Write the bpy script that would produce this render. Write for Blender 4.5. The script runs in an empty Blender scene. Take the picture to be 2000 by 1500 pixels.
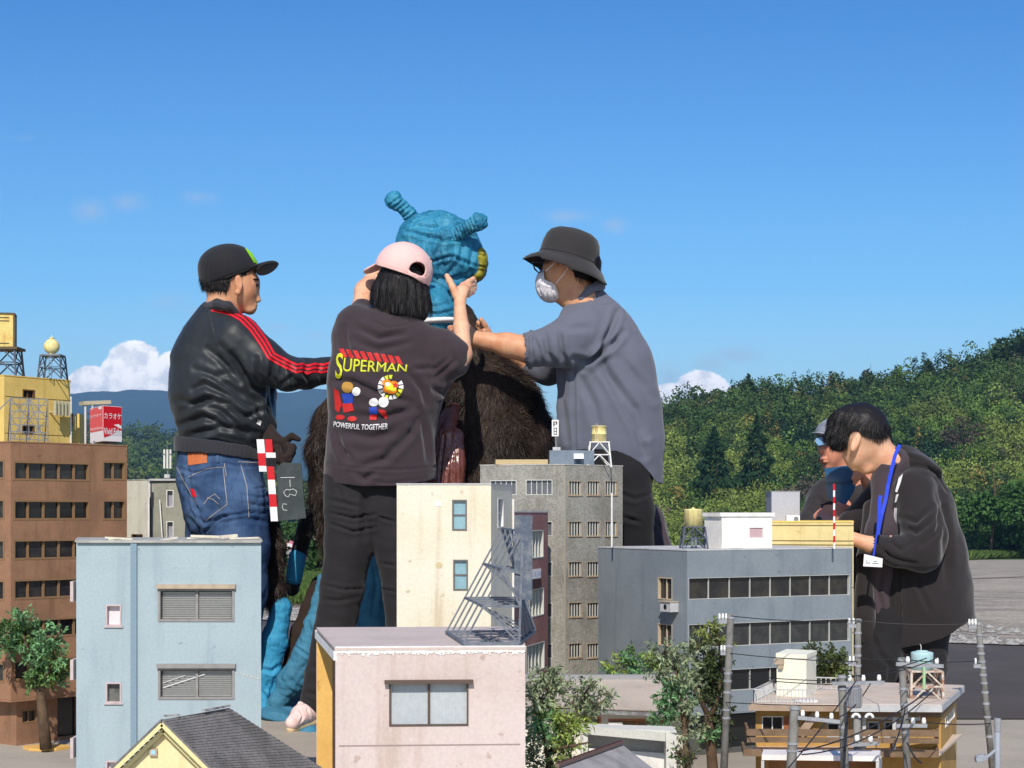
import bpy, math, random
import numpy as np
from mathutils import Vector, Matrix, noise as mnoise
from mathutils.bvhtree import BVHTree
random.seed(7); RNG = np.random.default_rng(7)
S = bpy.context.scene
COL = S.collection
R = math.radians
# ------------------------------------------------------------------ camera
FPX, CAMH, HZ = 3200.0, 0.71, 1000.0        # focal length in photo pixels, eye height, horizon row
cam = bpy.data.cameras.new('camera'); cam.sensor_width = 36; cam.lens = 36*FPX/2000
cam.shift_y = 0.125; cam.clip_start = 0.05; cam.clip_end = 20000
camo = bpy.data.objects.new('camera', cam); COL.objects.link(camo)
camo.location = (0, 0, CAMH); camo.rotation_euler = (R(90), 0, 0); S.camera = camo
# ------------------------------------------------------------------ light
SUN_EL, SUN_AZ = 41.0, -5.0                # azimuth: degrees left of straight behind the camera
sd = Vector((math.sin(R(SUN_AZ))*math.cos(R(SUN_EL)), -math.cos(R(SUN_AZ))*math.cos(R(SUN_EL)), math.sin(R(SUN_EL))))
sl = bpy.data.lights.new('sun', 'SUN'); sl.energy = 4.3; sl.angle = R(0.5); sl.color = (1.0, 0.93, 0.82)
slo = bpy.data.objects.new('sun', sl); COL.objects.link(slo)
slo.rotation_euler = (-sd).to_track_quat('-Z', 'Y').to_euler(); slo.location = (-4, -6, 8)
S.view_settings.view_transform = 'Standard'; S.view_settings.look = 'None'
S.view_settings.exposure = 0.0; S.view_settings.gamma = 1.0
wd = bpy.data.worlds.new('World'); S.world = wd; wd.use_nodes = True
NT = wd.node_tree; NT.nodes.clear()
def nd(nt, typ, **kw):
    n = nt.nodes.new(typ)
    for k, v in kw.items(): setattr(n, k, v)
    return n
def setin(n, **kw):
    for k, v in kw.items(): n.inputs[k.replace('_', ' ')].default_value = v
    return n
def mth(nt, op, a, b=None, c=None, clamp=False):
    n = nd(nt, 'ShaderNodeMath', operation=op, use_clamp=clamp)
    for i, v in enumerate((a, b, c)):
        if v is None: continue
        if isinstance(v, (int, float)): n.inputs[i].default_value = v
        else: nt.links.new(v, n.inputs[i])
    return n.outputs[0]
def mixc(nt, fac, a, b, blend='MIX'):
    n = nd(nt, 'ShaderNodeMix', data_type='RGBA', blend_type=blend)
    for i, v in ((0, fac), (6, a), (7, b)):
        if isinstance(v, (int, float)): n.inputs[i].default_value = v
        elif isinstance(v, (tuple, list)): n.inputs[i].default_value = (*v[:3], 1)
        else: nt.links.new(v, n.inputs[i])
    return n.outputs[2]
def smoothstep(nt, v, lo, hi, a=0.0, b=1.0):
    n = nd(nt, 'ShaderNodeMapRange', interpolation_type='SMOOTHSTEP')
    nt.links.new(v, n.inputs[0])
    for i, q in zip((1, 2, 3, 4), (lo, hi, a, b)): n.inputs[i].default_value = q
    return n.outputs[0]
sky = nd(NT, 'ShaderNodeTexSky', sky_type='NISHITA', sun_disc=False)
sky.sun_elevation = R(SUN_EL); sky.sun_rotation = math.atan2(sd.x, sd.y)
sky.air_density = 1.0; sky.dust_density = 0.3; sky.ozone_density = 2.5; sky.altitude = 100
SKYK = 0.145
tc = nd(NT, 'ShaderNodeTexCoord'); sep = nd(NT, 'ShaderNodeSeparateXYZ'); NT.links.new(tc.outputs['Generated'], sep.inputs[0])
ymax = mth(NT, 'MAXIMUM', sep.outputs[1], 0.02)
U = mth(NT, 'DIVIDE', sep.outputs[0], ymax); V = mth(NT, 'DIVIDE', sep.outputs[2], ymax)
cmb = nd(NT, 'ShaderNodeCombineXYZ'); NT.links.new(U, cmb.inputs[0]); NT.links.new(V, cmb.inputs[1])
nz = nd(NT, 'ShaderNodeTexNoise'); NT.links.new(cmb.outputs[0], nz.inputs['Vector'])
setin(nz, Scale=42.0, Detail=12.0, Roughness=0.7)
nz2 = nd(NT, 'ShaderNodeTexNoise'); NT.links.new(cmb.outputs[0], nz2.inputs['Vector'])
setin(nz2, Scale=70.0, Detail=6.0, Roughness=0.6)
def blobs(lst, namp, lo, hi):
    acc = None
    for (x, y, rx, ry, w) in lst:
        u0, v0 = (x-1000)/FPX, (HZ-y)/FPX
        a = mth(NT, 'DIVIDE', mth(NT, 'SUBTRACT', U, u0), rx/FPX)
        b = mth(NT, 'DIVIDE', mth(NT, 'SUBTRACT', V, v0), ry/FPX)
        d = mth(NT, 'SQRT', mth(NT, 'ADD', mth(NT, 'MULTIPLY', a, a), mth(NT, 'MULTIPLY', b, b)))
        f = mth(NT, 'MULTIPLY', mth(NT, 'SUBTRACT', 1.0, d), w)
        acc = f if acc is None else mth(NT, 'SMOOTH_MAX', acc, f, 0.12)
    nn = mth(NT, 'MULTIPLY', mth(NT, 'SUBTRACT', nz.outputs[0], 0.5), namp)
    return smoothstep(NT, mth(NT, 'ADD', acc, nn), lo, hi)
cum = blobs([(262, 700, 52, 42, 1), (235, 722, 40, 30, 1), (300, 748, 60, 45, 1), (178, 745, 48, 30, 1), (330, 722, 34, 34, 1), (150, 765, 60, 26, 1),
             (250, 770, 160, 38, 1), (1372, 752, 58, 30, 1), (1325, 775, 56, 30, 1), (1410, 775, 60, 26, 1)], 0.85, 0.0, 0.13)
wisp = blobs([(180, 412, 50, 40, 1), (245, 395, 60, 30, .8), (390, 385, 60, 22, .7), (1110, 422, 75, 24, 1), (1200, 440, 40, 26, .8),
              (1440, 695, 90, 30, 1), (1310, 735, 42, 48, 1), (1390, 710, 60, 30, 1), (320, 590, 70, 30, .6), (540, 640, 40, 16, .7), (615, 655, 36, 14, .7),
              (380, 610, 40, 18, .7), (40, 270, 70, 16, .5)], 1.3, 0.0, 1.25)
vs = mth(NT, 'MULTIPLY', V, 1.0)
tint = nd(NT, 'ShaderNodeValToRGB'); NT.links.new(mth(NT, 'MULTIPLY', mth(NT, 'MAXIMUM', vs, 0.0), 2.5), tint.inputs[0])
cr = tint.color_ramp
cr.elements[0].position = 0.0; cr.elements[0].color = (1.02, 1.07, 1.0, 1)
cr.elements[1].position = 1.0; cr.elements[1].color = (0.14, 0.51, 0.95, 1)
e = cr.elements.new(0.35); e.color = (0.47, 0.83, 1.03, 1)
tnt = mixc(NT, smoothstep(NT, sep.outputs[1], -0.3, 0.45), (0.80, 0.86, 0.92), tint.outputs[0])
skyc = mixc(NT, 1.0, sky.outputs[0], tnt, 'MULTIPLY')
skyc = mixc(NT, 1.0, skyc, (SKYK, SKYK, SKYK), 'MULTIPLY')
cshade = mixc(NT, smoothstep(NT, nz2.outputs[0], 0.36, 0.58), (1.12, 1.15, 1.2), (1.7, 1.66, 1.6))
withw = mixc(NT, mth(NT, 'MULTIPLY', wisp, 0.55), skyc, (0.56, 0.66, 0.82))
front = mth(NT, 'GREATER_THAN', sep.outputs[1], 0.05)
withc = mixc(NT, mth(NT, 'MULTIPLY', cum, front), withw, cshade)
bg = nd(NT, 'ShaderNodeBackground'); NT.links.new(withc, bg.inputs[0]); bg.inputs[1].default_value = 1.0
wo = nd(NT, 'ShaderNodeOutputWorld'); NT.links.new(bg.outputs[0], wo.inputs[0])
# ------------------------------------------------------------------ helpers
def W(px, py, Y): return Vector(((px-1000)/FPX*Y, Y, CAMH-(py-HZ)/FPX*Y))
def gz(Y): return 0.0 if Y <= 8 else -0.024*(min(Y, 120)-8)
def ZH(py, Y): return CAMH-(py-HZ)/FPX*Y
def G(px, py):                                # photo pixel -> point on the ground
    t = (py-HZ)/FPX
    Y = CAMH/t
    if Y > 8: Y = (CAMH-0.024*8)/(t-0.024)
    return Vector(((px-1000)/FPX*Y, Y, gz(Y)))
WL = {}
class MB:
    def __init__(s): s.v = []; s.f = []; s.c = None
    def add(s, vs, fs):
        b = len(s.v); s.v += [tuple(v) for v in vs]; s.f += [tuple(i+b for i in f) for f in fs]
    def quad(s, a, b, c, d): s.add([a, b, c, d], [(0, 1, 2, 3)])
    def box(s, c, sz, M=None):
        hx, hy, hz = sz[0]/2, sz[1]/2, sz[2]/2
        vs = [Vector((x, y, z)) for z in (-hz, hz) for y in (-hy, hy) for x in (-hx, hx)]
        if M is not None: vs = [M @ v for v in vs]
        c = Vector(c)
        s.add([v+c for v in vs], [(0, 2, 3, 1), (4, 5, 7, 6), (0, 1, 5, 4), (2, 6, 7, 3), (0, 4, 6, 2), (1, 3, 7, 5)])
    def bar(s, p, q, w, h=None, up=(0, 0, 1)):
        p, q = Vector(p), Vector(q); h = w if h is None else h
        d = q-p
        if d.length < 1e-9: return
        dn = d.normalized(); upv = Vector(up)
        if abs(dn.dot(upv)) > 0.98: upv = Vector((0, 1, 0))
        a = dn.cross(upv).normalized(); b = a.cross(dn).normalized()
        vs = []
        for e in (p, q):
            for (i, j) in ((-1, -1), (1, -1), (1, 1), (-1, 1)): vs.append(e+a*i*w/2+b*j*h/2)
        s.add(vs, [(0, 1, 5, 4), (1, 2, 6, 5), (2, 3, 7, 6), (3, 0, 4, 7), (3, 2, 1, 0), (4, 5, 6, 7)])
    def path(s, pts, rs, n=8, cap=True):
        pts = [Vector(p) for p in pts]
        if not hasattr(rs, '__len__'): rs = [rs]*len(pts)
        b = len(s.v); prev = None
        for i, p in enumerate(pts):
            d = (pts[min(i+1, len(pts)-1)]-pts[max(i-1, 0)])
            d = d.normalized() if d.length > 1e-9 else Vector((0, 0, 1))
            if prev is None:
                a = d.orthogonal().normalized()
            else:
                a = (prev-d*prev.dot(d)); a = a.normalized() if a.length > 1e-6 else d.orthogonal().normalized()
            prev = a; c = d.cross(a)
            for k in range(n):
                t = 2*math.pi*k/n
                s.v.append(tuple(p+(a*math.cos(t)+c*math.sin(t))*rs[i]))
        for i in range(len(pts)-1):
            for k in range(n):
                k2 = (k+1) % n
                s.f.append((b+i*n+k, b+i*n+k2, b+(i+1)*n+k2, b+(i+1)*n+k))
        if cap:
            s.f.append(tuple(b+k for k in reversed(range(n)))); s.f.append(tuple(b+(len(pts)-1)*n+k for k in range(n)))
    def tube(s, p, q, r0, r1=None, n=10): s.path([p, q], [r0, r0 if r1 is None else r1], n)
    def prism(s, poly, z0, z1):               # poly: list of (x, y)
        n = len(poly); a = sum(poly[i][0]*poly[(i+1) % n][1]-poly[(i+1) % n][0]*poly[i][1] for i in range(n))
        if a < 0: poly = poly[::-1]
        vs = [(x, y, z0) for x, y in poly]+[(x, y, z1) for x, y in poly]
        s.add(vs, [tuple(range(n))[::-1], tuple(range(n, 2*n))]+[(i, (i+1) % n, (i+1) % n+n, i+n) for i in range(n)])
    def lathe(s, c, prof, n=20):              # prof: (r, z) list
        b = len(s.v); c = Vector(c)
        for r, z in prof:
            for k in range(n):
                t = 2*math.pi*k/n; s.v.append((c.x+r*math.cos(t), c.y+r*math.sin(t), c.z+z))
        for i in range(len(prof)-1):
            for k in range(n):
                k2 = (k+1) % n; s.f.append((b+i*n+k, b+i*n+k2, b+(i+1)*n+k2, b+(i+1)*n+k))
        s.f.append(tuple(b+k for k in reversed(range(n)))); s.f.append(tuple(b+(len(prof)-1)*n+k for k in range(n)))
def wl(p): return WL.get(p.name, Vector((0, 0, 0))) if p is not None else Vector((0, 0, 0))
def link(name, me, mat, parent=None, smooth=False, label=None):
    o = bpy.data.objects.new(name, me); COL.objects.link(o)
    if mat is not None and not me.materials: me.materials.append(mat)
    if smooth: me.polygons.foreach_set('use_smooth', [True]*len(me.polygons))
    if parent is not None: o.parent = parent; WL[o.name] = wl(parent)
    if label: o['label'] = label
    return o
def build(name, mb, mat, parent=None, smooth=False, label=None):
    off = wl(parent); me = bpy.data.meshes.new(name)
    if isinstance(mb, MB): v = np.array(mb.v, dtype=np.float64).reshape(-1, 3); f = mb.f
    else: v, f = mb
    v = np.asarray(v)-np.array(off)
    me.from_pydata(v.tolist() if len(v) < 20000 else v, [], f if isinstance(f, list) else f.tolist()); me.update()
    return link(name, me, mat, parent, smooth, label)
def thing(name, label, cat, loc=(0, 0, 0), group=None):
    o = bpy.data.objects.new(name, None); COL.objects.link(o); o.location = loc; o.empty_display_size = 0.05
    WL[o.name] = Vector(loc); o['label'] = label; o['category'] = cat
    if group: o['group'] = group
    return o
def tag(o, label=None, cat=None, group=None, kind=None):
    if label: o['label'] = label
    if cat: o['category'] = cat
    if group: o['group'] = group
    if kind: o['kind'] = kind
    return o
def solo(name, mb, mat, label, cat, base, group=None, smooth=False):      # a thing that is one mesh, origin at its base
    e = Vector(base); me = bpy.data.meshes.new(name)
    v = np.array(mb.v)-np.array(e); me.from_pydata(v.tolist(), [], mb.f); me.update()
    o = link(name, me, mat, None, smooth); o.location = e; WL[o.name] = e
    return tag(o, label, cat, group)
def copy_tree(o, parent=None):
    c = o.copy(); COL.objects.link(c)
    if parent is not None: c.parent = parent
    for ch in list(o.children): copy_tree(ch, c)
    return c
# ------------------------------------------------------------------ materials
def srgb(r, g, b):
    f = lambda c: (c/255/12.92) if c/255 <= 0.04045 else ((c/255+0.055)/1.055)**2.4
    return (f(r), f(g), f(b))
MATS = {}
def mat(name, col=None, rough=0.7, col2=None, amt=0.4, scale=8, streak=None, sk=0.3, bump=0.15, bscale=60, spec=0.3, metal=0, fine=0.05, trans=0, alpha=1, sheen=0, attr=None, wave=None):
    if name in MATS: return MATS[name]
    m = bpy.data.materials.new(name); m.use_nodes = True; nt = m.node_tree; b = nt.nodes['Principled BSDF']
    b.inputs['Roughness'].default_value = rough; b.inputs['Metallic'].default_value = metal
    b.inputs['Specular IOR Level'].default_value = spec
    if sheen: b.inputs['Sheen Weight'].default_value = sheen
    if trans: b.inputs['Transmission Weight'].default_value = trans
    b.inputs['Alpha'].default_value = alpha
    t = nd(nt, 'ShaderNodeTexCoord')
    def nse(sc, det=5, vec=None, r=0.6):
        n = nd(nt, 'ShaderNodeTexNoise'); setin(n, Scale=sc, Detail=det, Roughness=r)
        nt.links.new(vec if vec is not None else t.outputs['Object'], n.inputs['Vector']); return n.outputs[0]
    base = (*col, 1)
    if attr:
        a = nd(nt, 'ShaderNodeAttribute', attribute_name=attr); c = a.outputs[0]
    else:
        c = mixc(nt, 0.0, col, col)
    if col2 is not None:
        c = mixc(nt, mth(nt, 'MULTIPLY', smoothstep(nt, nse(scale), 0.4, 0.68), amt), c, col2)
    if streak is not None:
        mp = nd(nt, 'ShaderNodeMapping'); mp.inputs['Scale'].default_value = (1, 1, 0.09); nt.links.new(t.outputs['Object'], mp.inputs[0])
        c = mixc(nt, mth(nt, 'MULTIPLY', smoothstep(nt, nse(scale*4, 6, mp.outputs[0]), 0.5, 0.72), sk), c, streak)
    if streak is not None and sk >= .3:
        c = mixc(nt, mth(nt, 'MULTIPLY', smoothstep(nt, nse(scale*7, 4), 0.655, 0.70), .55), c, tuple(q*.9 for q in streak))
    if fine:
        f = nse(bscale*2, 3); g = smoothstep(nt, f, 0.3, 0.7, 1-fine, 1+fine)
        v = nd(nt, 'ShaderNodeCombineColor')
        for i in range(3): nt.links.new(g, v.inputs[i])
        c = mixc(nt, 1.0, c, v.outputs[0], 'MULTIPLY')
    nt.links.new(c, b.inputs['Base Color'])
    if bump:
        bn = nd(nt, 'ShaderNodeBump'); bn.inputs['Strength'].default_value = bump*.5; bn.inputs['Distance'].default_value = 0.3/bscale
        nt.links.new(nse(bscale, 6), bn.inputs['Height']); last = bn
        nt.links.new(bn.outputs[0], b.inputs['Normal'])
    if wave:
        wv = nd(nt, 'ShaderNodeTexWave', bands_direction=wave[0]); setin(wv, Scale=wave[1], Distortion=wave[3] if len(wave) > 3 else 0.0)
        nt.links.new(t.outputs['Object'], wv.inputs['Vector'])
        b2 = nd(nt, 'ShaderNodeBump'); b2.inputs['Strength'].default_value = wave[2]; b2.inputs['Distance'].default_value = 0.1/wave[1]
        nt.links.new(wv.outputs[1], b2.inputs['Height'])
        if bump: nt.links.new(last.outputs[0], b2.inputs['Normal'])
        nt.links.new(b2.outputs[0], b.inputs['Normal'])
    MATS[name] = m; return m
# ------------------------------------------------------------------ facades
class Face:                                    # a vertical wall plane from A to B (left to right seen from outside)
    def __init__(s, A, B):
        s.A = Vector(A[:2]); s.B = Vector(B[:2]); s.L = (s.B-s.A).length; s.d = (s.B-s.A)/s.L; s.n = Vector((s.d.y, -s.d.x))
    def s_of(s, px): m = (px-1000)/FPX; return (m*s.A.y-s.A.x)/(s.d.x-m*s.d.y)
    def Y(s, t): return s.A.y+t*s.d.y
    def rect(s, x0, y0, x1, y1): a, b = s.s_of(x0), s.s_of(x1); Y = s.Y(a); return (a, b, ZH(y1, Y), ZH(y0, Y))
    def p(s, t, z, o=0.0): q = s.A+s.d*t+s.n*o; return Vector((q.x, q.y, z))
    def sheet(s, mb, z0, z1, ops=(), t=0.012, s0=None, s1=None, o=0):
        s0 = 0.0 if s0 is None else s0; s1 = s.L if s1 is None else s1
        ss = sorted({round(v, 5) for q in ops for v in q[:2] if s0 < v < s1} | {s0, s1})
        zs = sorted({round(v, 5) for q in ops for v in q[2:4] if z0 < v < z1} | {z0, z1})
        for i in range(len(ss)-1):
            for j in range(len(zs)-1):
                cs, cz = (ss[i]+ss[i+1])/2, (zs[j]+zs[j+1])/2
                if any(q[0] < cs < q[1] and q[2] < cz < q[3] for q in ops): continue
                mb.quad(s.p(ss[i], zs[j], o), s.p(ss[i+1], zs[j], o), s.p(ss[i+1], zs[j+1], o), s.p(ss[i], zs[j+1], o))
        for (a, b, c, d) in [q[:4] for q in ops]:
            c2, d2 = max(c, z0), min(d, z1)
            mb.quad(s.p(a, c2, o), s.p(a, d2, o), s.p(a, d2, o-t), s.p(a, c2, o-t)); mb.quad(s.p(b, c2, o), s.p(b, c2, o-t), s.p(b, d2, o-t), s.p(b, d2, o))
            mb.quad(s.p(a, d2, o), s.p(b, d2, o), s.p(b, d2, o-t), s.p(a, d2, o-t)); mb.quad(s.p(a, c2, o), s.p(a, c2, o-t), s.p(b, c2, o-t), s.p(b, c2, o))
    def fbox(s, mb, a, b, c, d, o0, o1):       # box on the wall: s range, z range, offsets
        P = [s.p(x, z, o) for o in (o0, o1) for z in (c, d) for x in (a, b)]
        mb.add(P, [(0, 1, 3, 2), (4, 6, 7, 5), (0, 4, 5, 1), (2, 3, 7, 6), (0, 2, 6, 4), (1, 5, 7, 3)])
def window(par, F, q, fm, gm, cols=2, rows=1, fw=0.003, t=0.010, sill=None, proud=0.001, mull=None, o=0, label=None, bw=None):
    a, b, c, d = q[:4]; mb = MB(); mw = mull or fw
    F.fbox(mb, a, a+fw, c, d, o-t+.001, o+proud); F.fbox(mb, b-fw, b, c, d, o-t+.001, o+proud)
    F.fbox(mb, a+fw, b-fw, c, c+fw, o-t+.001, o+proud); F.fbox(mb, a+fw, b-fw, d-fw, d, o-t+.001, o+proud)
    for i in range(1, cols):
        x = a+(b-a)*i/cols; F.fbox(mb, x-mw/2, x+mw/2, c+fw, d-fw, o-t+.001, o-t*0.45)
    for i in range(1, rows):
        z = c+(d-c)*i/rows; F.fbox(mb, a+fw, b-fw, z-mw/2, z+mw/2, o-t+.0012, o-t*0.5)
    w = build('window', mb, fm, par, label=label)
    g = MB(); F.fbox(g, a+.0005, b-.0005, c+.0005, d-.0005, o-t-.001, o-t+.0005); build('pane', g, (random.choice(M_glass2) if gm.name == 'dark_glass' else gm), w)
    if sill:
        k = MB(); F.fbox(k, a-sill[0], b+sill[0], c-sill[1], c-.0003, o-.001, o+sill[2]); build('sill', k, fm, w)
    return w
def foot3(A, B, C): A, B, C = Vector(A), Vector(B), Vector(C); return [A, B, C, A+C-B]
def P2(px, Y): return Vector(((px-1000)/FPX*Y, Y))
# ------------------------------------------------------------------ ground
M_conc = mat('concrete_yard', srgb(176, 166, 152), .9, srgb(148, 139, 128), .7, 1.2, srgb(120, 116, 110), .15, .25, 40)
M_asph = mat('asphalt', srgb(80, 73, 69), .92, srgb(94, 87, 82), .8, .9, None, 0, .5, 90, fine=.25)
M_grav = mat('gravel', srgb(172, 160, 144), .95, srgb(124, 116, 106), .8, 1.3, None, 0, 1.0, 14, fine=.35)
M_grassb = mat('grass_soil', srgb(84, 104, 46), .95, srgb(60, 84, 34), .8, 2, None, 0, .6, 10, fine=.3)
M_line = mat('road_paint', srgb(225, 225, 225), .7, srgb(150, 150, 150), .6, 6)
def sheet(name, poly, dz, m, n=1):
    mb = MB(); mb.add([(p.x, p.y, gz(p.y)+dz) for p in poly], [tuple(range(len(poly)))]); o = build(name, mb, m); o['kind'] = 'structure'; return o
mb = MB(); ys = [-6, 8, 120, 600, 6000]
for a, b in zip(ys, ys[1:]):
    xa, xb = (30+a*1.2 if a > 0 else 30), 30+b*1.2
    mb.quad((-xa, a, gz(a)), (xa, a, gz(a)), (xb, b, gz(b)), (-xb, b, gz(b)))
build('ground', mb, M_conc)['kind'] = 'structure'
aL, aR = G(540, 1213), G(2000, 1262)
def ext(p, q, t): return p+(q-p)*t
def sheet2(name, near, far, dz, m, Ys=(8.0,)):   # strip between two lines, cut where the ground bends at 8 m
    mb = MB(); A, B = near; D, C = far
    pts = [A, B, C, D]
    lo = [p for p in pts]
    def clip(poly, Yc, keep):
        out = []
        for i in range(len(poly)):
            p, q = poly[i], poly[(i+1) % len(poly)]; ip, iq = (p.y <= Yc) == keep, (q.y <= Yc) == keep
            if ip: out.append(p)
            if ip != iq: t = (Yc-p.y)/(q.y-p.y); out.append(p+(q-p)*t)
        return out
    for poly in (clip(pts, 8.0, True), clip(pts, 8.0, False)):
        if len(poly) > 2: mb.add([(p.x, p.y, gz(p.y)+dz) for p in poly], [tuple(range(len(poly)))])
    build(name, mb, m)['kind'] = 'structure'
near = (Vector((-9, 5.62, 0)), Vector((9, 5.58, 0)))
fL, fR = ext(aL, aR, -1.2), ext(aL, aR, 1.8)
sheet2('road', near, (fL, fR), .004, M_asph)
gL, gR = G(540, 1190), G(1880, 1094)
ap, gr2 = ext(gL, gR, -.025), ext(gL, gR, 1.03)
def ngon(name, pts, dz, m):
    mb = MB(); mb.add([(p[0], p[1], gz(p[1])+dz) for p in pts], [tuple(range(len(pts)))]); build(name, mb, m)['kind'] = 'structure'
tt = (8.001-fL.y)/(fR.y-fL.y); c8 = ext(fL, fR, tt)
ngon('gravel', [ap-Vector((.6, -.3, 0)), ext(fL, fR, .27), c8, (60, 8.001), (60, 80), (60, 104), gr2], .008, M_grav)
ngon('verge', [(-90, 13.2), (fL.x, fL.y), ext(fL, fR, .27), ap, gr2, (160, gr2.y), (160, 119.9), (-160, 119.9), (-160, 14)], .006, M_grassb)
d = (fR-fL).normalized(); nrm = Vector((-d.y, d.x, 0))
for k, (off, t0, t1) in enumerate(((-.10, .1, .62), (-.0, 0, 0))):
    if t1 <= t0: continue
    p, q = ext(fL, fR, t0)+nrm*off, ext(fL, fR, t1)+nrm*off
    mb = MB(); mb.add([(v.x, v.y, gz(v.y)+.016) for v in (p, q, q+nrm*.07, p+nrm*.07)], [(0, 1, 2, 3)]); build('road_marking', mb, M_line)['kind'] = 'structure'
p, q = G(300, 1268), G(640, 1269)
mb = MB(); mb.add([(v.x, v.y, gz(v.y)+.016) for v in (p, q, q+Vector((0, .13, 0)), p+Vector((0, .13, 0)))], [(0, 1, 2, 3)]); build('road_marking', mb, M_line)['kind'] = 'structure'
# loose stones along the edge of the gravel
mb = MB(); icv = [Vector(v) for v in ((0, 0, 1), (1, 0, 0), (0, 1, 0), (-1, 0, 0), (0, -1, 0), (0, 0, -.6))]; icf = [(0, 1, 2), (0, 2, 3), (0, 3, 4), (0, 4, 1), (5, 2, 1), (5, 3, 2), (5, 4, 3), (5, 1, 4)]
for i in range(2600):
    t = random.random(); k = random.random()**2.2
    p = ext(fL, fR, t)+nrm*(k*2.2-.06)
    r = random.uniform(.012, .035)*(1.3 if k < .1 else 1); a = random.random()*6.28
    mb.add([Vector((p.x+r*(v.x*math.cos(a)-v.y*math.sin(a))*1.3, p.y+r*(v.x*math.sin(a)+v.y*math.cos(a)), gz(p.y)+.012+r*.6*v.z)) for v in icv], icf)
tag(build('pebbles', mb, mat('pebble', srgb(165, 162, 158), .9, srgb(105, 103, 102), 1, 30)), 'loose grey stones along the asphalt edge', 'gravel', kind='stuff')
# ------------------------------------------------------------------ foliage tools
def set_col(me, cols):                           # cols: (nface, 3)
    ca = me.color_attributes.new('Col', 'FLOAT_COLOR', 'CORNER')
    tot = np.zeros(len(me.polygons), dtype=np.int32); me.polygons.foreach_get('loop_total', tot)
    c = np.repeat(np.hstack([cols, np.ones((len(cols), 1))]), tot, axis=0)
    ca.data.foreach_set('color', c.astype(np.float32).ravel())
def leafcards(P, D, L, Wd, cols, droop=.3, N=None):      # pointed leaf faces at points P along D; N: facing
    n = len(P); D = D/np.linalg.norm(D, axis=1)[:, None]
    if N is not None:
        N = N/np.linalg.norm(N, axis=1)[:, None]+RNG.normal(size=(n, 3))*.35; D = np.cross(N, RNG.normal(size=(n, 3))); D /= np.linalg.norm(D, axis=1)[:, None]
        s = np.cross(N, D)
    else: s = np.cross(D, RNG.normal(size=(n, 3)))
    s /= np.linalg.norm(s, axis=1)[:, None]
    L = np.asarray(L).reshape(-1, 1); Wd = np.asarray(Wd).reshape(-1, 1)
    up = np.cross(s, D)
    mid = P+D*L*.45+up*L*.12; tip = P+D*L-np.array([0, 0, 1])*L*droop*.5
    V = np.stack([P, mid+s*Wd, tip, mid-s*Wd], axis=1).reshape(-1, 3)
    Fc = np.arange(4*n).reshape(-1, 4)
    return V, Fc, cols
def mesh_np(name, V, Fc, mat_, parent=None, cols=None, smooth=False, label=None):
    off = np.array(wl(parent)); me = bpy.data.meshes.new(name); V = V-off
    me.vertices.add(len(V)); me.vertices.foreach_set('co', V.astype(np.float32).ravel())
    k = Fc.shape[1]; me.loops.add(Fc.size); me.loops.foreach_set('vertex_index', Fc.astype(np.int32).ravel())
    me.polygons.add(len(Fc)); me.polygons.foreach_set('loop_start', (np.arange(len(Fc))*k).astype(np.int32))
    try: me.polygons.foreach_set('loop_total', np.full(len(Fc), k, dtype=np.int32))
    except Exception: pass
    me.update(calc_edges=True); me.validate()
    if cols is not None: set_col(me, cols)
    return link(name, me, mat_, parent, smooth, label)
def leafmat(name, rough=.6, tl=.25):
    m = bpy.data.materials.new(name); m.use_nodes = True; nt = m.node_tree; b = nt.nodes['Principled BSDF']
    a = nd(nt, 'ShaderNodeAttribute', attribute_name='Col'); nt.links.new(a.outputs[0], b.inputs['Base Color'])
    b.inputs['Roughness'].default_value = rough; b.inputs['Specular IOR Level'].default_value = .3
    t = nd(nt, 'ShaderNodeBsdfTranslucent'); nt.links.new(a.outputs[0], t.inputs[0]); mx = nd(nt, 'ShaderNodeMixShader'); mx.inputs[0].default_value = tl
    nt.links.new(b.outputs[0], mx.inputs[1]); nt.links.new(t.outputs[0], mx.inputs[2]); nt.links.new(mx.outputs[0], nt.nodes['Material Output'].inputs[0]); return m
M_leaf = leafmat('model_leaf'); M_far = leafmat('far_leaf', .9, .15); M_grass = leafmat('grass_blade', .7, .3)
M_bark = mat('bark', srgb(104, 84, 66), .9, srgb(66, 52, 40), .8, 20, None, 0, .6, 60)
# ------------------------------------------------------------------ hills and forest
def interp(pts, x):
    xs = [p[0] for p in pts]; return float(np.interp(x, xs, [p[1] for p in pts]))
M_hill = mat('hill_soil', (.018, .03, .012), 1, (.03, .04, .015), .8, .05, None, 0, 0, 1, fine=0)
def terrain(name, sky_, Yb, Yt, yb, x0, x1, nx=60, ny=14, rough=0.0, m=M_hill, pw=1.0, seed=0):
    V = []; Fc = []
    for j in range(ny+1):
        t = j/ny
        for i in range(nx+1):
            px = x0+(x1-x0)*i/nx; Y = Yb+(Yt-Yb)*t
            py = yb+(interp(sky_, px)-yb)*(t**pw)
            w = W(px, py, Y)
            if rough: w.z += rough*(mnoise.fractal(Vector((w.x/ (Yt*.05), w.y/(Yt*.05), seed)), 1.0, 2.0, 5))*min(1, 4*t)
            V.append(w)
    for j in range(ny):
        for i in range(nx): a = j*(nx+1)+i; Fc.append((a, a+1, a+nx+2, a+nx+1))
    b = len(V)                                   # back slope down behind the ridge
    for i in range(nx+1): q = V[ny*(nx+1)+i]; V.append(Vector((q.x, q.y*1.25, -4)))
    for i in range(nx): a = ny*(nx+1)+i; Fc.append((a, a+1, b+i+1, b+i))
    o = build(name, (np.array([list(v) for v in V]), Fc), m, smooth=True); o['kind'] = 'structure'; return o
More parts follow.
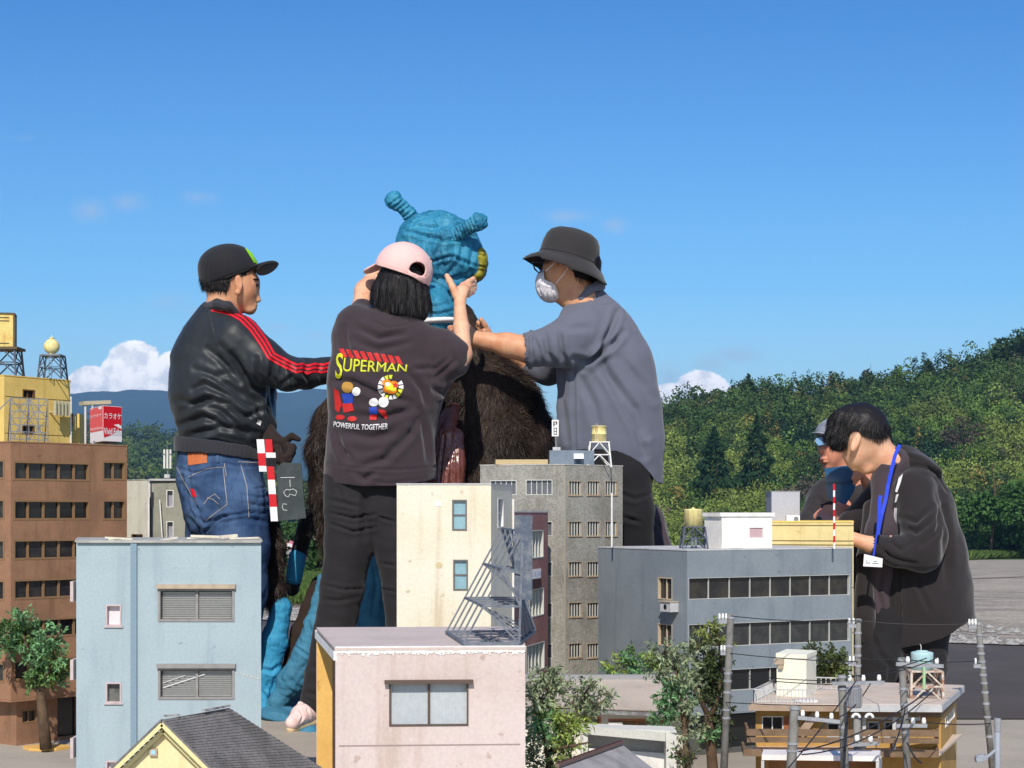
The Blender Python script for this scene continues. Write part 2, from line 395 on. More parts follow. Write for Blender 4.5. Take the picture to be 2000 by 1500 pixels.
SKR = [(600, 1050), (850, 945), (1000, 880), (1200, 838), (1285, 818), (1350, 798), (1420, 783), (1500, 772), (1600, 765), (1680, 758), (1760, 750), (1850, 724), (1900, 710), (2000, 684), (2300, 610)]
terrain('hill', SKR, 118, 235, 1084, 600, 2300)
SKL = [(-400, 850), (150, 838), (240, 848), (350, 858), (450, 890), (600, 960), (760, 996), (1000, 1000)]
terrain('hill', SKL, 320, 620, 1004, -700, 1000)
M_mt = mat('mountain_forest', (.022, .05, .022), 1, (.035, .07, .03), .8, .004, None, 0, 0, 1, fine=0)
SKM = [(-700, 800), (0, 772), (140, 769), (200, 764), (250, 765), (335, 770), (440, 775), (530, 764), (560, 768), (600, 762), (660, 770), (800, 800), (1000, 860), (1300, 930)]
terrain('mountain', SKM, 1800, 3200, 1000, -700, 1300, 220, 40, 14, M_mt, 1.0)
def crown_pts(c, rx, rz, n, kind):
    if kind == 'cone':
        t = RNG.random(n)**.7; a = RNG.random(n)*6.283; r = (t)*rx*(.55+.45*RNG.random(n))*(1+.25*np.sin(t*22))
        return np.stack([c[0]+r*np.cos(a), c[1]+r*np.sin(a), c[2]+rz*(1-2*t)], 1)
    d = RNG.normal(size=(n, 3)); d /= np.linalg.norm(d, axis=1)[:, None]; r = (.72+.28*RNG.random(n))[:, None]
    return np.array(c)+d*r*np.array([rx, rx, rz])
def forest(name, label, spec, m=M_far):
    V, Fc, C = [], [], []; base = 0
    for (c, rx, rz, n, kind, col, ls) in spec:
        LN = []
        if kind == 'broad':                      # several lobes
            P = []
            for k in range(9):
                o = RNG.normal(size=3)*np.array([.5, .5, .45]); o[2] = abs(o[2])*(1 if k < 7 else -1)
                lc = np.array(c)+o*np.array([rx, rx, rz]); q = crown_pts(lc, rx*.45, rz*.36, n//9, 'b'); P.append(q); LN.append(q-lc)
            P = np.concatenate(P)
        elif kind == 'bamboo':
            P = []
            for k in range(7):
                o = RNG.normal(size=2)*.45*rx; t = RNG.random(n//7); lean = RNG.normal(size=2)*.5*rx
                w = (1-t)**.6*rx*.34
                P.append(np.stack([c[0]+o[0]+lean[0]*t+RNG.normal(size=len(t))*w, c[1]+o[1]+lean[1]*t+RNG.normal(size=len(t))*w, c[2]+rz*(-1+2.2*t)], 1)); LN.append((P[-1]-np.array([c[0]+o[0], c[1]+o[1], c[2]]))*np.array([1, 1, .35]))
            P = np.concatenate(P)
        else: P = crown_pts(c, rx, rz, n, 'cone')
        n = len(P); NN = np.concatenate(LN) if LN else (P-np.array(c))*np.array([1, 1, .3])+np.array([0, 0, rx*.5]); D = P-np.array(c); D += RNG.normal(size=(n, 3))*np.linalg.norm(D, axis=1).mean()*.7; D[:, 2] += .1*rz
        cl = np.array(col)[None, :]*(.72+.56*RNG.random((n, 1)))
        v, f, cc = leafcards(P, D, ls*(.6+.9*RNG.random(n)), ls*.42*(.6+.7*RNG.random(n)), cl, N=NN)
        V.append(v); Fc.append(f+base); C.append(cc); base += len(v)
    o = mesh_np(name, np.concatenate(V), np.concatenate(Fc), m, None, np.concatenate(C))
    return tag(o, label, 'forest', kind='stuff')
DK, MD, YL, CE, BR, OR = (.036, .070, .019), (.090, .150, .030), (.150, .195, .042), (.022, .056, .024), (.14, .115, .075), (.19, .15, .04)
spec = []; rows = 24
for j in range(rows):
    t = (j+.5)/rows
    for i in range(52):
        px = 1150+(i+random.random())*(2100-1150)/52; tt = min(1, max(.0, t+random.uniform(-.03, .03)))
        Y = 118+(235-118)*tt; py = 1084+(interp(SKR, px)-1084)*tt
        c = W(px, py, Y); r = random.uniform(1.2, 2.3)*(Y/170)**.5
        q = mnoise.noise(Vector((px/110, t*5.2, 3.3)))+.25*mnoise.noise(Vector((px/35, t*14, 1.3))); u = random.random()
        if q > .10 and t < .8: kind, col = 'broad', YL
        elif q < -.28: kind, col = 'cone', CE
        else: kind, col = 'broad', (MD if u < .45 else DK)
        if u > .955: col = BR
        if u > .94 and q < 0: col = OR
        if t > .72: col = tuple(a*.5+b*.5 for a, b in zip(col, DK))
        rz = r*{'cone': 1.35, 'broad': random.uniform(.8, 1.2)}[kind]
        k = random.uniform(.68, 1.2); col = tuple(a*k for a in col)
        spec.append(((c.x, c.y, c.z+rz*.35), r, rz, 360, kind, tuple(a*1.4 for a in col), .27*(Y/170)))
for i in range(40):                              # bright bushes at the foot of the hill
    px = 1830+i*7+random.uniform(-4, 4); py = 1080-random.random()*120*(i/40+.15); Y = 114+random.random()*6
    c = W(px, py, Y); k = random.uniform(.8, 1.25)
    spec.append(((c.x, c.y, c.z), 1.3, 1.2, 500, 'broad', (.06*k, .13*k, .028*k), .24))
forest('forest', 'wooded hillside of mixed bamboo, cedar and broadleaf trees', spec)
spec = []
for j in range(12):
    for i in range(40):
        px = 120+(i+random.random())*(780-120)/40; t = (j+random.random())/12
        Y = 320+300*t; py = 1004+(interp(SKL, px)-1004)*t; c = W(px, py, Y); r = random.uniform(3, 5); k = random.uniform(.7, 1.3)
        col = [DK, MD, YL, MD][random.randrange(4)]; spec.append(((c.x, c.y, c.z+r*.4), r, r*.8, 180, 'broad', tuple(a*k*.85 for a in col), .9))
forest('forest', 'low green wooded ridge below the blue mountain', spec)
# single trees that stand out
def far_tree(name, label, px, pyb, pyt, Y, wpx, kind, col, n=700, ls=.35, group='trees standing out on the wooded hill'):
    b, tp = W(px, pyb, Y), W(px, pyt, Y); h = tp.z-b.z; t = thing(name, label, 'tree', b, group)
    k = MB(); k.path([b, b+Vector((.05*h, 0, h*.5)), b+Vector((.02*h, 0, h*.9))], [h*.014, h*.01, h*.004], 6); build('trunk', k, M_bark, t)
    r = wpx/FPX*Y/2; c = np.array([b.x, b.y, b.z+h*.5])
    if kind == 'cone': P = crown_pts(np.array([b.x, b.y, b.z+h*.55]), r*1.25, h*.46, n, 'cone')
    else:
        P = np.concatenate([crown_pts(c+RNG.normal(size=3)*np.array([r*.45, r*.45, h*.16]), r*.42, h*.13, n//10, 'b') for _ in range(10)])
    D = P-c+RNG.normal(size=P.shape)*r*.5; cl = np.array(col)*(.7+.6*RNG.random((len(P), 1)))
    v, f, cc = leafcards(P, D, ls*(.6+.9*RNG.random(len(P))), ls*.4, cl); mesh_np('crown', v, f, M_far, t, cc)
far_tree('skyline_tree', 'tall feathery tree poking above the middle of the ridge line', 1699, 770, 704, 232, 26, 'b', (.05, .07, .03), 300, .5)
far_tree('pine_tree', 'dark pointed pine on the ridge near the right edge of the photo', 1978, 720, 648, 225, 60, 'b', DK, 900, .5)
far_tree('pine_tree', 'dark conifer tip on the ridge left of the feathery tree', 1462, 790, 736, 230, 30, 'cone', DK, 500, .5)
far_tree('pine_tree', 'small dark conifer on the ridge above the stooping man', 1812, 745, 708, 230, 34, 'cone', DK, 500, .5)
far_tree('bare_tree', 'greyish bare-looking tree halfway up the hill right of the stooping man', 1880, 900, 800, 165, 70, 'b', (.075, .062, .045), 500, .3)
far_tree('cedar_tree', 'dark green cedar standing in yellow bamboo left of the kneeling pair', 1395, 960, 838, 150, 70, 'cone', (.016, .05, .018), 1400, .34)
far_tree('cedar_tree', 'dark green cedar left of the stooping man, right one of two', 1478, 955, 815, 152, 64, 'cone', (.016, .05, .018), 1400, .34)
far_tree('broad_tree', 'bright green bushy tree at the foot of the hill by the right edge', 1935, 1075, 890, 112, 130, 'b', (.06, .135, .03), 2600, .34)
far_tree('dead_tree', 'pale dead leafless shrub behind the grey rooftop box', 1590, 1010, 915, 125, 90, 'b', (.12, .10, .075), 420, .22)
# grass behind the gravel
def grass_patch(name, label, A, B, C, D_, n, h):
    s, t = RNG.random(n), RNG.random(n)
    A, B, C, D_ = [np.array(list(p)) for p in (A, B, C, D_)]
    P = (A*(1-s)[:, None]+B*s[:, None])*(1-t)[:, None]+(D_*(1-s)[:, None]+C*s[:, None])*t[:, None]
    P[:, 2] = [gz(y)+.012 for y in P[:, 1]]
    D = RNG.normal(size=(n, 3))*.35; D[:, 2] = 1
    hh = h*(.5+.9*RNG.random(n))
    cl = np.array([.10, .16, .035])*(.6+.8*RNG.random((n, 1)))
    v, f, c = leafcards(P, D, hh, hh*.07, cl); o = mesh_np(name, v, f, M_grass, None, c); tag(o, label, 'grass', kind='stuff')
grass_patch('grass', 'tall bright green grass on the verge behind the gravel by the legs', G(430, 1192), G(700, 1178), G(720, 1126), G(420, 1128), 40000, .13)
grass_patch('grass', 'grass strip at the foot of the wooded hill', G(1500, 1117), G(1960, 1091), W(2060, 1084, 116), W(1500, 1084, 116), 30000, .55)
def shrub(name, label, cpx, cpy, Y, rx, rz, n, col, ls, group=None):
    c = W(cpx, cpy, Y); t = thing(name, label, 'shrub', (c.x, c.y, gz(Y)), group)
    k = MB(); k.path([(c.x, c.y, gz(Y)), (c.x+.05, c.y, c.z-rz*.3), (c.x, c.y, c.z+rz*.3)], [.04, .03, .015], 6); build('trunk', k, M_bark, t)
    P = np.concatenate([crown_pts(np.array(c)+RNG.normal(size=3)*np.array([rx*.5, rx*.5, rz*.4]), rx*.45, rz*.4, n//8, 'b') for _ in range(8)])
    D = P-np.array(c)+RNG.normal(size=P.shape)*rx*.5
    v, f, cc = leafcards(P, D, ls*(.6+.8*RNG.random(len(P))), ls*.35, np.array(col)*(.6+.8*RNG.random((len(P), 1)))); mesh_np('crown', v, f, M_far, t, cc)
shrub('shrub', 'dark green bush between the costume legs, left one', 560, 1120, 34, .55, .75, 1600, (.03, .07, .02), .14, 'bushes behind the grass verge')
shrub('shrub', 'mid green bush beside the woman knee, above the grass', 598, 1100, 36, .6, .95, 2000, (.045, .095, .025), .14, 'bushes behind the grass verge')
shrub('shrub', 'green bush just under the chalkboard', 545, 1035, 60, .9, .5, 900, (.05, .11, .03), .2, 'bushes behind the grass verge')
shrub('shrub', 'low bush hidden mostly behind the woman leg', 640, 1120, 36, .6, .8, 1600, (.04, .08, .02), .14, 'bushes behind the grass verge')
# far houses seen between the legs
M_roofd = mat('dark_roof', srgb(92, 84, 86), .8); M_pw = mat('pink_shop_wall', srgb(190, 110, 130), .8); M_ww = mat('white_far_wall', srgb(205, 205, 205), .8)
t = thing('far_house', 'far pink-walled shop with dark roof seen between the costume legs', 'house', W(545, 1075, 150)+Vector((0, 0, 0)))
q = W(545, 1075, 150); mb = MB(); mb.box((q.x, q.y, q.z+.2), (3.6, 3, 1.8)); build('wall', mb, M_pw, t)
mb = MB(); mb.add([(q.x-2.1, q.y-1.7, q.z+1.1), (q.x+2.1, q.y-1.7, q.z+1.1), (q.x+2.1, q.y+1.7, q.z+1.1), (q.x-2.1, q.y+1.7, q.z+1.1), (q.x-1.4, q.y, q.z+2.5), (q.x+1.4, q.y, q.z+2.5)], [(0, 1, 5, 4), (2, 3, 4, 5), (1, 2, 5), (3, 0, 4), (3, 2, 1, 0)]); build('roof', mb, M_roofd, t)
mb = MB()
for k in range(4): mb = MB(); mb.box((q.x-1.2+k*.8, q.y-1.52, q.z+.5), (.4, .06, .35)); build('window', mb, M_ww, t)
t = thing('far_house', 'far grey-roofed white house right of the pink shop', 'house', W(590, 1055, 170))
q = W(592, 1062, 170); mb = MB(); mb.box((q.x, q.y, q.z), (3.4, 3, 2)); build('wall', mb, M_ww, t)
mb = MB(); mb.add([(q.x-2, q.y-1.7, q.z+1), (q.x+2, q.y-1.7, q.z+1), (q.x+2, q.y+1.7, q.z+1), (q.x-2, q.y+1.7, q.z+1), (q.x-1.4, q.y, q.z+2.1), (q.x+1.4, q.y, q.z+2.1)], [(0, 1, 5, 4), (2, 3, 4, 5), (1, 2, 5), (3, 0, 4), (3, 2, 1, 0)]); build('roof', mb, M_roofd, t)
# ------------------------------------------------------------------ air
hz = MB(); hz.box((0, 2450, 148.5), (6400, 5100, 305))
m = bpy.data.materials.new('haze_air'); m.use_nodes = True; nt = m.node_tree; nt.nodes.clear()
pv = nd(nt, 'ShaderNodeVolumePrincipled'); pv.inputs['Color'].default_value = (.30, .56, 1.0, 1); pv.inputs['Density'].default_value = 2.3e-4; pv.inputs['Anisotropy'].default_value = 0.0
mo = nd(nt, 'ShaderNodeOutputMaterial'); nt.links.new(pv.outputs[0], mo.inputs['Volume'])
HAZE = build('haze', hz, m); HAZE['kind'] = 'stuff'
# ================================================================== miniature buildings
def tone(c, k): return tuple(min(1, x*k) for x in c)
M_glassd = mat('dark_glass', (.012, .014, .016), .12, None, 0, 8, None, 0, 0, spec=.5, fine=0)
M_glass2 = [M_glassd, mat('dusty_dark_glass', (.03, .032, .034), .25, (.07, .068, .06), .6, 30, None, 0, 0, spec=.5), mat('dim_glass', (.02, .02, .024), .18, (.05, .045, .035), .8, 18, None, 0, 0, spec=.5)]
M_brown = mat('brown_wall', srgb(152, 114, 88), .85, srgb(126, 95, 74), .7, 9, srgb(102, 76, 58), .45, .35, 80)
M_tan = mat('tan_frame', srgb(136, 106, 76), .8)
M_yel = mat('yellow_wall', srgb(228, 198, 116), .8, srgb(204, 172, 96), .5, 12, srgb(160, 130, 70), .3, .2, 80)
M_steel = mat('painted_steel', srgb(128, 135, 145), .6, srgb(90, 92, 98), .7, 60, None, 0, .2, 120)
M_steelb = mat('blue_steel', srgb(82, 92, 108), .6, srgb(60, 62, 70), .6, 60, None, 0, .2, 120)
M_tankc = mat('cream_tank', srgb(238, 226, 160), .6, srgb(200, 160, 80), .35, 40, srgb(170, 110, 60), .5, .1, 90)
M_white = mat('white_paint', srgb(236, 234, 230), .7, srgb(205, 200, 195), .5, 20, srgb(190, 180, 170), .3, .15, 90)
M_lgrey = mat('light_grey_paint', srgb(196, 196, 196), .75, srgb(170, 170, 172), .5, 16, srgb(140, 140, 140), .3, .2, 90)
M_trimg = mat('grey_trim', srgb(178, 176, 170), .8, srgb(140, 138, 132), .7, 30, None, 0, .3, 90)
M_rust = mat('rusty_steel', srgb(206, 196, 180), .8, srgb(150, 84, 44), .9, 90, None, 0, .4, 120)
M_brace = M_steel
def closed(name, label, cat, pts, zt, zb, mw, faces_ops, mroof=None, t=.012, cap=.004, capo=.002, base=None, group=None, back=True):
    """pts: plan corners left to right as seen (last ones behind); faces_ops[i]: openings (px rects) on face i"""
    e = thing(name, label, cat, base or (pts[1][0], pts[1][1], max(zb, 0)), group)
    mb = MB(); Fs = []
    n = len(pts)
    for i in range(n):
        F = Face(pts[i], pts[(i+1) % n]); Fs.append(F)
        ops = [F.rect(*r) for r in faces_ops.get(i, [])]
        F.ops = ops; F.sheet(mb, zb, zt, ops, t)
    build('wall', mb, mw, e)
    c = sum((Vector(p) for p in pts), Vector((0, 0)))/n
    r = MB(); r.prism([tuple(Vector(p)+(Vector(p)-c).normalized()*capo) for p in pts], zt+.0003, zt+cap); build('roof', r, mroof or M_trimg, e)
    return e, Fs
def off(A, B, dist):                              # back-right and back-left corners of a one-face block
    F = Face(A, B); return [Vector(A), Vector(B), Vector(B)-F.n*dist, Vector(A)-F.n*dist]
# ---- brown office block, far left
pA, pB, pC = P2(-70, 5.02), P2(21, 4.92), P2(248, 5.22)
pD = P2(246, 5.5); pE = pA+Vector((-.05, .5))
rows = [(900, 938), (976, 1016), (1054, 1094), (1132, 1172), (1211, 1250), (1291, 1330)]
lo = [(-62, a-1, 9, b-1) for a, b in rows]; ro = []
for a, b in rows: ro += [(26, a, 176, b), (200, a, 246, b)]
zt, zb = ZH(864, 4.92), ZH(1368, 4.92)
brown, Fs = closed('office_building', 'brown six-storey model office with bands of dark windows at the left edge', 'building', [pA, pB, pC, pD, pE], zt, zb, M_brown, {0: lo, 1: ro}, mat('brown_roof', srgb(150, 112, 84), .9), t=.016, base=(pB.x, pB.y, 0))
for q in Fs[0].ops: window(brown, Fs[0], q, M_tan, M_glassd, 3, 1, .006, .014)
for i, q in enumerate(Fs[1].ops): window(brown, Fs[1], q, M_tan, M_glassd, 5 if i % 2 == 0 else 2, 1, .006, .014)
sh = MB()
pA2, pB2, pC2 = pA+Vector((.04, .05)), pB+Vector((.0, .055)), pC+Vector((-.03, .05)); inner = [pA2, pB2, pC2, pD, pE]
G1 = Face(pB2, pC2); q1 = G1.rect(42, 1388, 72, 1413); q2 = G1.rect(112, 1364, 150, 1440)
for i in range(5):
    F = Face(inner[i], inner[(i+1) % 5]); F.sheet(sh, 0, zb, [q1, q2] if i == 1 else [], .014)
build('ground_storey', sh, M_brown, brown); window(brown, G1, q1, M_tan, M_glassd, 2, 1, .003, .012); 
dr = MB(); G1.fbox(dr, q2[0], q2[1], q2[2], q2[3], -.016, -.012); build('door', dr, M_glassd, brown)
so = MB(); so.prism([tuple(p) for p in (pA, pB, pC, pD, pE)], zb-.006, zb-.0005); build('soffit', so, M_brown, brown)
# ---- yellow tower behind it
a, b, c = P2(-80, 5.75), P2(8, 5.62), P2(137, 5.85)
tw, Fs = closed('tower_block', 'yellow model tower block behind the brown office, water tanks on top', 'building', [a, b, c, P2(136, 6.0), a+Vector((-.02, .3))], ZH(734, 5.62), 0, M_yel,
    {1: [(44, 760, 68, 778), (43, 830, 67, 848)]}, mat('yellow_roof', srgb(226, 190, 100), .8), t=.014)
for q in Fs[1].ops: window(tw, Fs[1], q, mat('brown_frame', srgb(110, 80, 50), .8), M_glassd, 2, 1, .004, .012)
F = Fs[1]; 
for y in (777, 848):
    mb = MB(); z = ZH(y, 5.7); F.fbox(mb, .004, F.L-.004, z, z+.0015, .0002, .0012); build('joint', mb, mat('joint_dark', srgb(120, 100, 60), .9), tw)
mb = MB(); q = F.rect(94, 784, 121, 811); 
F.fbox(mb, q[0], q[1], q[2], q[3], .030, .036)
for k in range(5): s_ = q[0]+(q[1]-q[0])*k/4; F.fbox(mb, s_-.002, s_+.002, q[2]-.001, q[3]+.001, .0362, .044)
F.fbox(mb, q[0]+.004, q[0]+.008, q[2]+.01, q[2]+.014, .001, .030); F.fbox(mb, q[1]-.008, q[1]-.004, q[2]+.01, q[2]+.014, .001, .030)
build('louvre_box', mb, mat('louvre', srgb(180, 176, 150), .7), tw)
mb = MB(); mb.tube((c.x+.004, c.y-.004, ZH(775, 5.85)), (c.x+.004, c.y-.004, .8), .003, n=6); build('drainpipe', mb, M_white, tw)
an = thing('roof_annex', 'small yellow fin-shaped roof annex right of the yellow tower', 'annex', W(148, 868, 5.9)); 
p0, p1 = W(140, 808, 5.9), W(155, 808, 5.9); z0 = ZH(866, 5.9)
mb = MB(); mb.add([(p0.x+.012, 5.9, p0.z), (p1.x, 5.9, p0.z), (p1.x, 5.9, z0), (p0.x, 5.9, z0), (p0.x+.012, 5.99, p0.z), (p1.x, 5.99, p0.z), (p1.x, 5.99, z0), (p0.x, 5.99, z0)], [(0, 3, 2, 1), (4, 5, 6, 7), (0, 1, 5, 4), (1, 2, 6, 5), (3, 0, 4, 7), (2, 3, 7, 6)]); build('wall', mb, M_yel, an)
mb = MB(); mb.bar((p0.x-.004, 5.885, z0+.01), (p0.x+.006, 5.885, p0.z), .006, .02); build('stair_rail', mb, mat('brown_frame', 0), an)
# ---- water tanks on lattice stands
def lattice(mb, c, w0, w1, z0, z1, r, levels=2, sq=4):
    cs = lambda w, z: [Vector((c[0]+sx*w/2, c[1]+sy*w/2, z)) for sx, sy in ((-1, -1), (1, -1), (1, 1), (-1, 1))]
    out = []
    for k in range(levels+1): t = k/levels; out.append(cs(w0+(w1-w0)*t, z0+(z1-z0)*t))
    for i in range(4):
        mb.bar(out[0][i], out[-1][i], r*1.5)
    for k in range(levels):
        for i in range(4):
            j = (i+1) % 4; m_ = (out[k+1][i]+out[k+1][j])/2
            mb.bar(out[k][i], m_, r); mb.bar(out[k][j], m_, r); mb.bar(out[k+1][i], out[k+1][j], r)
def tank_stand(name, label, px, yb, yt, Y, wb, wt, msteel, r=.0022, levels=2, group=None, ypl=None):
    s = Y/FPX; b = W(px, yb, Y); t = thing(name, label, 'water tank', b, group)
    mb = MB(); lattice(mb, (b.x, b.y), wb*s, wt*s, b.z, ZH(yt, Y), r, levels); build('stand', mb, msteel, t)
    return t, b, s
def lathe_px(par, name, px, prof, Y, m, n=24):
    s = Y/FPX; mb = MB(); mb.lathe(((px-1000)*s, Y, 0), [(r*s, ZH(y, Y)) for r, y in prof], n); return build(name, mb, m, par, True)
t, b, s = tank_stand('water_tank', 'square cream water tank on a tall steel stand at the left edge', 12, 735, 684, 5.8, 54, 46, M_steelb, .004)
mb = MB(); mb.box((b.x+.003, b.y, ZH(682, 5.8)), (56*s, 56*s, 5*s)); build('platform', mb, mat('tank_trim', srgb(96, 84, 66), .8), t)
M4 = Matrix.Rotation(R(12), 3, 'Z'); ctr = Vector((b.x-5*s, b.y, (ZH(680, 5.8)+ZH(616, 5.8))/2)); hh = 64*s
mb = MB(); mb.box(ctr, (42*s, 42*s, hh), M4); body = build('tank', mb, mat('cream_panel', srgb(222, 206, 128), .6, srgb(205, 130, 60), .4, 25, srgb(190, 120, 50), .6, .1), t)
mb = MB(); mb.box(ctr+Vector((0, 0, hh/2+1.5*s)), (46*s, 46*s, 3*s), M4); build('lid', mb, mat('tank_trim', 0), t)
mb = MB()
for sx, sy in ((1, -1), (-1, -1), (1, 1)): mb.box(ctr+M4 @ Vector((sx*21.3*s, sy*21.3*s, 0)), (3.2*s, 3.2*s, hh), M4)
build('corner_post', mb, mat('tank_trim', 0), t)
for z_ in (.40, .30, -.38):
    mb = MB(); mb.box(ctr+M4 @ Vector((1*s, -21.4*s, hh*z_)), (22*s, 1.2*s, 1.6*s), M4); build('rib', mb, mat('tank_trim', 0), t)
t, b, s = tank_stand('water_tank', 'round cream ball-shaped water tank on a lattice tower, yellow tower roof', 103, 741, 696, 5.8, 46, 38, M_steelb, .003)
mb = MB(); mb.box((b.x, b.y, ZH(694.5, 5.8)), (40*s, 40*s, 2.5*s)); build('platform', mb, M_steel, t)
prof = [(6, 694), (7, 691)]+[(15.2*math.sin(a), 677+15.2*math.cos(a)) for a in [R(x) for x in range(25, 172, 12)]]+[(5.5, 661.2), (5.5, 659.5), (.8, 658.8), (.6, 655)]
lathe_px(t, 'tank', 101, prof, 5.8, M_tankc)
mb = MB()
for k in range(9): mb.bar((b.x-2*s, b.y-18*s, ZH(740-k*5, 5.8)), (b.x+3*s, b.y-18*s, ZH(740-k*5, 5.8)), .0018)
mb.bar((b.x-2*s, b.y-18*s, b.z), (b.x-2*s, b.y-18*s, ZH(690, 5.8)), .002); mb.bar((b.x+3*s, b.y-18*s, b.z), (b.x+3*s, b.y-18*s, ZH(690, 5.8)), .002); build('ladder', mb, M_steel, t)
# ---- lattice billboard frame on the brown roof
Yf = 5.05; t = thing('billboard_frame', 'bare grey lattice billboard frame on the brown office roof', 'billboard frame', W(56, 863, Yf)); mb = MB()
f = lambda u, v: W(20+u*73, 777+v*86+u*3, Yf+u*.05)
for v in (0, .14, .3, .45, .6, .76, .93): mb.bar(f(0, v), f(1, v), .0026)
for u in (0, .25, .5, .75, 1): mb.bar(f(u, 0), f(u, 1.0), .0032 if u in (0, 1) else .0022)
for a_, b_ in (((0, 0), (1, .93)), ((1, 0), (0, .93)), ((0, .45), (.5, .0)), ((.5, 0), (1, .45)), ((0, .45), (.5, .93)), ((.5, .93), (1, .45)), ((.5, 0), (.1, .93)), ((.5, 0), (.9, .93))): mb.bar(f(*a_), f(*b_), .0024)
build('grid', mb, M_steel, t)
mb = MB()
for u in (0, .5, 1): p = f(u, .02); mb.bar(p, (p.x-.05, p.y+.14, ZH(863, Yf)), .003)
mb.bar(f(0, .02), W(-14, 812, Yf), .003); mb.bar(W(-14, 812, Yf), W(-14, 863, Yf), .003)
build('brace', mb, M_steel, t)
# ---- karaoke sign
def text_mesh(txt, size=1.0, shear=0.0, offs=0.0, res=3):
    cu = bpy.data.curves.new('t', 'FONT'); cu.body = txt; cu.size = size; cu.shear = shear; cu.resolution_u = res; cu.offset = offs
    o = bpy.data.objects.new('t', cu); COL.objects.link(o); bpy.context.view_layer.update()
    me = bpy.data.meshes.new_from_object(o.evaluated_get(bpy.context.evaluated_depsgraph_get())); bpy.data.objects.remove(o)
    V = np.array([v.co[:] for v in me.vertices]).reshape(-1, 3); Fc = [tuple(p.vertices) for p in me.polygons]; return V, Fc
def wall_text(par, name, F, q, txt, m, o=.0006, shear=0, offs=0.0):       # q: s range and z range to fill
    V, Fc = text_mesh(txt, 1.0, shear, offs)
    if len(V) == 0: return None
    mn, mx = V.min(0), V.max(0); mb = MB()
    mb.add([F.p(q[0]+(v[0]-mn[0])/(mx[0]-mn[0])*(q[1]-q[0]), q[2]+(v[1]-mn[1])/(mx[1]-mn[1])*(q[3]-q[2]), o) for v in V], Fc)
    return build(name, mb, m, par)
M_red = mat('sign_red', srgb(214, 30, 44), .45, None, 0, 8, None, 0, 0, fine=.04); M_signw = mat('sign_white', srgb(240, 236, 236), .45, None, 0, 8, None, 0, 0, fine=.03)
M_pinkr = mat('sign_light_red', srgb(236, 84, 88), .45, None, 0, 8, None, 0, 0, fine=.04)
A, B, C = P2(176, 5.33), P2(201, 5.17), P2(238, 5.24)
sg = thing('karaoke_sign', 'red and white two-sided rooftop karaoke sign on the brown office', 'sign', (B.x, B.y, ZH(868, 5.17)))
zt, zb = ZH(793, 5.2), ZH(862, 5.2)
L_, R_ = Face(A, B), Face(B, C)
mb = MB(); mb.prism([tuple(A), tuple(B), tuple(C), tuple(A+C-B)], zb, zt); build('sign_box', mb, M_signw, sg)
for F_, mm, k in ((L_, M_pinkr, 0), (R_, M_red, 1)):
    mb = MB(); F_.fbox(mb, .0015, F_.L-.0015, zb+(zt-zb)*.30, zt-.0015, .0002, .0006)
    if k: mb.add([F_.p(x*F_.L, zb+(zt-zb)*y, .0008) for x, y in ((.02, .302), (.8, .302), (.35, .16), (.05, .1))], [(0, 3, 2, 1)])
    build('red_panel', mb, mm, sg)
    mb = MB()
    if k: mb.add([F_.p(x*F_.L, zb+(zt-zb)*y, .0011) for x, y in ((.55, .47), (.97, .36), (.97, .45), (.8, .5))], [(0, 1, 2, 3)])
    else:
        mb.add([F_.p(x*F_.L, zb+(zt-zb)*y, .0011) for x, y in ((.68, .92), (.9, .9), (.97, .985), (.68, .985))], [(0, 1, 2, 3)]); mb.add([F_.p(x*F_.L, zb+(zt-zb)*y, .0011) for x, y in ((.05, .97), (.3, .93), (.12, .985))], [(0, 1, 2)])
    build('white_swoosh', mb, M_signw, sg)
    h_ = zt-zb
    wall_text(sg, 'lettering', F_, (F_.L*.05, F_.L*.95, zb+h_*(.63 if k else .71), zb+h_*(.80 if k else .79)), 'カラオケ', M_signw, .0016, 0, .012)
    wall_text(sg, 'lettering', F_, (F_.L*.03, F_.L*.98, zb+h_*(.19 if k else .345), zb+h_*(.38 if k else .42)), 'Vivid Echo', mat('sign_letter', srgb(250, 225, 228), .4, fine=0) if not k else M_signw, .0016, 0, .02)
mb = MB(); 
for x in (184, 205, 228): mb.tube(W(x, 861, 5.25), W(x, 869, 5.25), .003, n=6)
build('foot', mb, M_steel, sg)
t = thing('ladder_frame', 'grey ladder frame with a flat cap beam beside the karaoke sign', 'frame', W(167, 867, 5.36)); mb = MB()
mb.bar(W(167, 792, 5.36), W(167, 868, 5.36), .006); mb.bar(W(181, 792, 5.5), W(181, 868, 5.5), .006)
for y in (808, 830, 852): mb.bar(W(167, y, 5.36), W(180, y-1, 5.45), .0035)
build('ladder', mb, M_lgrey, t); mb = MB(); mb.bar(W(159, 788, 5.37), W(212, 786, 5.42), .05, .012); build('cap_beam', mb, mat('beam_tan', srgb(176, 166, 140), .8), t)
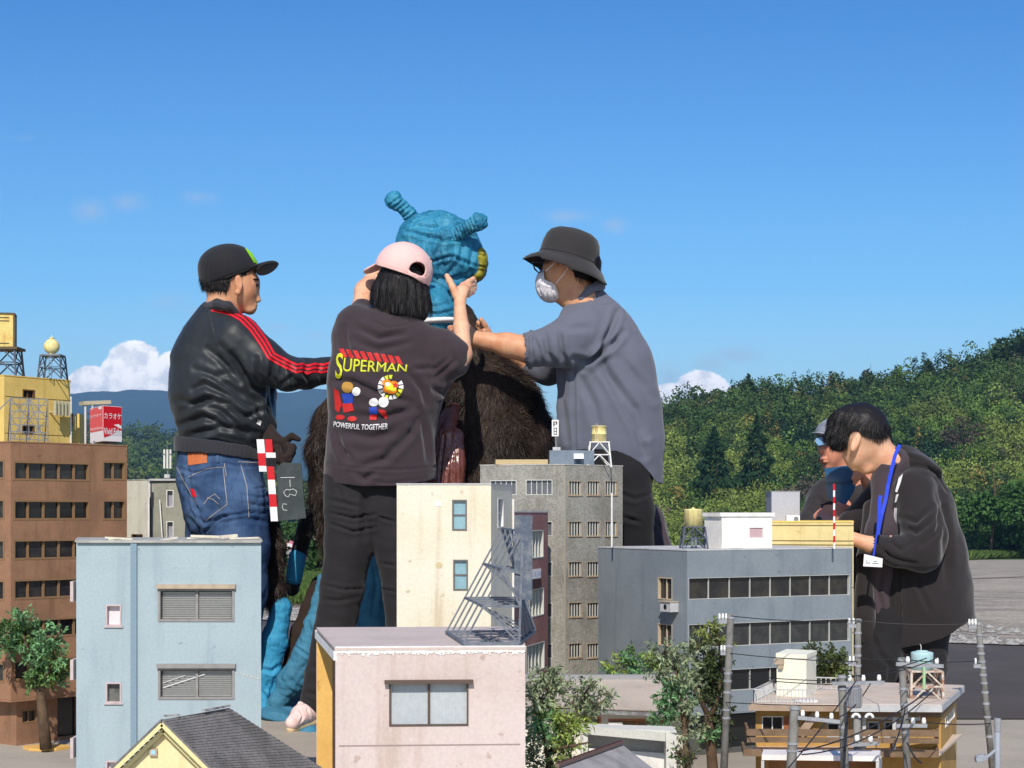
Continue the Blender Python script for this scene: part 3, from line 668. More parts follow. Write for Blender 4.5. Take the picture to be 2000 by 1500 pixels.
# ---- pale apartment block behind
pa, pb, pc = P2(236, 6.3), P2(292, 6.2), P2(392, 6.24)
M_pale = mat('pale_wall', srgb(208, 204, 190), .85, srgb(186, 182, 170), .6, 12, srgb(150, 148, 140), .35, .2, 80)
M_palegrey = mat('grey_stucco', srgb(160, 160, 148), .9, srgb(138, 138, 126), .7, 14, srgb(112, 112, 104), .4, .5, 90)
ap_, Fs = closed('apartment_building', 'pale grey model apartment block between the brown office and the jeans', 'building', [pa, pb, P2(300, 6.7), pa+Vector((0, .5))], ZH(938, 6.2), 0, M_pale, {0: [(257, 1043, 279, 1056)]}, M_trimg)
window(ap_, Fs[0], Fs[0].ops[0], mat('brown_frame', 0), M_glassd, 1)
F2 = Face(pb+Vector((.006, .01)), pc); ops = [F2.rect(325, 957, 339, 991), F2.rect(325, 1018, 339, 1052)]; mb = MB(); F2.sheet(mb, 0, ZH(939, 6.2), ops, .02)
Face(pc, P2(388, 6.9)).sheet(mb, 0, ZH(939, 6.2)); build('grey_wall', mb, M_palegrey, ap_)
for q in ops: window(ap_, F2, q, M_white, mat('grey_pane', srgb(150, 150, 160), .3), 1, 1, .003, .018)
mb = MB(); mb.prism([tuple(pb+Vector((0, -.004))), tuple(pc+Vector((.01, -.004))), tuple(P2(388, 6.9)), tuple(pb+Vector((0, .5)))], ZH(939, 6.2)+.0005, ZH(935, 6.2)); build('roof', mb, M_lgrey, ap_)
mb = MB(); mb.path([W(292, 944, 6.17), W(292, 970, 6.17), W(290.5, 975, 6.17), W(290.5, 1080, 6.17)], .004, 6); build('drainpipe', mb, M_white, ap_)
mb = MB(); mb.bar(W(312, 976, 6.2), W(317, 1050, 6.2), .004); build('rod', mb, M_white, ap_)
def antenna(label, px, yt, yb, Y, m=M_white, n=3):
    b = W(px, yb, Y); s = Y/FPX; t = thing('antenna', label, 'antenna', b)
    k = MB(); k.tube(b, W(px, yt+10, Y), .0022, n=6); k.tube(W(px, yt+10, Y), W(px, yt-8, Y), .0008, n=5); build('mast', k, M_steel, t)
    k = MB(); k.box((b.x, b.y, b.z+4*s), (10*s, 10*s, 7*s)); build('base', k, M_lgrey, t)
    for i in range(n):
        a = -1+i; k = MB(); k.tube(W(px+a*6, yt, Y-(.006 if i == 1 else 0)), W(px+a*6, yt+37, Y-(.006 if i == 1 else 0)), 2.1*s, n=8); build('dipole', k, m, t)
    k = MB(); k.box(W(px, yt+9, Y-.003), (15*s, 3*s, 1.6*s)); k.box(W(px, yt+33, Y), (13*s, 2*s, 1.2*s)); build('clamp', k, M_steel, t)
    return t
antenna('white three-tube aerial on the pale apartment block roof', 327, 878, 934, 6.25)
# ---- blue apartment block
M_chip0 = mat('chip_cream', srgb(228, 214, 190), .8)
M_blue = mat('pale_blue_wall', srgb(166, 182, 188), .8, srgb(154, 170, 178), .6, 6, srgb(132, 148, 158), .35, .12, 90)
M_bluep = mat('blue_pipe', srgb(128, 150, 164), .7, None, 0, 8, None, 0, .1, 90)
M_fgrey = mat('window_grey', srgb(150, 146, 144), .7, srgb(120, 116, 112), .5, 60)
M_lint = mat('lintel_tan', srgb(186, 168, 146), .8, srgb(150, 136, 120), .6, 60)
M_pinkf = mat('pinkish_frame', srgb(200, 184, 184), .7, srgb(170, 150, 150), .5, 60)
a, b = P2(149, 3.6), P2(510, 3.6)
M_blind = mat('blind', srgb(196, 196, 192), .5, None, 0, 8, None, 0, 0, wave=None); M_bw = mat('white_pane', srgb(228, 216, 220), .5)
bl, Fs = closed('apartment_building', 'pale blue model apartment block with two slatted windows, in front of the jeans', 'building', [a, b, P2(506, 4.0), P2(153, 4.0)], ZH(1059, 3.6), -.002, M_blue,
   {0: [(207, 1181, 237, 1223), (207, 1333, 237, 1373), (207, 1486, 237, 1530), (309, 1150, 458, 1214), (309, 1305, 458, 1366)]}, M_trimg, t=.012, cap=.0045, capo=.004)
F = Fs[0]
for i in (0, 1, 2): window(bl, F, F.ops[i], M_pinkf, M_bw if i != 1 else mat('mesh_pane', srgb(110, 112, 108), .5, srgb(70, 72, 70), .8, 60), 1, 1, .003, .012, sill=(.004, .003, .004), proud=.002)
for i in (3, 4):
    q = F.ops[i]; w = window(bl, F, q, M_fgrey, mat('blind_back', srgb(96, 98, 100), .5), 2, 1, .005, .013, proud=.002, mull=.006)
    mb = MB(); n = 12
    for k in range(n):
        z = q[2]+.006+(q[3]-q[2]-.018)*k/(n-1)
        for (u0, u1) in ((q[0]+.008, (q[0]+q[1])/2-.004), ((q[0]+q[1])/2+.004, q[1]-.008)):
            mb.add([F.p(u0, z, -.0112), F.p(u1, z, -.0112), F.p(u1, z+.0042, -.0085), F.p(u0, z+.0042, -.0085)], [(0, 1, 2, 3)])
    build('blind', mb, M_blind, w)
    mb = MB(); F.fbox(mb, q[0]-.002, q[1]+.003, q[3]+.0004, q[3]+.010, -.003, .009); build('lintel', mb, M_lint if i == 3 else M_fgrey, w)
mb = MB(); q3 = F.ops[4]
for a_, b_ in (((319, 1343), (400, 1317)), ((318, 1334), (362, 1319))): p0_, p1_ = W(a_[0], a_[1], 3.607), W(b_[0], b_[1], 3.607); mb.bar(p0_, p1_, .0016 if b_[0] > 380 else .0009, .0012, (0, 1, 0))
build('white_diagonal', mb, M_signw, w)  # two thin white diagonal bars across the lower pane
mb = MB()
for k in range(7): x_ = 462+k*7+random.random()*3; pc_ = W(x_, 1314+k*1.7+random.random()*2, 3.599); mb.box(pc_, (.002+.003*random.random(), .0008, .0016), Matrix.Rotation(R(10), 3, 'Y'))
build('paint_chip', mb, M_chip0, bl); bl.children[-1]
mb = MB(); q = F.rect(256, 1062, 268, 1200); F.fbox(mb, q[0], q[1], 0, ZH(1061, 3.6), .0003, .006); build('pilaster', mb, M_bluep, bl)
mb = MB(); F.fbox(mb, .002, F.L+.001, ZH(1060, 3.6), ZH(1056, 3.6), .0042, .008); build('eaves_strip', mb, M_trimg, bl)
mb = MB()
for y in (1140, 1293, 1446):
    for yy, hh_ in ((y, 30), (y+40, 20)): mb.box(W(146, yy+10, 3.66), (.006, .05, hh_*.0011))
for k in (0, 1, 2):
    m1 = MB(); y = 1142+k*152; m1.box(W(147, y+12, 3.68), (.007, .06, .045)); build('side_sill', m1, M_pinkf, bl)
for x0, x1, y0, y1, w_ in ((205, 258, 1050, 1053, .008), (210, 240, 1054, 1053, .006), (316, 345, 1055, 1050, .007), (365, 430, 1051, 1050, .006), (372, 445, 1047, 1049, .010), (430, 462, 1049, 1046, .012), (448, 505, 1052, 1050, .006)):
    mb = MB(); mb.bar(W(x0, y0, 3.63), W(x1, y1, 3.65), .014, w_*.55)
    solo('paper_strip', mb, mat('curled_paper', srgb(222, 214, 196), .85, srgb(190, 180, 160), .6, 50), {205: 'long curled cream paper strip on the blue block roof, leftmost', 210: 'thin cream strip lying under the leftmost paper strip on the blue roof', 316: 'small crumpled cream paper scrap on the blue block roof', 365: 'flat cream strip on the middle of the blue block roof', 372: 'cream paper roll on top of the blue block roof below the jeans', 430: 'curled paper end with pointed tip on the blue block roof', 448: 'thin strip near the right corner of the blue block roof'}[x0], 'paper strip', W((x0+x1)/2, (y0+y1)/2+3, 3.64), 'paper strips lying on the blue block roof')
# ---- gable-roofed house, bottom left
M_cry = mat('cream_yellow_wall', srgb(228, 216, 172), .8, srgb(225, 208, 150), .5, 12, srgb(200, 180, 130), .3, .15, 90)
M_shin = mat('dark_shingle', srgb(124, 120, 118), .95, srgb(96, 93, 92), .8, 18, None, 0, .5, 120, fine=.2)
hs = thing('house', 'cream gabled model house with dark shingled roof at the bottom left', 'house', (-.5, 2.5, 0))
ap0 = W(322, 1408, 2.45); e0 = W(218, 1508, 2.45); e1 = W(410, 1496, 2.45)
rb = W(447, 1388, 2.60)                          # far ridge end
rd = rb-ap0; ez = e1+(e1-ap0)*.25; ezL = e0+(e0-ap0)*.3
def P_(v): return Vector(v)
mb = MB(); ww = [ap0-Vector((0, 0, .012)), e0+(ap0-e0).normalized()*.012, e1+(ap0-e1).normalized()*.012]
wL = Vector((e0.x+.02, e0.y, 0)); wR = Vector((e1.x+.03, e1.y, 0)); lw = .0
top = ap0-Vector((0, 0, .014)); sl_ = (e0-ap0); sr_ = (ez-ap0)
lB = top+sl_*1.2; rB = top+sr_*1.2
mb.add([lB, rB, top, Vector((lB.x, lB.y, 0)), Vector((rB.x, rB.y, 0))], [(0, 1, 2), (3, 4, 1, 0)])
bo = Vector((rd.x, rd.y, 0)); 
dwn = W(640, 1512, 2.66)-rb; rBk = rb+dwn*1.05-Vector((0, 0, .01))
mb.add([lB+rd, rBk, top+rd-Vector((0, 0, .004)), Vector((lB.x, lB.y, 0))+bo, Vector((rBk.x, rBk.y, 0))], [(2, 1, 0), (0, 1, 4, 3)])
mb.add([lB, Vector((lB.x, lB.y, 0)), Vector((lB.x, lB.y, 0))+bo, lB+bo], [(0, 1, 2, 3)]); mb.add([rB, Vector((rB.x, rB.y, 0)), Vector((rBk.x, rBk.y, 0)), rBk], [(3, 2, 1, 0)])
build('wall', mb, M_cry, hs)
def slab(mb, a, b, c, d, t):                     # thin solid from a quad
    n = (Vector(b)-Vector(a)).cross(Vector(d)-Vector(a)).normalized()*t; q = [Vector(v) for v in (a, b, c, d)]; mb.add(q+[v-n for v in q], [(0, 1, 2, 3), (7, 6, 5, 4), (0, 4, 5, 1), (1, 5, 6, 2), (2, 6, 7, 3), (3, 7, 4, 0)])
fr_ = Vector((0, -.018, 0)); up = Vector((0, 0, .004))
dwn = W(640, 1512, 2.66)-rb
A0 = ap0+fr_+up; rs = MB()
nr = 26                                           # right slope in courses
sR = (e1-ap0)*1.35
rbk = rb+up
for k in range(nr):
    t0, t1 = k/nr, (k+1)/nr
    a_, b_ = A0+sR*t0, A0+sR*t1; c_, d_ = rbk+dwn*1.1*t1, rbk+dwn*1.1*t0; n_ = (b_-a_).cross(d_-a_).normalized()
    if n_.z < 0: n_ = -n_
    rs.add([a_+n_*.0005, b_+n_*.0014, c_+n_*.0014, d_+n_*.0005, b_-n_*.001, c_-n_*.001], [(0, 1, 2, 3), (1, 4, 5, 2)])
lS = (e0-ap0)*1.3
for k in range(14):
    t0, t1 = k/14, (k+1)/14; a_, b_ = A0+lS*t0, A0+lS*t1; n_ = Vector((-.6, 0, .8)); rs.add([a_+n_*.0005, b_+n_*.0024, b_+n_*.0024+rd, a_+n_*.0005+rd], [(3, 2, 1, 0)])
rf = build('roof', rs, M_shin, hs)
for (S_, nm, w_, m_, fo) in ((sR, 'bargeboard', .007, M_cry, -.001), (lS, 'bargeboard', .007, M_cry, -.001)):
    mb = MB(); mb.bar(A0+Vector((0, fo, -.006)), A0+Vector((0, fo, -.006))+S_, .006, .007); build(nm, mb, mat('cream_board', srgb(228, 214, 160), .8), rf)
    mb = MB(); mb.bar(A0+Vector((0, -.003, .0005)), A0+Vector((0, -.003, .0005))+S_, .004, .003); build('roof_edge', mb, M_shin, rf)
    mb = MB(); mb.bar(A0+Vector((0, .010, -.017)), A0+Vector((0, .010, -.017))+S_, .006, .006); build('trim', mb, mat('cream_board', 0), rf)
mb = MB(); mb.bar(A0+Vector((-.001, .02, .003)), A0+rd*.25+Vector((0, 0, .003)), .006, .003); mb.bar(A0+rd*.62+Vector((0, 0, .004)), rbk+Vector((0, 0, .004)), .006, .003); build('ridge_cap', mb, mat('ridge_pale', srgb(190, 186, 180), .8, srgb(110, 108, 106), 1, 60), rf)
mb = MB(); q = W(300, 1469, 2.448); mb.box((q.x, q.y, q.z), (.0115, .006, .011)); vt = build('vent', mb, M_lint, hs)
mb = MB(); mb.box((q.x, q.y-.0034, q.z), (.0068, .001, .0065)); build('pane', mb, mat('sky_pane', srgb(160, 205, 225), .2), vt)
# ---- pink house
M_pink = mat('pink_wall', srgb(210, 194, 190), .8, srgb(194, 178, 168), .6, 6, srgb(176, 148, 132), .5, .15, 80)
M_pinkt = mat('pink_roof', srgb(204, 188, 180), .85, srgb(186, 172, 166), .6, 8, None, 0, .2, 60)
M_ply = mat('plywood', srgb(228, 182, 104), .75, srgb(206, 158, 84), .5, 6, srgb(190, 140, 76), .3, .1, 60)
M_chip = mat('chipped_white', srgb(240, 238, 234), .8, srgb(222, 204, 200), .7, 50, None, 0, .6, 120)
ph = thing('house', 'pale pink flat-roofed model house with one reeded window, centre front', 'house', (P2(655, 2.7).x, 2.7, 0))
a, b = P2(655, 2.7), P2(1026, 2.72); F = Face(a, b); q = F.rect(760, 1333, 915, 1419); ztp = ZH(1271, 2.7)
bl_, br_ = P2(618, 3.18), P2(1016, 3.2)
mb = MB(); F.sheet(mb, 0, ztp, [q], .014); Face(b, br_).sheet(mb, 0, ztp); Face(br_, bl_).sheet(mb, 0, ztp)
mb.quad((a.x, a.y, 0), (a.x, a.y, ztp), (a.x+.002, a.y+.016, ztp), (a.x+.002, a.y+.016, 0)); Face(Vector((b.x-.003, b.y+.014)), Vector((a.x+.002, a.y+.016))).sheet(mb, 0, ztp)
build('wall', mb, M_pink, ph)
mb = MB(); mb.prism([(a.x-.001, a.y-.002), (b.x+.001, b.y-.002), (br_.x+.001, br_.y), (bl_.x, bl_.y)], ztp+.0003, ztp+.005); build('roof', mb, M_pinkt, ph)
mb = MB(); n = 130
for k in range(n):                                # ragged chipped white front edge
    s0, s1 = F.L*k/n, F.L*(k+1)/n; h_ = .003+.005*abs(mnoise.noise(Vector((k*.61, 1.7, 0))))*2; F.fbox(mb, s0, s1, ztp-h_, ztp+.0062, .0003, .0011+.0006*random.random())
F.fbox(mb, 0, F.L, ztp+.0053, ztp+.0064, -.012, .0002)
build('roof_edge', mb, M_chip, ph)
mb = MB(); g_ = Vector((bl_.x-a.x, bl_.y-a.y, 0)); A3 = Vector((a.x, a.y, ztp)); B3 = Vector((bl_.x, bl_.y, ztp))
mb.add([A3+Vector((-.003, 0, -.016)), A3+Vector((-.003, 0, 0)), B3+Vector((-.003, 0, 0)), B3+Vector((-.003, 0, -.016)), A3+Vector((.003, 0, -.016)), A3+Vector((.003, 0, 0)), B3+Vector((.003, 0, 0)), B3+Vector((.003, 0, -.016))], [(0, 1, 2, 3), (7, 6, 5, 4), (0, 3, 7, 4), (0, 4, 5, 1), (3, 2, 6, 7)])
build('fascia', mb, M_chip, ph)
mb = MB(); pp = P2(618.5, 3.15); mb.box((pp.x+.016, pp.y-.004, ztp/2-.009), (.030, .008, ztp-.018)); build('side_panel', mb, M_ply, ph)
pp = P2(640, 2.95); mb = MB(); mb.box((a.x-.008, 2.86, ZH(1500, 2.86)/2+.03), (.014, .004, ZH(1436, 2.8))); build('inner_board', mb, M_white, ph)
M_reed = mat('reeded_glass', srgb(188, 194, 198), .35, srgb(168, 176, 184), .5, 10, None, 0, .1, 60, wave=('X', 130, .6))
w = window(ph, F, q, mat('dark_brown_frame', srgb(92, 78, 70), .6), M_reed, 2, 1, .0028, .008, mull=.004)
mb = MB(); q2 = F.rect(751, 1328, 924, 1335); F.fbox(mb, q2[0], q2[1], q2[2], q2[3], .0004, .011); build('lintel', mb, mat('dark_brown_frame', 0), w)
mb = MB(); q2 = F.rect(662, 1456, 1016, 1457); F.fbox(mb, q2[0], q2[1], q2[2]-.0006, q2[3]+.0004, .0002, .0008); build('joint', mb, mat('joint_pink', srgb(160, 140, 138), .9), ph)
# ---- steel frame standing on the pink roof
M_fr = mat('frame_grey', srgb(114, 120, 130), .6, srgb(80, 86, 96), .6, 80, None, 0, .3, 120)
t = thing('sign_frame', 'grey welded sign frame shaped like a wedge on the pink roof corner', 'frame', W(950, 1255, 2.8)); zr = ztp+.005
def Z3(px, py, Y): return W(px, py, Y)
Bf0, Bf1 = Z3(906, 1257, 2.74), Z3(1014, 1255, 2.74); Bb0 = Vector(((872-1000)/FPX*3.0, 3.0, zr+.004)); Bb1 = Vector((Bf1.x+.03, 3.02, zr+.004))
Bf0.z = Bf1.z = zr+.004
Tb = [Vector((Bf1.x+.004-.0*k, 2.755+.075*k, ZH(1034+0*k, 2.8)+.0*k)) for k in range(4)]
Tf = Vector((Bf1.x+.006, 2.745, ZH(1038, 2.745))); Tbk = Vector((Bb1.x-.06, 3.0, ZH(1032, 3.0)))
mb = MB()
for p_, q_ in ((Bf0, Bf1), (Bf1, Bb1), (Bb1, Bb0), (Bb0, Bf0)): mb.bar(p_, q_, .005, .005)
for k in range(1, 4): u = k/4; mb.bar(Bf0.lerp(Bb0, u), Bf1.lerp(Bb1, u), .003)
for k in range(1, 4): u = k/4; mb.bar(Bf0.lerp(Bf1, u), Bb0.lerp(Bb1, 1-u), .003)
build('base', mb, M_fr, t)
mb = MB(); ups = []
for k in range(5): u = k/4; ups.append((Bf1.lerp(Bb1, u), Tf.lerp(Tbk, u)))
for p_, q_ in ups: mb.bar(p_, q_, .004, .005)
for v in (0.33, .62, 1.0): mb.bar(ups[0][0].lerp(ups[0][1], v), ups[4][0].lerp(ups[4][1], v), .004, .0034)
for k in range(4):
    for v0, v1 in ((.33, .62), (.62, 1.0), (0, .33)): mb.bar(ups[k][0].lerp(ups[k][1], v0), ups[k+1][0].lerp(ups[k+1][1], v1), .0027); mb.bar(ups[k+1][0].lerp(ups[k+1][1], v0), ups[k][0].lerp(ups[k][1], v1), .0027)
build('upright_grid', mb, M_fr, t)
mb = MB(); mb.box((Tf.x+.006, Tf.y-.001, (Tf.z+zr+.06)/2+.022), (.020, .004, Tf.z-zr-.05)); mb.box((Tf.x-.006, Tf.y+.002, (Tf.z+zr+.06)/2+.022), (.016, .003, Tf.z-zr-.05)); build('side_plate', mb, mat('frame_plate', srgb(84, 94, 110), .6, srgb(170, 168, 164), .3, 60), t)
mb = MB()
for k in range(5):
    u = k/4; g0 = Bf0.lerp(Bb0, u); tp_ = ups[k][1]; mb.bar(g0, tp_, .0032)
    m1 = g0.lerp(tp_, .33); mb.bar(m1, ups[k][0].lerp(ups[k][1], .33), .0034); m2 = g0.lerp(tp_, .66); mb.bar(m2, ups[k][0].lerp(ups[k][1], .62), .003)
    mb.bar(m1, ups[k][0], .003); mb.bar(m2, ups[k][0].lerp(ups[k][1], .33), .003)
for v in (.33, .66): mb.bar(Bf0.lerp(ups[0][1], v), Bb0.lerp(ups[4][1], v), .0034)
build('brace', mb, M_fr, t)
# ---- cream building
M_cream = mat('cream_wall', srgb(230, 222, 202), .85, srgb(216, 202, 170), .5, 5, srgb(180, 152, 116), .5, .3, 70)
M_wblue = mat('sky_blue_pane', srgb(140, 178, 190), .15, srgb(120, 160, 176), .5, 20, None, 0, 0, spec=.6)
M_wfr = mat('bronze_frame', srgb(112, 108, 104), .6)
a, b, c = P2(775, 4.2), P2(959, 4.2), P2(1000, 4.5)
cb, Fs = closed('apartment_building', 'cream model building with two blue-paned sash windows, behind the pink house', 'building', [a, b, c, P2(800, 4.7)], ZH(947, 4.2), 0, M_cream, {0: [(883, 976, 912, 1036), (885, 1093, 914, 1153)], 1: [(972, 973, 983, 1031)]}, M_lgrey, t=.010)
for q in Fs[0].ops: window(cb, Fs[0], q, M_wfr, M_wblue, 1, 2, .004, .006, proud=.002)
window(cb, Fs[1], Fs[1].ops[0], M_white, mat('grey_pane', 0), 1, 2, .003, .009)
F = Fs[0]
mb = MB(); q = F.rect(849, 978, 862, 989); F.fbox(mb, *q, .0003, .001); build('patch', mb, M_signw, cb)
mb = MB(); q = F.rect(851, 1098, 864, 1110); c_ = F.p((q[0]+q[1])/2, (q[2]+q[3])/2, .0005); n = 12
mb.add([c_+Vector((.009*math.cos(k*6.283/n), 0, .0085*math.sin(k*6.283/n))) for k in range(n)], [tuple(range(n))]); build('stain', mb, mat('stain_tan', srgb(206, 190, 150), .9), cb)
mb = MB(); mb.path([Fs[1].p(Fs[1].L-.004, ZH(975, 4.5), .004), Fs[1].p(Fs[1].L-.004, 0, .004)], .003, 6); build('drainpipe', mb, M_white, cb)
# ---- brick building
M_brick = bpy.data.materials.new('brick_wall'); M_brick.use_nodes = True; nt = M_brick.node_tree; b_ = nt.nodes['Principled BSDF']; b_.inputs['Roughness'].default_value = .9
bt = nd(nt, 'ShaderNodeTexBrick'); setin(bt, Scale=1.0, Mortar_Size=.0007, Brick_Width=.009, Row_Height=.0035); bt.inputs['Color1'].default_value = (*srgb(150, 84, 78), 1); bt.inputs['Color2'].default_value = (*srgb(120, 66, 64), 1); bt.inputs['Mortar'].default_value = (*srgb(150, 120, 116), 1)
tc_ = nd(nt, 'ShaderNodeTexCoord'); sp = nd(nt, 'ShaderNodeSeparateXYZ'); nt.links.new(tc_.outputs['Object'], sp.inputs[0]); cm = nd(nt, 'ShaderNodeCombineXYZ'); nt.links.new(mth(nt, 'ADD', sp.outputs[0], sp.outputs[1]), cm.inputs[0]); nt.links.new(sp.outputs[2], cm.inputs[1]); nt.links.new(cm.outputs[0], bt.inputs['Vector'])
nn = nd(nt, 'ShaderNodeTexNoise'); setin(nn, Scale=14, Detail=6); nt.links.new(tc_.outputs['Object'], nn.inputs['Vector'])
nt.links.new(mixc(nt, smoothstep(nt, nn.outputs[0], .45, .75, 0, .5), bt.outputs[0], srgb(176, 140, 134)), b_.inputs['Base Color'])
a, b, c = P2(996, 4.75), P2(1000.5, 4.75), P2(1070, 5.15)
M_curt = mat('curtain', srgb(176, 176, 160), .8, srgb(140, 140, 128), .7, 40, None, 0, .1, wave=('X', 70, .8))
M_mul = mat('aluminium', srgb(196, 196, 190), .5)
bk, Fs = closed('brick_building', 'dark red brick model building behind the grey wedge frame', 'building', [a, b, c, c+Vector((-.2, .4)), a+Vector((-.2, .5))], ZH(1001, 4.75), 0, M_brick,
  {1: [(1031, 1036, 1061, 1092), (1031, 1153, 1062, 1208), (1028, 1262, 1063, 1318)]}, M_lgrey, t=.012)
for q in Fs[1].ops: window(bk, Fs[1], q, M_mul, M_curt, 5, 1, .003, .010)
F = Fs[1]; mb = MB(); q = F.rect(1033, 1113, 1055, 1132); F.fbox(mb, *q, .0006, .003); nb = build('notice_board', mb, M_signw, bk)
wall_text(bk, 'notice_lettering', F, (q[0]+.006, q[1]-.005, q[2]+.006, q[3]-.009), 'よく川', mat('faded_blue_ink', srgb(110, 130, 190), .6, fine=0), .0034)
mb = MB(); q = F.rect(1032, 1134, 1054, 1149); F.fbox(mb, *q, .0004, .006); build('dark_panel', mb, mat('dark_panel', srgb(70, 40, 44), .7), bk)
# ---- grey concrete tower
M_concr = mat('raw_concrete', srgb(152, 149, 141), .9, srgb(122, 120, 114), .8, 7, srgb(104, 88, 70), .4, .5, 70, fine=.2)
a, b, c = P2(938, 5.36), P2(1102, 5.28), P2(1216, 5.46)
r1 = [(939, 967), (1018, 1047), (1097, 1126), (1177, 1206), (1257, 1286)]
ops0 = [(957, 938, 1009, 967), (1027, 937, 1079, 967)]+[(1066, y0, 1079, y1) for y0, y1 in r1[1:]]
ops1 = []
for k, (y0, y1) in enumerate(r1):
    for (x0, x1) in ((1110, 1137), (1146, 1172), (1181, 1206)): ops1.append((x0, y0, x1, y1-0))
ct, Fs = closed('concrete_building', 'weathered grey concrete model tower with rows of barred windows', 'building', [a, b, c, c+a-b], ZH(909, 5.31), 0, M_concr, {0: ops0, 1: ops1}, M_trimg, t=.012)
M_gp = mat('dusty_pane', srgb(104, 106, 112), .25, srgb(80, 82, 88), .6, 30)
for i, q in enumerate(Fs[0].ops): window(ct, Fs[0], q, M_mul, M_gp, 5 if i < 2 else 1, 1, .0025, .008)
for q in Fs[1].ops:
    w = window(ct, Fs[1], q, mat('stained_sill', srgb(176, 160, 136), .8, srgb(140, 110, 80), .6, 60), M_glassd, 1, 1, .002, .011, sill=(.001, .003, .003))
    mb = MB(); 
    for k in range(5): s_ = q[0]+(q[1]-q[0])*(k+.5)/5; Fs[1].fbox(mb, s_-.0017, s_+.0017, q[2]+.002, q[3]-.002, -.006, -.003)
    build('bars', mb, M_mul, w)
mb = MB(); Fs[1].fbox(mb, -.001, .004, .1, ZH(912, 5.31), .0004, .003); build('corner_pipe', mb, mat('pale_concrete', srgb(170, 164, 148), .9), ct)
zc = ZH(909, 5.31)+.004
t = thing('roof_hut', 'blue-grey hut with a white awning on the concrete tower roof', 'hut', W(1118, 912, 5.38)); q = W(1118, 895, 5.38)
mb = MB(); q0, q1 = W(1073, 880, 5.39), W(1160, 910, 5.39); mb.box(((q0.x+q1.x)/2, 5.42, (q0.z+zc)/2), (q1.x-q0.x, .10, q0.z-zc)); build('wall', mb, mat('hut_grey', srgb(120, 132, 146), .8, srgb(100, 112, 126), .7, 20), t)
mb = MB(); p_ = W(1130, 889, 5.36)
for k in range(6):
    a0, a1 = R(90*k/6), R(90*(k+1)/6); mb.add([(p_.x-.016, 5.37-.03*math.sin(a0), p_.z-.012+.018*math.cos(a0)), (p_.x+.016, 5.37-.03*math.sin(a0), p_.z-.012+.018*math.cos(a0)), (p_.x+.016, 5.37-.03*math.sin(a1), p_.z-.012+.018*math.cos(a1)), (p_.x-.016, 5.37-.03*math.sin(a1), p_.z-.012+.018*math.cos(a1))], [(0, 1, 2, 3)])
build('awning', mb, M_signw, t)
mb = MB(); mb.box((p_.x, 5.3685, p_.z-.028), (.012, .002, .03)); build('door', mb, mat('hut_door', srgb(70, 82, 100), .7), t)
mb = MB(); q0, q1 = W(968, 904, 5.35), W(1070, 908, 5.35); mb.prism([(q0.x, 5.34), (q1.x, 5.33), (q1.x, 5.41), (q0.x+.01, 5.42)], zc, zc+.016)
solo('roof_plank', mb, mat('tan_board', srgb(190, 170, 130), .8), 'long tan plank lying on the left of the concrete tower roof', 'plank', (q0.x, 5.34, zc))
vs = W(1085, 870, 5.38); t = thing('rooftop_sign', 'slim white vertical sign on a mast above the blue-grey hut', 'sign', W(1087, 880, 5.39)); s = 5.38/FPX
Fz = Face(P2(1078, 5.38), P2(1091, 5.38)); mb = MB(); Fz.fbox(mb, 0, Fz.L, ZH(852, 5.38), ZH(820, 5.38), -.006, 0); build('sign_board', mb, M_signw, t)
mb = MB(); mk = [(.2, .8, .85, .9), (.2, .8, .72, .76), (.62, .8, .72, .9), (.2, .38, .60, .9), (.25, .75, .48, .52), (.25, .37, .1, .52), (.63, .75, .1, .52), (.25, .75, .28, .32), (.25, .75, .1, .14)]
for x0, x1, y0, y1 in mk: Fz.fbox(mb, x0*Fz.L, x1*Fz.L, ZH(852, 5.38)+y0*32*s, ZH(852, 5.38)+y1*32*s, .0003, .001)
build('lettering', mb, mat('black_ink', (.02, .02, .02), .6), t)
mb = MB(); mb.tube(W(1085, 852, 5.385), W(1086, 874, 5.385), .0025, n=6); build('mast', mb, M_steel, t); mb = MB(); mb.box(W(1087, 877, 5.39), (15*s, 12*s, 7*s)); build('base', mb, M_lgrey, t)
t, b, s = tank_stand('water_tank', 'cream drum water tank on white lattice legs, concrete tower roof', 1170, 913, 864, 5.41, 46, 36, M_white, .0028)
lathe_px(t, 'tank', 1170, [(14, 863), (14, 849), (15, 848.5), (15, 847), (14, 846.5), (14, 834), (15, 833.5), (15, 832), (2, 831.5)], 5.41, M_tankc)
mb = MB(); mb.box((b.x, b.y, ZH(864, 5.41)), (40*s, 40*s, 2*s)); build('platform', mb, M_white, t)
mb = MB()
for k in range(12): mb.bar((b.x-8*s, b.y-16*s, ZH(862-k*3, 5.41)), (b.x-4*s, b.y-16*s, ZH(862-k*3, 5.41)), .0012)
mb.bar((b.x-8*s, b.y-16*s, ZH(866, 5.41)), (b.x-8*s, b.y-16*s, ZH(830, 5.41)), .0015); mb.bar((b.x-4*s, b.y-16*s, ZH(866, 5.41)), (b.x-4*s, b.y-16*s, ZH(830, 5.41)), .0015); build('ladder', mb, M_rust, t)
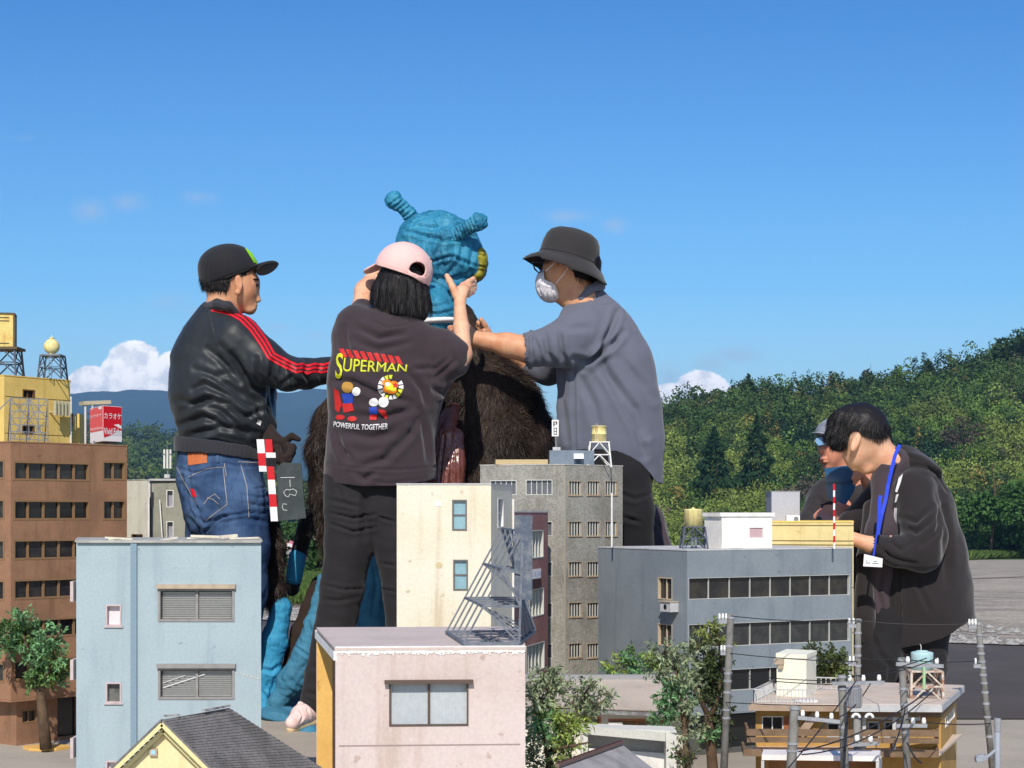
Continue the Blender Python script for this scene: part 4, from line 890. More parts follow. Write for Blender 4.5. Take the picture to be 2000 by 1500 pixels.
# ---- blue-grey office
M_bg = mat('slate_wall', srgb(132, 141, 148), .8, srgb(116, 125, 134), .6, 6, srgb(98, 108, 118), .4, .15, 70)
a, b, c = P2(1168, 5.12), P2(1342, 4.70), P2(1665, 4.98)
zt = ZH(1076, 4.70); band = [(1129, 1171), (1220, 1266), (1312, 1354)]
obs = [(1285, 1127, 1313, 1170), (1285, 1217, 1313, 1260), (1286, 1306, 1313, 1350)]
sl, Fs = closed('office_building', 'slate blue model office with long black ribbon windows, right of centre', 'building', [a, b, c, c+a-b], zt, ZH(1397, 4.7), M_bg, {0: obs, 1: [(1345, y0, 1660, y1) for y0, y1 in band]}, M_lgrey, t=.014, base=(b.x, b.y, 0))
for q in Fs[0].ops: window(sl, Fs[0], q, mat('tan_window_frame', srgb(186, 170, 146), .8), M_glassd, 2, 1, .003, .010)
for q in Fs[1].ops: window(sl, Fs[1], q, M_mul, M_glassd, 8, 1, .0012, .012, mull=.0014, proud=.0005)
mb = MB(); ins = [a+Vector((.03, .03)), b+Vector((0, .06)), c+Vector((-.03, .03)), c+a-b]
for i in range(4): Face(ins[i], ins[(i+1) % 4]).sheet(mb, 0, ZH(1397, 4.7), [])
build('ground_storey', mb, mat('dark_base', srgb(86, 86, 84), .9), sl)
mb = MB(); Face(ins[1], ins[2]).fbox(mb, .05, .4, .02, ZH(1408, 4.7), .001, .003); build('shop_front', mb, M_glassd, sl)
mb = MB(); mb.prism([tuple(x) for x in (a, b, c, c+a-b)], ZH(1397, 4.7)-.004, ZH(1397, 4.7)-.0005); build('soffit', mb, M_bg, sl)
q = Fs[0].rect(1306, 1172, 1326, 1196); mb = MB(); Fs[0].fbox(mb, q[0], q[1], q[2]+.004, q[3]-.004, .001, .03); ac = thing('air_conditioner', 'small grey air conditioner on the left wall of the slate office', 'air conditioner', Fs[0].p(q[0], q[2], .01)); build('case', mb, M_lgrey, ac)
mb = MB(); Fs[0].fbox(mb, q[0]-.004, q[1]+.002, q[3]-.0035, q[3]-.001, .001, .034); build('shelf', mb, M_lint, ac)
n = 14; cc = Fs[0].p((q[0]+q[1])/2, (q[2]+q[3])/2, .0306); mb = MB(); mb.add([cc+Vector((Fs[0].d.x, Fs[0].d.y, 0))*(.008*math.cos(k*6.283/n))+Vector((0, 0, .008*math.sin(k*6.283/n))) for k in range(n)], [tuple(range(n))]); build('fan', mb, M_glassd, ac)
# things on the slate roof
zr2 = zt+.004
t = thing('roof_hut', 'white rooftop stair hut with a pinkish window on the slate office', 'hut', (P2(1415, 4.85).x, 4.85, zr2))
pa, pb, pc = P2(1376, 4.95), P2(1410, 4.86), P2(1508, 4.92); mb = MB(); h_ = ZH(1009, 4.88); fcs = [pa, pb, pc, pc+pa-pb]; fb = Face(pb, pc); q = fb.rect(1464, 1031, 1490, 1050)
for i in range(4): Face(fcs[i], fcs[(i+1) % 4]).sheet(mb, zr2, h_, [q] if i == 1 else [], .004)
build('wall', mb, M_white, t); mb = MB(); cen = sum(fcs, Vector((0, 0)))/4; mb.prism([tuple(p_+(p_-cen).normalized()*.008) for p_ in fcs], h_+.0002, h_+.012); build('roof', mb, M_white, t)
mb = MB(); fb.fbox(mb, q[0], q[1], q[2], q[3], -.006, -.0035); build('window', mb, mat('pink_pane', srgb(190, 160, 164), .6), t)
mb = MB(); q = fb.rect(1423, 1041, 1449, 1074); fb.fbox(mb, q[0], q[1], zr2+.001, q[3], .0003, .002); build('door', mb, M_signw, t)
t, b, s = tank_stand('water_tank', 'cream drum water tank with rust marks on dark legs, slate office roof', 1355, 1073, 1029, 4.84, 50, 40, M_steelb, .003)
lathe_px(t, 'tank', 1354, [(18, 1029), (18, 997), (18.5, 996), (18.5, 994.5), (3, 993.5), (3, 991.5), (1, 991)], 4.84, M_tankc)
mb = MB(); mb.tube((b.x-3*s, b.y, b.z), (b.x-3*s, b.y, ZH(1029, 4.84)), .004); mb.tube((b.x+4*s, b.y, b.z), (b.x+4*s, b.y, ZH(1029, 4.84)), .004); build('pipe', mb, M_steel, t)
M_pr, M_pw2 = mat('pole_red', srgb(206, 30, 40), .5), M_signw
t = thing('marker_pole', 'thin red and white striped measuring pole on the slate roof, right side', 'pole', W(1629, 1072, 4.9)); N_ = 10; ys_ = np.linspace(945, 1072, N_+1)
t_m = [MB(), MB()]
for k in range(N_): t_m[k % 2].tube(W(1629+.06*(ys_[k]-945)/10, ys_[k], 4.9), W(1629, ys_[k+1], 4.9), .0032, n=8)
build('red_band', t_m[0], M_pr, t); build('white_band', t_m[1], M_pw2, t)
mb = MB(); mb.tube(W(1195, 1069, 5.0), W(1195, 963, 5.0), .0026, n=8); solo('pole', mb, M_white, 'thin plain white pole at the left end of the slate roof', 'pole', W(1195, 1069, 5.0))
# ---- pale yellow building behind
M_py = mat('pale_yellow_wall', srgb(226, 206, 148), .8, srgb(208, 186, 124), .5, 10, srgb(176, 150, 96), .35, .2, 80)
a, b = P2(1500, 5.3), P2(1667, 5.22)
py_, Fs = closed('apartment_building', 'pale yellow model building rising behind the slate office', 'building', [a, b, P2(1664, 5.6), P2(1504, 5.6)], ZH(1021, 5.22), 0, M_py, {}, mat('yellow_cap', srgb(226, 196, 110), .8), cap=.006)
F = Fs[0]
for y in (1026, 1056, 1064): mb = MB(); F.fbox(mb, 0, F.L, ZH(y, 5.25)-.001, ZH(y, 5.25)+.001, .0004, .002); build('joint', mb, mat('joint_dark', 0), py_)
for y in (1147, 1235): mb = MB(); F.fbox(mb, F.L-.02, F.L, ZH(y, 5.22)-.001, ZH(y, 5.22)+.001, .0004, .002); build('joint', mb, mat('joint_dark', 0), py_)
zq = ZH(1021, 5.22)+.006
mb = MB(); a, b, c = P2(1496, 5.5), P2(1507, 5.38), P2(1562, 5.38); mb.prism([tuple(a), tuple(b), tuple(c), tuple(c+a-b)], 0, ZH(960, 5.38))
t = thing('tower_block', 'plain light grey box-like model block behind the pale yellow building', 'building', (b.x, b.y, 0)); build('wall', mb, mat('plain_grey', srgb(176, 176, 184), .8, srgb(160, 160, 168), .5, 10), t); mb = MB(); mb.prism([tuple(a+Vector((-.002, 0))), tuple(b-Vector((.002, .002))), tuple(c+Vector((.002, -.002))), tuple(c+a-b+Vector((.002, 0)))], ZH(960, 5.38)+.0002, ZH(959, 5.38)); build('roof', mb, mat('plain_grey', 0), t)
t = thing('air_conditioner', 'white air conditioner unit on the pale yellow roof', 'air conditioner', W(1548, 1021, 5.27)); s = 5.27/FPX; mb = MB(); mb.box(W(1548, 1013, 5.3), (26*s, 14*s, 13*s)); build('case', mb, M_signw, t)
n = 16; cc = W(1555, 1013.5, 5.287); mb = MB(); mb.add([cc+Vector((4.6*s*math.cos(k*6.283/n), -.0012, 4.6*s*math.sin(k*6.283/n))) for k in range(n)], [tuple(range(n))]); build('fan', mb, mat('fan_grey', srgb(120, 126, 128), .6), t)
# ---- corrugated roof house
M_corr = mat('corrugated', srgb(218, 208, 198), .6, srgb(196, 186, 176), .5, 10, None, 0, .1, 80)
M_offw = mat('offwhite_wall', srgb(232, 226, 210), .8, srgb(214, 206, 188), .5, 12, None, 0, .15, 80)
ch = thing('house', 'low off-white model house with a grey corrugated roof between the trees', 'house', (P2(1170, 4.1).x, 4.1, 0))
Ya, Yb = 4.05, 4.42; A_, B_ = W(1000, 1380, Ya), W(1340, 1392, Ya); C_, D_ = W(1360, 1327, Yb), W(1020, 1327, Yb); mb = MB(); n = 150
for k in range(n):
    for h, (u0, u1) in ((0, (k/n, (k+.5)/n)), (1, ((k+.5)/n, (k+1)/n))):
        z0, z1 = (0, .003) if h == 0 else (.003, 0); up0, up1 = Vector((0, 0, z0)), Vector((0, 0, z1)); mb.quad(A_.lerp(B_, u0)+up0, A_.lerp(B_, u1)+up1, D_.lerp(C_, u1)+up1, D_.lerp(C_, u0)+up0)
rf = build('roof', mb, M_corr, ch)
mb = MB(); mb.bar(D_+Vector((-.01, 0, .006)), C_+Vector((.01, 0, .006)), .02, .014); build('ridge_cap', mb, mat('ridge_grey', srgb(150, 150, 152), .6), rf)
mb = MB(); slab(mb, C_, D_, D_+Vector((0, .32, -.09)), C_+Vector((0, .32, -.09)), .003); build('back_slope', mb, M_corr, rf)
mb = MB(); mb.bar(A_+Vector((0, -.006, -.006)), B_+Vector((0, -.006, -.006)), .01, .008); build('gutter', mb, mat('gutter_dark', srgb(110, 104, 104), .7, srgb(190, 200, 200), .5, 40), rf)
F = Face(P2(1004, 4.1), P2(1338, 4.1)); ops = [F.rect(1136, 1400, 1174, 1440), F.rect(1188, 1404, 1300, 1445)]; mb = MB(); F.sheet(mb, 0, A_.z-.012, ops, .02)
for P0, P1 in ((F.B, F.B+Vector((0, .6))), (F.B+Vector((0, .6)), F.A+Vector((0, .6))), (F.A+Vector((0, .6)), F.A)): Face(P0, P1).sheet(mb, 0, A_.z-.012)
build('wall', mb, M_offw, ch)
M_brf = mat('orange_brown_trim', srgb(190, 120, 84), .7)
for q in ops: window(ch, F, q, M_brf, mat('olive_pane', srgb(140, 130, 96), .5), 2, 1, .005, .018)
mb = MB(); q = F.rect(1188, 1410, 1216, 1445); F.fbox(mb, q[0], q[1], q[2], q[3], .0006, .004); build('shutter', mb, M_white, ch)
# ---- white open frame (unfinished shop front)
M_off2 = mat('off_white_board', srgb(214, 212, 204), .75, srgb(196, 192, 184), .5, 12, None, 0, .15, 80)
wf = thing('open_shed', 'open-fronted white box shed in front of the corrugated-roof house', 'shed', (P2(1230, 3.5).x, 3.5, 0)); Yq = 3.5
TL, TR = W(1138, 1416, Yq+.12), W(1300, 1430, Yq); mb = MB()
mb.bar(W(1138, 1422, Yq+.1), W(1308, 1437, Yq), .05, .018); build('header', mb, M_off2, wf)
mb = MB(); p0 = W(1310, 1427, Yq-.005); mb.box((p0.x, Yq+.01, p0.z/2), (.022, .055, p0.z)); mb2 = MB(); p1 = W(1141, 1420, Yq+.1); mb2.box((p1.x, p1.y, p1.z/2), (.014, .05, p1.z)); build('post', mb, M_off2, wf); build('post', mb2, M_off2, wf)
mb = MB(); Face(P2(1141, Yq+.125), P2(1308, Yq+.045)).sheet(mb, 0, p0.z-.005); build('back_wall', mb, mat('shed_inner', srgb(196, 192, 188), .8), wf)
mb = MB(); slab(mb, (p1.x, p1.y-.02, p1.z+.002), (p0.x+.01, p0.y-.02, p0.z+.002), (p0.x+.01, p0.y+.05, p0.z+.003), (p1.x, p1.y+.03, p1.z+.003), .004); build('roof', mb, M_off2, wf)
mb = MB(); Face(P2(1150, Yq+.105), P2(1300, Yq+.03)).sheet(mb, 0, ZH(1462, Yq+.1)); build('low_wall', mb, M_white, wf)
# ---- grey roofed house bottom centre
gh = thing('house', 'low model house with plain grey felt roof at the bottom centre', 'house', (P2(1190, 2.9).x, 2.9, 0))
rA, rB_ = W(1088, 1500, 2.8), W(1215, 1454, 3.15); l1, l2 = W(1300, 1520, 3.1), W(1180, 1560, 2.75)
mb = MB(); slab(mb, l2, l1, rB_, rA, .004); lf = W(1040, 1545, 2.9); lb_ = W(1180, 1480, 3.25); slab(mb, rA, rB_, lb_, lf, .004)
rf = build('roof', mb, mat('felt_roof', srgb(160, 156, 156), .95, srgb(130, 126, 126), .8, 16, None, 0, .3, 90), gh)
mb = MB(); mb.bar(rA+Vector((0, 0, .004)), rB_+Vector((0, 0, .004)), .008, .006); build('ridge_cap', mb, mat('ridge_brown', srgb(120, 100, 92), .8), rf)
mb = MB()
for k in range(34): p_ = rA.lerp(rB_, (k+.5)/34)+Vector((0, 0, .0065)); mb.box(p_, (.006, .004, .005))
build('ridge_teeth', mb, mat('dark_panel', 0), rf)
mb = MB(); hh2 = min(l1.z, l2.z)-.01; mb.prism([(l2.x-.02, l2.y+.02), (l1.x-.02, l1.y), (lb_.x, lb_.y-.02), (lf.x+.02, lf.y)], 0, max(hh2, .08)); build('wall', mb, M_offw, gh)
# ---- orange-walled house, right
M_or = mat('orange_wall', srgb(190, 150, 86), .8, srgb(168, 130, 74), .6, 14, srgb(134, 104, 66), .3, .2, 90)
M_eave = mat('eave_board', srgb(170, 148, 128), .8, srgb(140, 118, 98), .6, 20, None, 0, .2, 80)
M_flat = mat('flat_roof', srgb(206, 190, 176), .85, srgb(186, 168, 150), .6, 14, None, 0, .2, 80)
M_brb = mat('brown_board', srgb(132, 108, 86), .8, srgb(98, 80, 62), .6, 24, None, 0, .25, 80)
oh = thing('house', 'orange-walled two-storey model house with flat roofs and balconies, bottom right', 'house', (P2(1660, 3.9).x, 3.9, 0))
Yo = 3.85
a, b = P2(1476, Yo), P2(1656, Yo+.0); c, d_ = P2(1838, Yo-.05), P2(1868, Yo+.3)
z1 = ZH(1398, Yo)
F1 = Face(a, P2(1660, Yo)); o1 = [F1.rect(1488, 1399, 1530, 1427), F1.rect(1615, 1412, 1640, 1440)]
F2 = Face(P2(1660, Yo-.001), c); o2 = [F2.rect(1694, 1408, 1718, 1447), F2.rect(1726, 1408, 1746, 1440)]
F3 = Face(c, d_); o3 = [F3.rect(1846, 1402, 1864, 1422)]
mb = MB(); F1.sheet(mb, 0, ZH(1378, Yo), o1, .012); F2.sheet(mb, 0, ZH(1378, Yo), o2, .012); F3.sheet(mb, 0, ZH(1378, Yo), o3, .008); Face(d_, P2(1492, Yo+.3)).sheet(mb, 0, ZH(1378, Yo)); Face(P2(1492, Yo+.3), a).sheet(mb, 0, ZH(1378, Yo)); build('wall', mb, M_or, oh)
window(oh, F1, o1[0], M_white, M_glassd, 2, 1, .0022, .009); window(oh, F1, o1[1], M_lgrey, M_glassd, 1, 1, .003, .009)
for q in o2: window(oh, F2, q, M_lgrey, M_glassd, 1, 1, .004, .009, proud=.004)
window(oh, F3, o3[0], M_white, mat('olive_pane', 0), 5, 1, .0015, .006)
mb = MB(); q = F1.rect(1530, 1400, 1545, 1432); F1.fbox(mb, q[0], q[1], q[2], q[3], .001, .004); build('shutter', mb, mat('red_brown_shutter', srgb(150, 92, 58), .7), oh)
for (x0, x1) in ((1664, 1690), (1748, 1770)):
    mb = MB(); q = F2.rect(x0, 1402, x1, 1440)
    for k in range(9): z = q[2]+(q[3]-q[2])*k/9; F2.fbox(mb, q[0], q[1], z, z+.0022, .001, .005)
    build('louvre', mb, M_lgrey, oh)
def pslab(name, pl, y0, y1, m, Yr=Yo, par=None):   # pl: (px, Y) plan; thickness between two photo rows at depth Yr
    mb = MB(); mb.prism([tuple(P2(*p)) for p in pl], ZH(y1, Yr), ZH(y0, Yr)); return build(name, mb, m, par or oh)
pslab('roof', [(1462, Yo-.04), (1660, Yo-.06), (1672, Yo+.42), (1500, Yo+.42)], 1373, 1384, M_eave)
pslab('roof', [(1467, Yo-.035), (1659, Yo-.055), (1670, Yo+.41), (1503, Yo+.41)], 1370.5, 1372.9, M_flat)
pslab('roof', [(1661, Yo-.09), (1840, Yo-.10), (1884, Yo+.33), (1674, Yo+.42)], 1368, 1381, M_lgrey)
pslab('roof', [(1663, Yo-.085), (1838, Yo-.095), (1881, Yo+.325), (1676, Yo+.41)], 1366.5, 1367.9, M_flat)
pslab('eaves_board', [(1661, Yo-.06), (1838, Yo-.07), (1872, Yo+.3), (1674, Yo+.4)], 1381.2, 1394, M_brb)
mb = MB(); F2.fbox(mb, .001, .16, ZH(1400, Yo), ZH(1391, Yo), .001, .03); build('grey_lintel', mb, M_lgrey, oh)
mb = MB(); F2.fbox(mb, .098, .106, ZH(1464, Yo), ZH(1391, Yo), .03, .04); F2.fbox(mb, .03, .038, ZH(1464, Yo), ZH(1391, Yo), .03, .04); build('porch_frame', mb, M_lgrey, oh)
for (y0, y1, o_, x0) in ((1424, 1437, -.07, 1458), (1440, 1450, -.07, 1459), (1463, 1477, -.10, 1452)):
    mb = MB(); Yb_ = Yo+o_; p0, p1 = P2(x0, Yb_), P2(1834, Yb_-.02); Fb = Face(p0, p1); Fb.fbox(mb, 0, Fb.L, ZH(y1, Yb_), ZH(y0, Yb_), -.006, 0)
    Fr = Face(p1, p1+Vector((.075, .34))); Fr.fbox(mb, 0, Fr.L, ZH(y1, Yb_), ZH(y0, Yb_), -.006, 0); Fl = Face(p0+Vector((.012, .12)), p0); Fl.fbox(mb, 0, Fl.L, ZH(y1, Yb_), ZH(y0, Yb_), -.006, 0)
    build('balcony_board', mb, M_brb, oh)
mb = MB(); mb.prism([tuple(P2(1456, Yo-.085)), tuple(P2(1836, Yo-.11)), tuple(P2(1880, Yo+.22)), tuple(P2(1478, Yo+.01))], ZH(1462.8, Yo), ZH(1458, Yo)); build('balcony_floor', mb, M_flat, oh)
mb = MB(); mb.bar(W(1562, 1436, Yo-.01), W(1592, 1394, Yo-.012), .012, .018); build('strut', mb, M_eave, oh)
# roof furniture of the orange house
zro = ZH(1370.5, Yo)
t = thing('roof_hut', 'cream-white rooftop stair tower with a curved bracket on the orange house', 'hut', (P2(1540, 3.95).x, 3.95, zro))
pa, pb, pc = P2(1517, 3.98), P2(1575, 3.94), P2(1594, 4.06); zt_ = ZH(1286, 3.95); fcs = [pa, pb, pc, pc+pa-pb]; mb = MB(); mb.prism([tuple(x) for x in fcs], zro, zt_); build('wall', mb, mat('cream_white', srgb(244, 240, 220), .75, srgb(232, 226, 204), .5, 14), t)
cen = sum(fcs, Vector((0, 0)))/4; mb = MB(); mb.prism([tuple(p_+(p_-cen).normalized()*.003) for p_ in fcs], zt_+.0002, zt_+.010); build('roof', mb, mat('cream_white', 0), t)
mb = MB(); fa = Face(pa, pb); q = fa.rect(1517, 1290, 1535, 1300); fa.fbox(mb, -.002, .020, zt_-.016, zt_-.003, .0005, .012); fa.fbox(mb, .008, .018, zt_-.026, zt_-.0163, .0005, .010); build('bracket', mb, M_lint, t)
def railing(label, pts, h, r=.0016, gap=.0085, base=zro):
    t = thing('railing', label, 'railing', (pts[0][0], pts[0][1], base)); mb = MB(); mt = MB()
    for p_, q_ in zip(pts, pts[1:]):
        L = (Vector(q_)-Vector(p_)).length; n = max(2, int(L/gap))
        for k in range(n+1): x = Vector(p_).lerp(Vector(q_), k/n); mb.bar((x.x, x.y, base), (x.x, x.y, base+h), r)
        mt.bar((*p_, base+h), (*q_, base+h), r*1.5); mt.bar((*p_, base+h*.12), (*q_, base+h*.12), r)
    build('baluster', mb, M_lgrey, t); build('handrail', mt, M_lgrey, t); t.children[0]['kind'] = 'stuff'
    return t
railing('pale railing of thin bars around the front of the orange house roof', [tuple(P2(1512, 4.05)), tuple(P2(1472, Yo-.02)), tuple(P2(1590, Yo-.035))], .031)
railing('short pale railing right of the cream stair tower', [tuple(P2(1594, 4.12)), tuple(P2(1642, 4.10))], .03, .002, .011)
mb = MB(); p_ = W(1572, 1362, 3.84); mb.box((p_.x, p_.y, zro+.003), (.05, .03, .005), Matrix.Rotation(R(12), 3, 'Z')); solo('board', mb, M_signw, 'small white board lying on the orange house roof', 'board', (p_.x, p_.y, zro))
t, b, s = tank_stand('water_tank', 'light blue round tank on a rusty white cage, orange house roof', 1803, 1367, 1309, 3.9, 62, 60, M_rust, .0036, 2)
lathe_px(t, 'tank', 1801, [(21.5, 1308), (21.5, 1277), (21, 1274), (16, 1272.5), (11, 1272), (11, 1270.5), (3, 1270)], 3.9, mat('pale_blue_tank', srgb(168, 206, 212), .5, srgb(190, 196, 180), .5, 30))
mb = MB(); mb.box((b.x, b.y, ZH(1309, 3.9)), (64*s, 60*s, 3*s)); build('platform', mb, M_rust, t)
mb = MB(); mb.tube((b.x-6*s, b.y-31*s, ZH(1342, 3.9)), (b.x-6*s, b.y-31*s, ZH(1290, 3.9)), 3*s, n=10); build('pipe', mb, mat('pale_green_pipe', srgb(158, 196, 150), .6), t)
mb = MB(); mb.path([W(1799, 1271, 3.9), W(1799, 1262, 3.9), W(1797, 1258, 3.9)], .0008, 5); build('whip', mb, M_white, t)
# ---- open garage box in front
gb = thing('open_garage', 'open-fronted garage with white flat roof and brown interior, bottom right', 'garage', (P2(1600, 3.45).x, 3.45, 0)); Yg = 3.42
p0, p1 = P2(1488, Yg), P2(1716, Yg-.02); q0, q1 = P2(1491, Yg+.075), P2(1720, Yg+.06); zg = ZH(1474, Yg)
mb = MB(); mb.prism([tuple(p0), tuple(p1), tuple(q1), tuple(q0)], zg-.011, zg); build('roof', mb, mat('garage_roof', srgb(234, 226, 222), .8, srgb(214, 202, 198), .6, 10), gb)
for nm, P0, P1 in (('side_wall', p0+Vector((.002, .002)), q0), ('side_wall', q1, p1+Vector((-.002, .002))), ('back_wall', q0+Vector((.01, -.01)), q1+Vector((-.01, -.01)))):
    mb = MB(); F_ = Face(P0, P1); F_.fbox(mb, 0, F_.L, 0, zg-.0115, -.003, .003); build(nm, mb, M_lgrey if nm == 'side_wall' else mat('timber_inner', srgb(150, 104, 66), .7, srgb(120, 80, 50), .6, 12), gb)
# ================================================================== utility poles, lamp, wires
M_pole = mat('concrete_pole', srgb(138, 136, 132), .85, srgb(100, 98, 94), .7, 40, None, 0, .4, 90); M_ins = mat('porcelain', srgb(240, 240, 236), .35, fine=0, bump=0); M_band = mat('galvanised_band', srgb(158, 160, 166), .45, srgb(130, 130, 134), .6, 80)
M_wire = mat('black_wire', (.025, .025, .03), .6, fine=0, bump=0)
INS = {}
def upole(label, xt, yt, xb, yb, Y, r=9, arms=(), bands=(), lean=0):
    s = Y/FPX; tp = W(xt, yt, Y); bt_ = W(xb, yb, Y); dz = tp-bt_; base = tp-dz*(tp.z/dz.z)
    t = thing('utility_pole', label, 'utility pole', base, 'model concrete utility poles'); mb = MB(); r *= .86; mb.path([base, tp-dz.normalized()*.004, tp], [r*1.12*s, r*s*.98, r*s*.9], 14); build('pole', mb, M_pole, t, True)
    at = lambda y: tp+dz*((tp.z-ZH(y, Y))/-dz.z)
    for y in bands: p_ = at(y); mb = MB(); mb.path([p_-Vector((0, 0, 2.2*s)), p_+Vector((0, 0, 2.2*s))], r*1.18*s, 12); build('band', mb, M_band, t)
    for k, (y, x0, x1, ins, dy) in enumerate(arms):
        p_ = at(y); q0 = Vector((p_.x+x0*s, p_.y-r*s-.004, p_.z)); q1 = Vector((p_.x+x1*s, p_.y-r*s-.004, p_.z-dy*s)); mb = MB(); mb.bar(q0, q1, .006, 7*s); ca = build('crossarm', mb, M_band, t)
        for u in ins:
            c_ = q0.lerp(q1, u)+Vector((0, 0, 3.6*s)); mb = MB(); w_ = .5 if abs(x1-x0) < 30 else .9; mb.lathe(c_, [(4.6*s*w_, 0), (4.8*s*w_, 6*s), (4.0*s*w_, 9*s), (3.0*s*w_, 12*s)], 10); build('insulator', mb, M_ins, ca, True); INS.setdefault(label[:14]+str(k), []).append(c_+Vector((0, 0, 15*s)))
    return t, at
p1_, at1 = upole('tall grey pole left of the slate office ribbon windows, three insulators on its left', 1427, 1200, 1414, 1500, 3.8, 8, [(1213, -24, -8, (.1, .5, .9), 0), (1275, -18, -8, (.2, .8), 0)], (1206, 1262, 1315, 1330, 1352, 1386, 1402))
p2_, at2 = upole('slim banded grey pole in front of the pale yellow wall edge', 1676, 1208, 1674, 1420, 3.95, 7, [(1222, -22, -6, (.2, .7), 0), (1296, -20, -6, (.2, .7), 0)], (1212, 1236, 1262, 1280, 1300))
p3_, at3 = upole('pole with ribbed transformer can in front of the orange house', 1644, 1318, 1650, 1500, 3.3, 9, [(1334, -22, 80, (.34, .6, .9), -2)], (1322, 1345, 1420, 1440))
p4_, at4 = upole('thickest pale pole in front of the garage, lowest of the group', 1553, 1378, 1545, 1500, 3.1, 11, [(1400, 4, 86, (.12, .46, .8), 8)], (1383, 1452, 1466))
p5_, at5 = upole('leaning pole with insulators before the blue tank', 1761, 1284, 1772, 1500, 3.5, 8, [(1296, -14, 78, (.25, .86), -4+8), (1416, -20, 40, (.55, .9), 0)], (1288, 1345, 1375, 1430))
p6_, at6 = upole('rightmost tall weathered pole with many bands, over the asphalt', 1910, 1212, 1938, 1500, 3.9, 7, [(1224, -22, -7, (.1, .5, .9), 0), (1300, -20, -6, (.3,), 0)], (1218, 1240, 1262, 1276, 1292, 1304, 1318, 1334, 1352, 1374, 1400, 1438))
mb = MB(); c_ = W(1668, 1362, 3.25); s = 3.25/FPX; mb.lathe((c_.x, c_.y, c_.z-20*s), [(13*s, 0), (14*s, 2*s), (14*s, 38*s), (12*s, 40*s)], 28)
for k in range(18): a_ = 6.283*k/18; mb.bar((c_.x+15*s*math.cos(a_), c_.y+15*s*math.sin(a_), c_.z-17*s), (c_.x+15*s*math.cos(a_), c_.y+15*s*math.sin(a_), c_.z+17*s), 1.6*s)
build('transformer', mb, mat('transformer_grey', srgb(132, 134, 140), .6), p3_)
for (x, y) in ((1672, 1400), (1700, 1400)):
    pass
t = thing('utility_pole', 'short pole with two round white insulators and two cone ones, behind the garage', 'utility pole', (W(1674, 1400, 3.6).x, 3.6, 0), 'model concrete utility poles'); mb = MB(); b0 = W(1674, 1404, 3.6); mb.path([(b0.x, 3.6, 0), b0], .008, 12); build('pole', mb, M_pole, t, True)
mb = MB(); mb.bar(W(1660, 1455, 3.585), W(1716, 1452, 3.585), .006, .008); ca = build('crossarm', mb, M_band, t); s = 3.6/FPX
for x, y in ((1674, 1450), (1700, 1450)): mb = MB(); mb.lathe(W(x, y, 3.585), [(5*s, 0), (5*s, 8*s), (3.5*s, 14*s)], 10); build('insulator', mb, M_ins, ca, True)
for x in (1672, 1698): mb = MB(); c_ = W(x, 1402, 3.59); mb.path([c_+Vector((7*s*math.cos(a_), 0, 7*s*math.sin(a_))) for a_ in np.linspace(0, math.pi, 9)], 3*s, 8); build('insulator', mb, M_ins, ca, True)
# street lamp
t = thing('street_lamp', 'grey model street lamp with a flat head at the bottom right corner', 'street lamp', (W(1948, 1410, 3.7).x, 3.7, 0)); b0 = W(1948, 1404, 3.7); mb = MB(); mb.path([(b0.x, 3.7, 0), b0], .0065, 12); build('pole', mb, mat('lamp_grey', srgb(150, 156, 166), .6), t, True)
mb = MB(); mb.path([b0-Vector((0, 0, .028)), b0+Vector((0, 0, .001))], .0078, 12); build('collar', mb, M_band, t)
mb = MB(); mb.tube(W(1948, 1462, 3.7), W(1924, 1482, 3.69), .0035, n=8); build('arm', mb, mat('lamp_grey', 0), t)
mb = MB(); c_ = W(1916, 1481, 3.68); mb.box(c_, (.026, .016, .010), Matrix.Rotation(R(-18), 3, 'Y')); mb.box(c_+Vector((-.004, 0, .006)), (.016, .012, .004), Matrix.Rotation(R(-18), 3, 'Y')); build('lamp_head', mb, mat('lamp_grey', 0), t)
# wires
def wire(label, p, q, sag=.02, r=.0011, n=14):
    p, q = Vector(p), Vector(q); pts = [p.lerp(q, k/n)-Vector((0, 0, sag*4*(k/n)*(1-k/n))) for k in range(n+1)]
    mb = MB(); mb.path(pts, r, 5); solo('wire', mb, M_wire, label, 'wire', p, 'black wires between the model poles')
wire('top black wire from the tall left pole to the slim banded pole', W(1427, 1203, 3.79), W(1676, 1212, 3.94), .006)
wire('top black wire from the slim banded pole to the rightmost pole', W(1676, 1212, 3.94), W(1905, 1218, 3.89), .006)
wire('second wire from the tall left pole at window height to the slim pole', W(1427, 1276, 3.79), W(1676, 1292, 3.94), .004)
wire('third wire crossing in front of the cream stair tower, upper of two', W(1427, 1316, 3.79), W(1648, 1330, 3.3), .004)
wire('wire crossing in front of the cream stair tower, lower of two', W(1427, 1322, 3.79), W(1648, 1338, 3.3), .003)
wire('wire at roof level from the tall left pole to the transformer pole', W(1418, 1372, 3.79), W(1646, 1378, 3.31), .002)
wire('faint wire from the leaning pole to the rightmost pole, upper', W(1765, 1288, 3.49), W(1905, 1291, 3.89), .004)
wire('heavy wire from the leaning pole arm to the rightmost pole base', W(1770, 1405, 3.49), W(1934, 1413, 3.89), .006, .0014)
wire('wire from the slim pole to the leaning pole, level with its top', W(1676, 1285, 3.9), W(1762, 1286, 3.49), .003)
wire('slanting wire from the transformer pole up past the blue tank, upper', W(1655, 1322, 3.28), W(1810, 1285, 3.45), .006, .0012)
wire('slanting wire from the transformer pole up past the blue tank, lower', W(1678, 1322, 3.28), W(1830, 1285, 3.45), .008, .0012)
wire('long thick cable from the garage pole up to the leaning pole, front', W(1560, 1468, 3.05), W(1818, 1345, 3.45), .02, .0016)
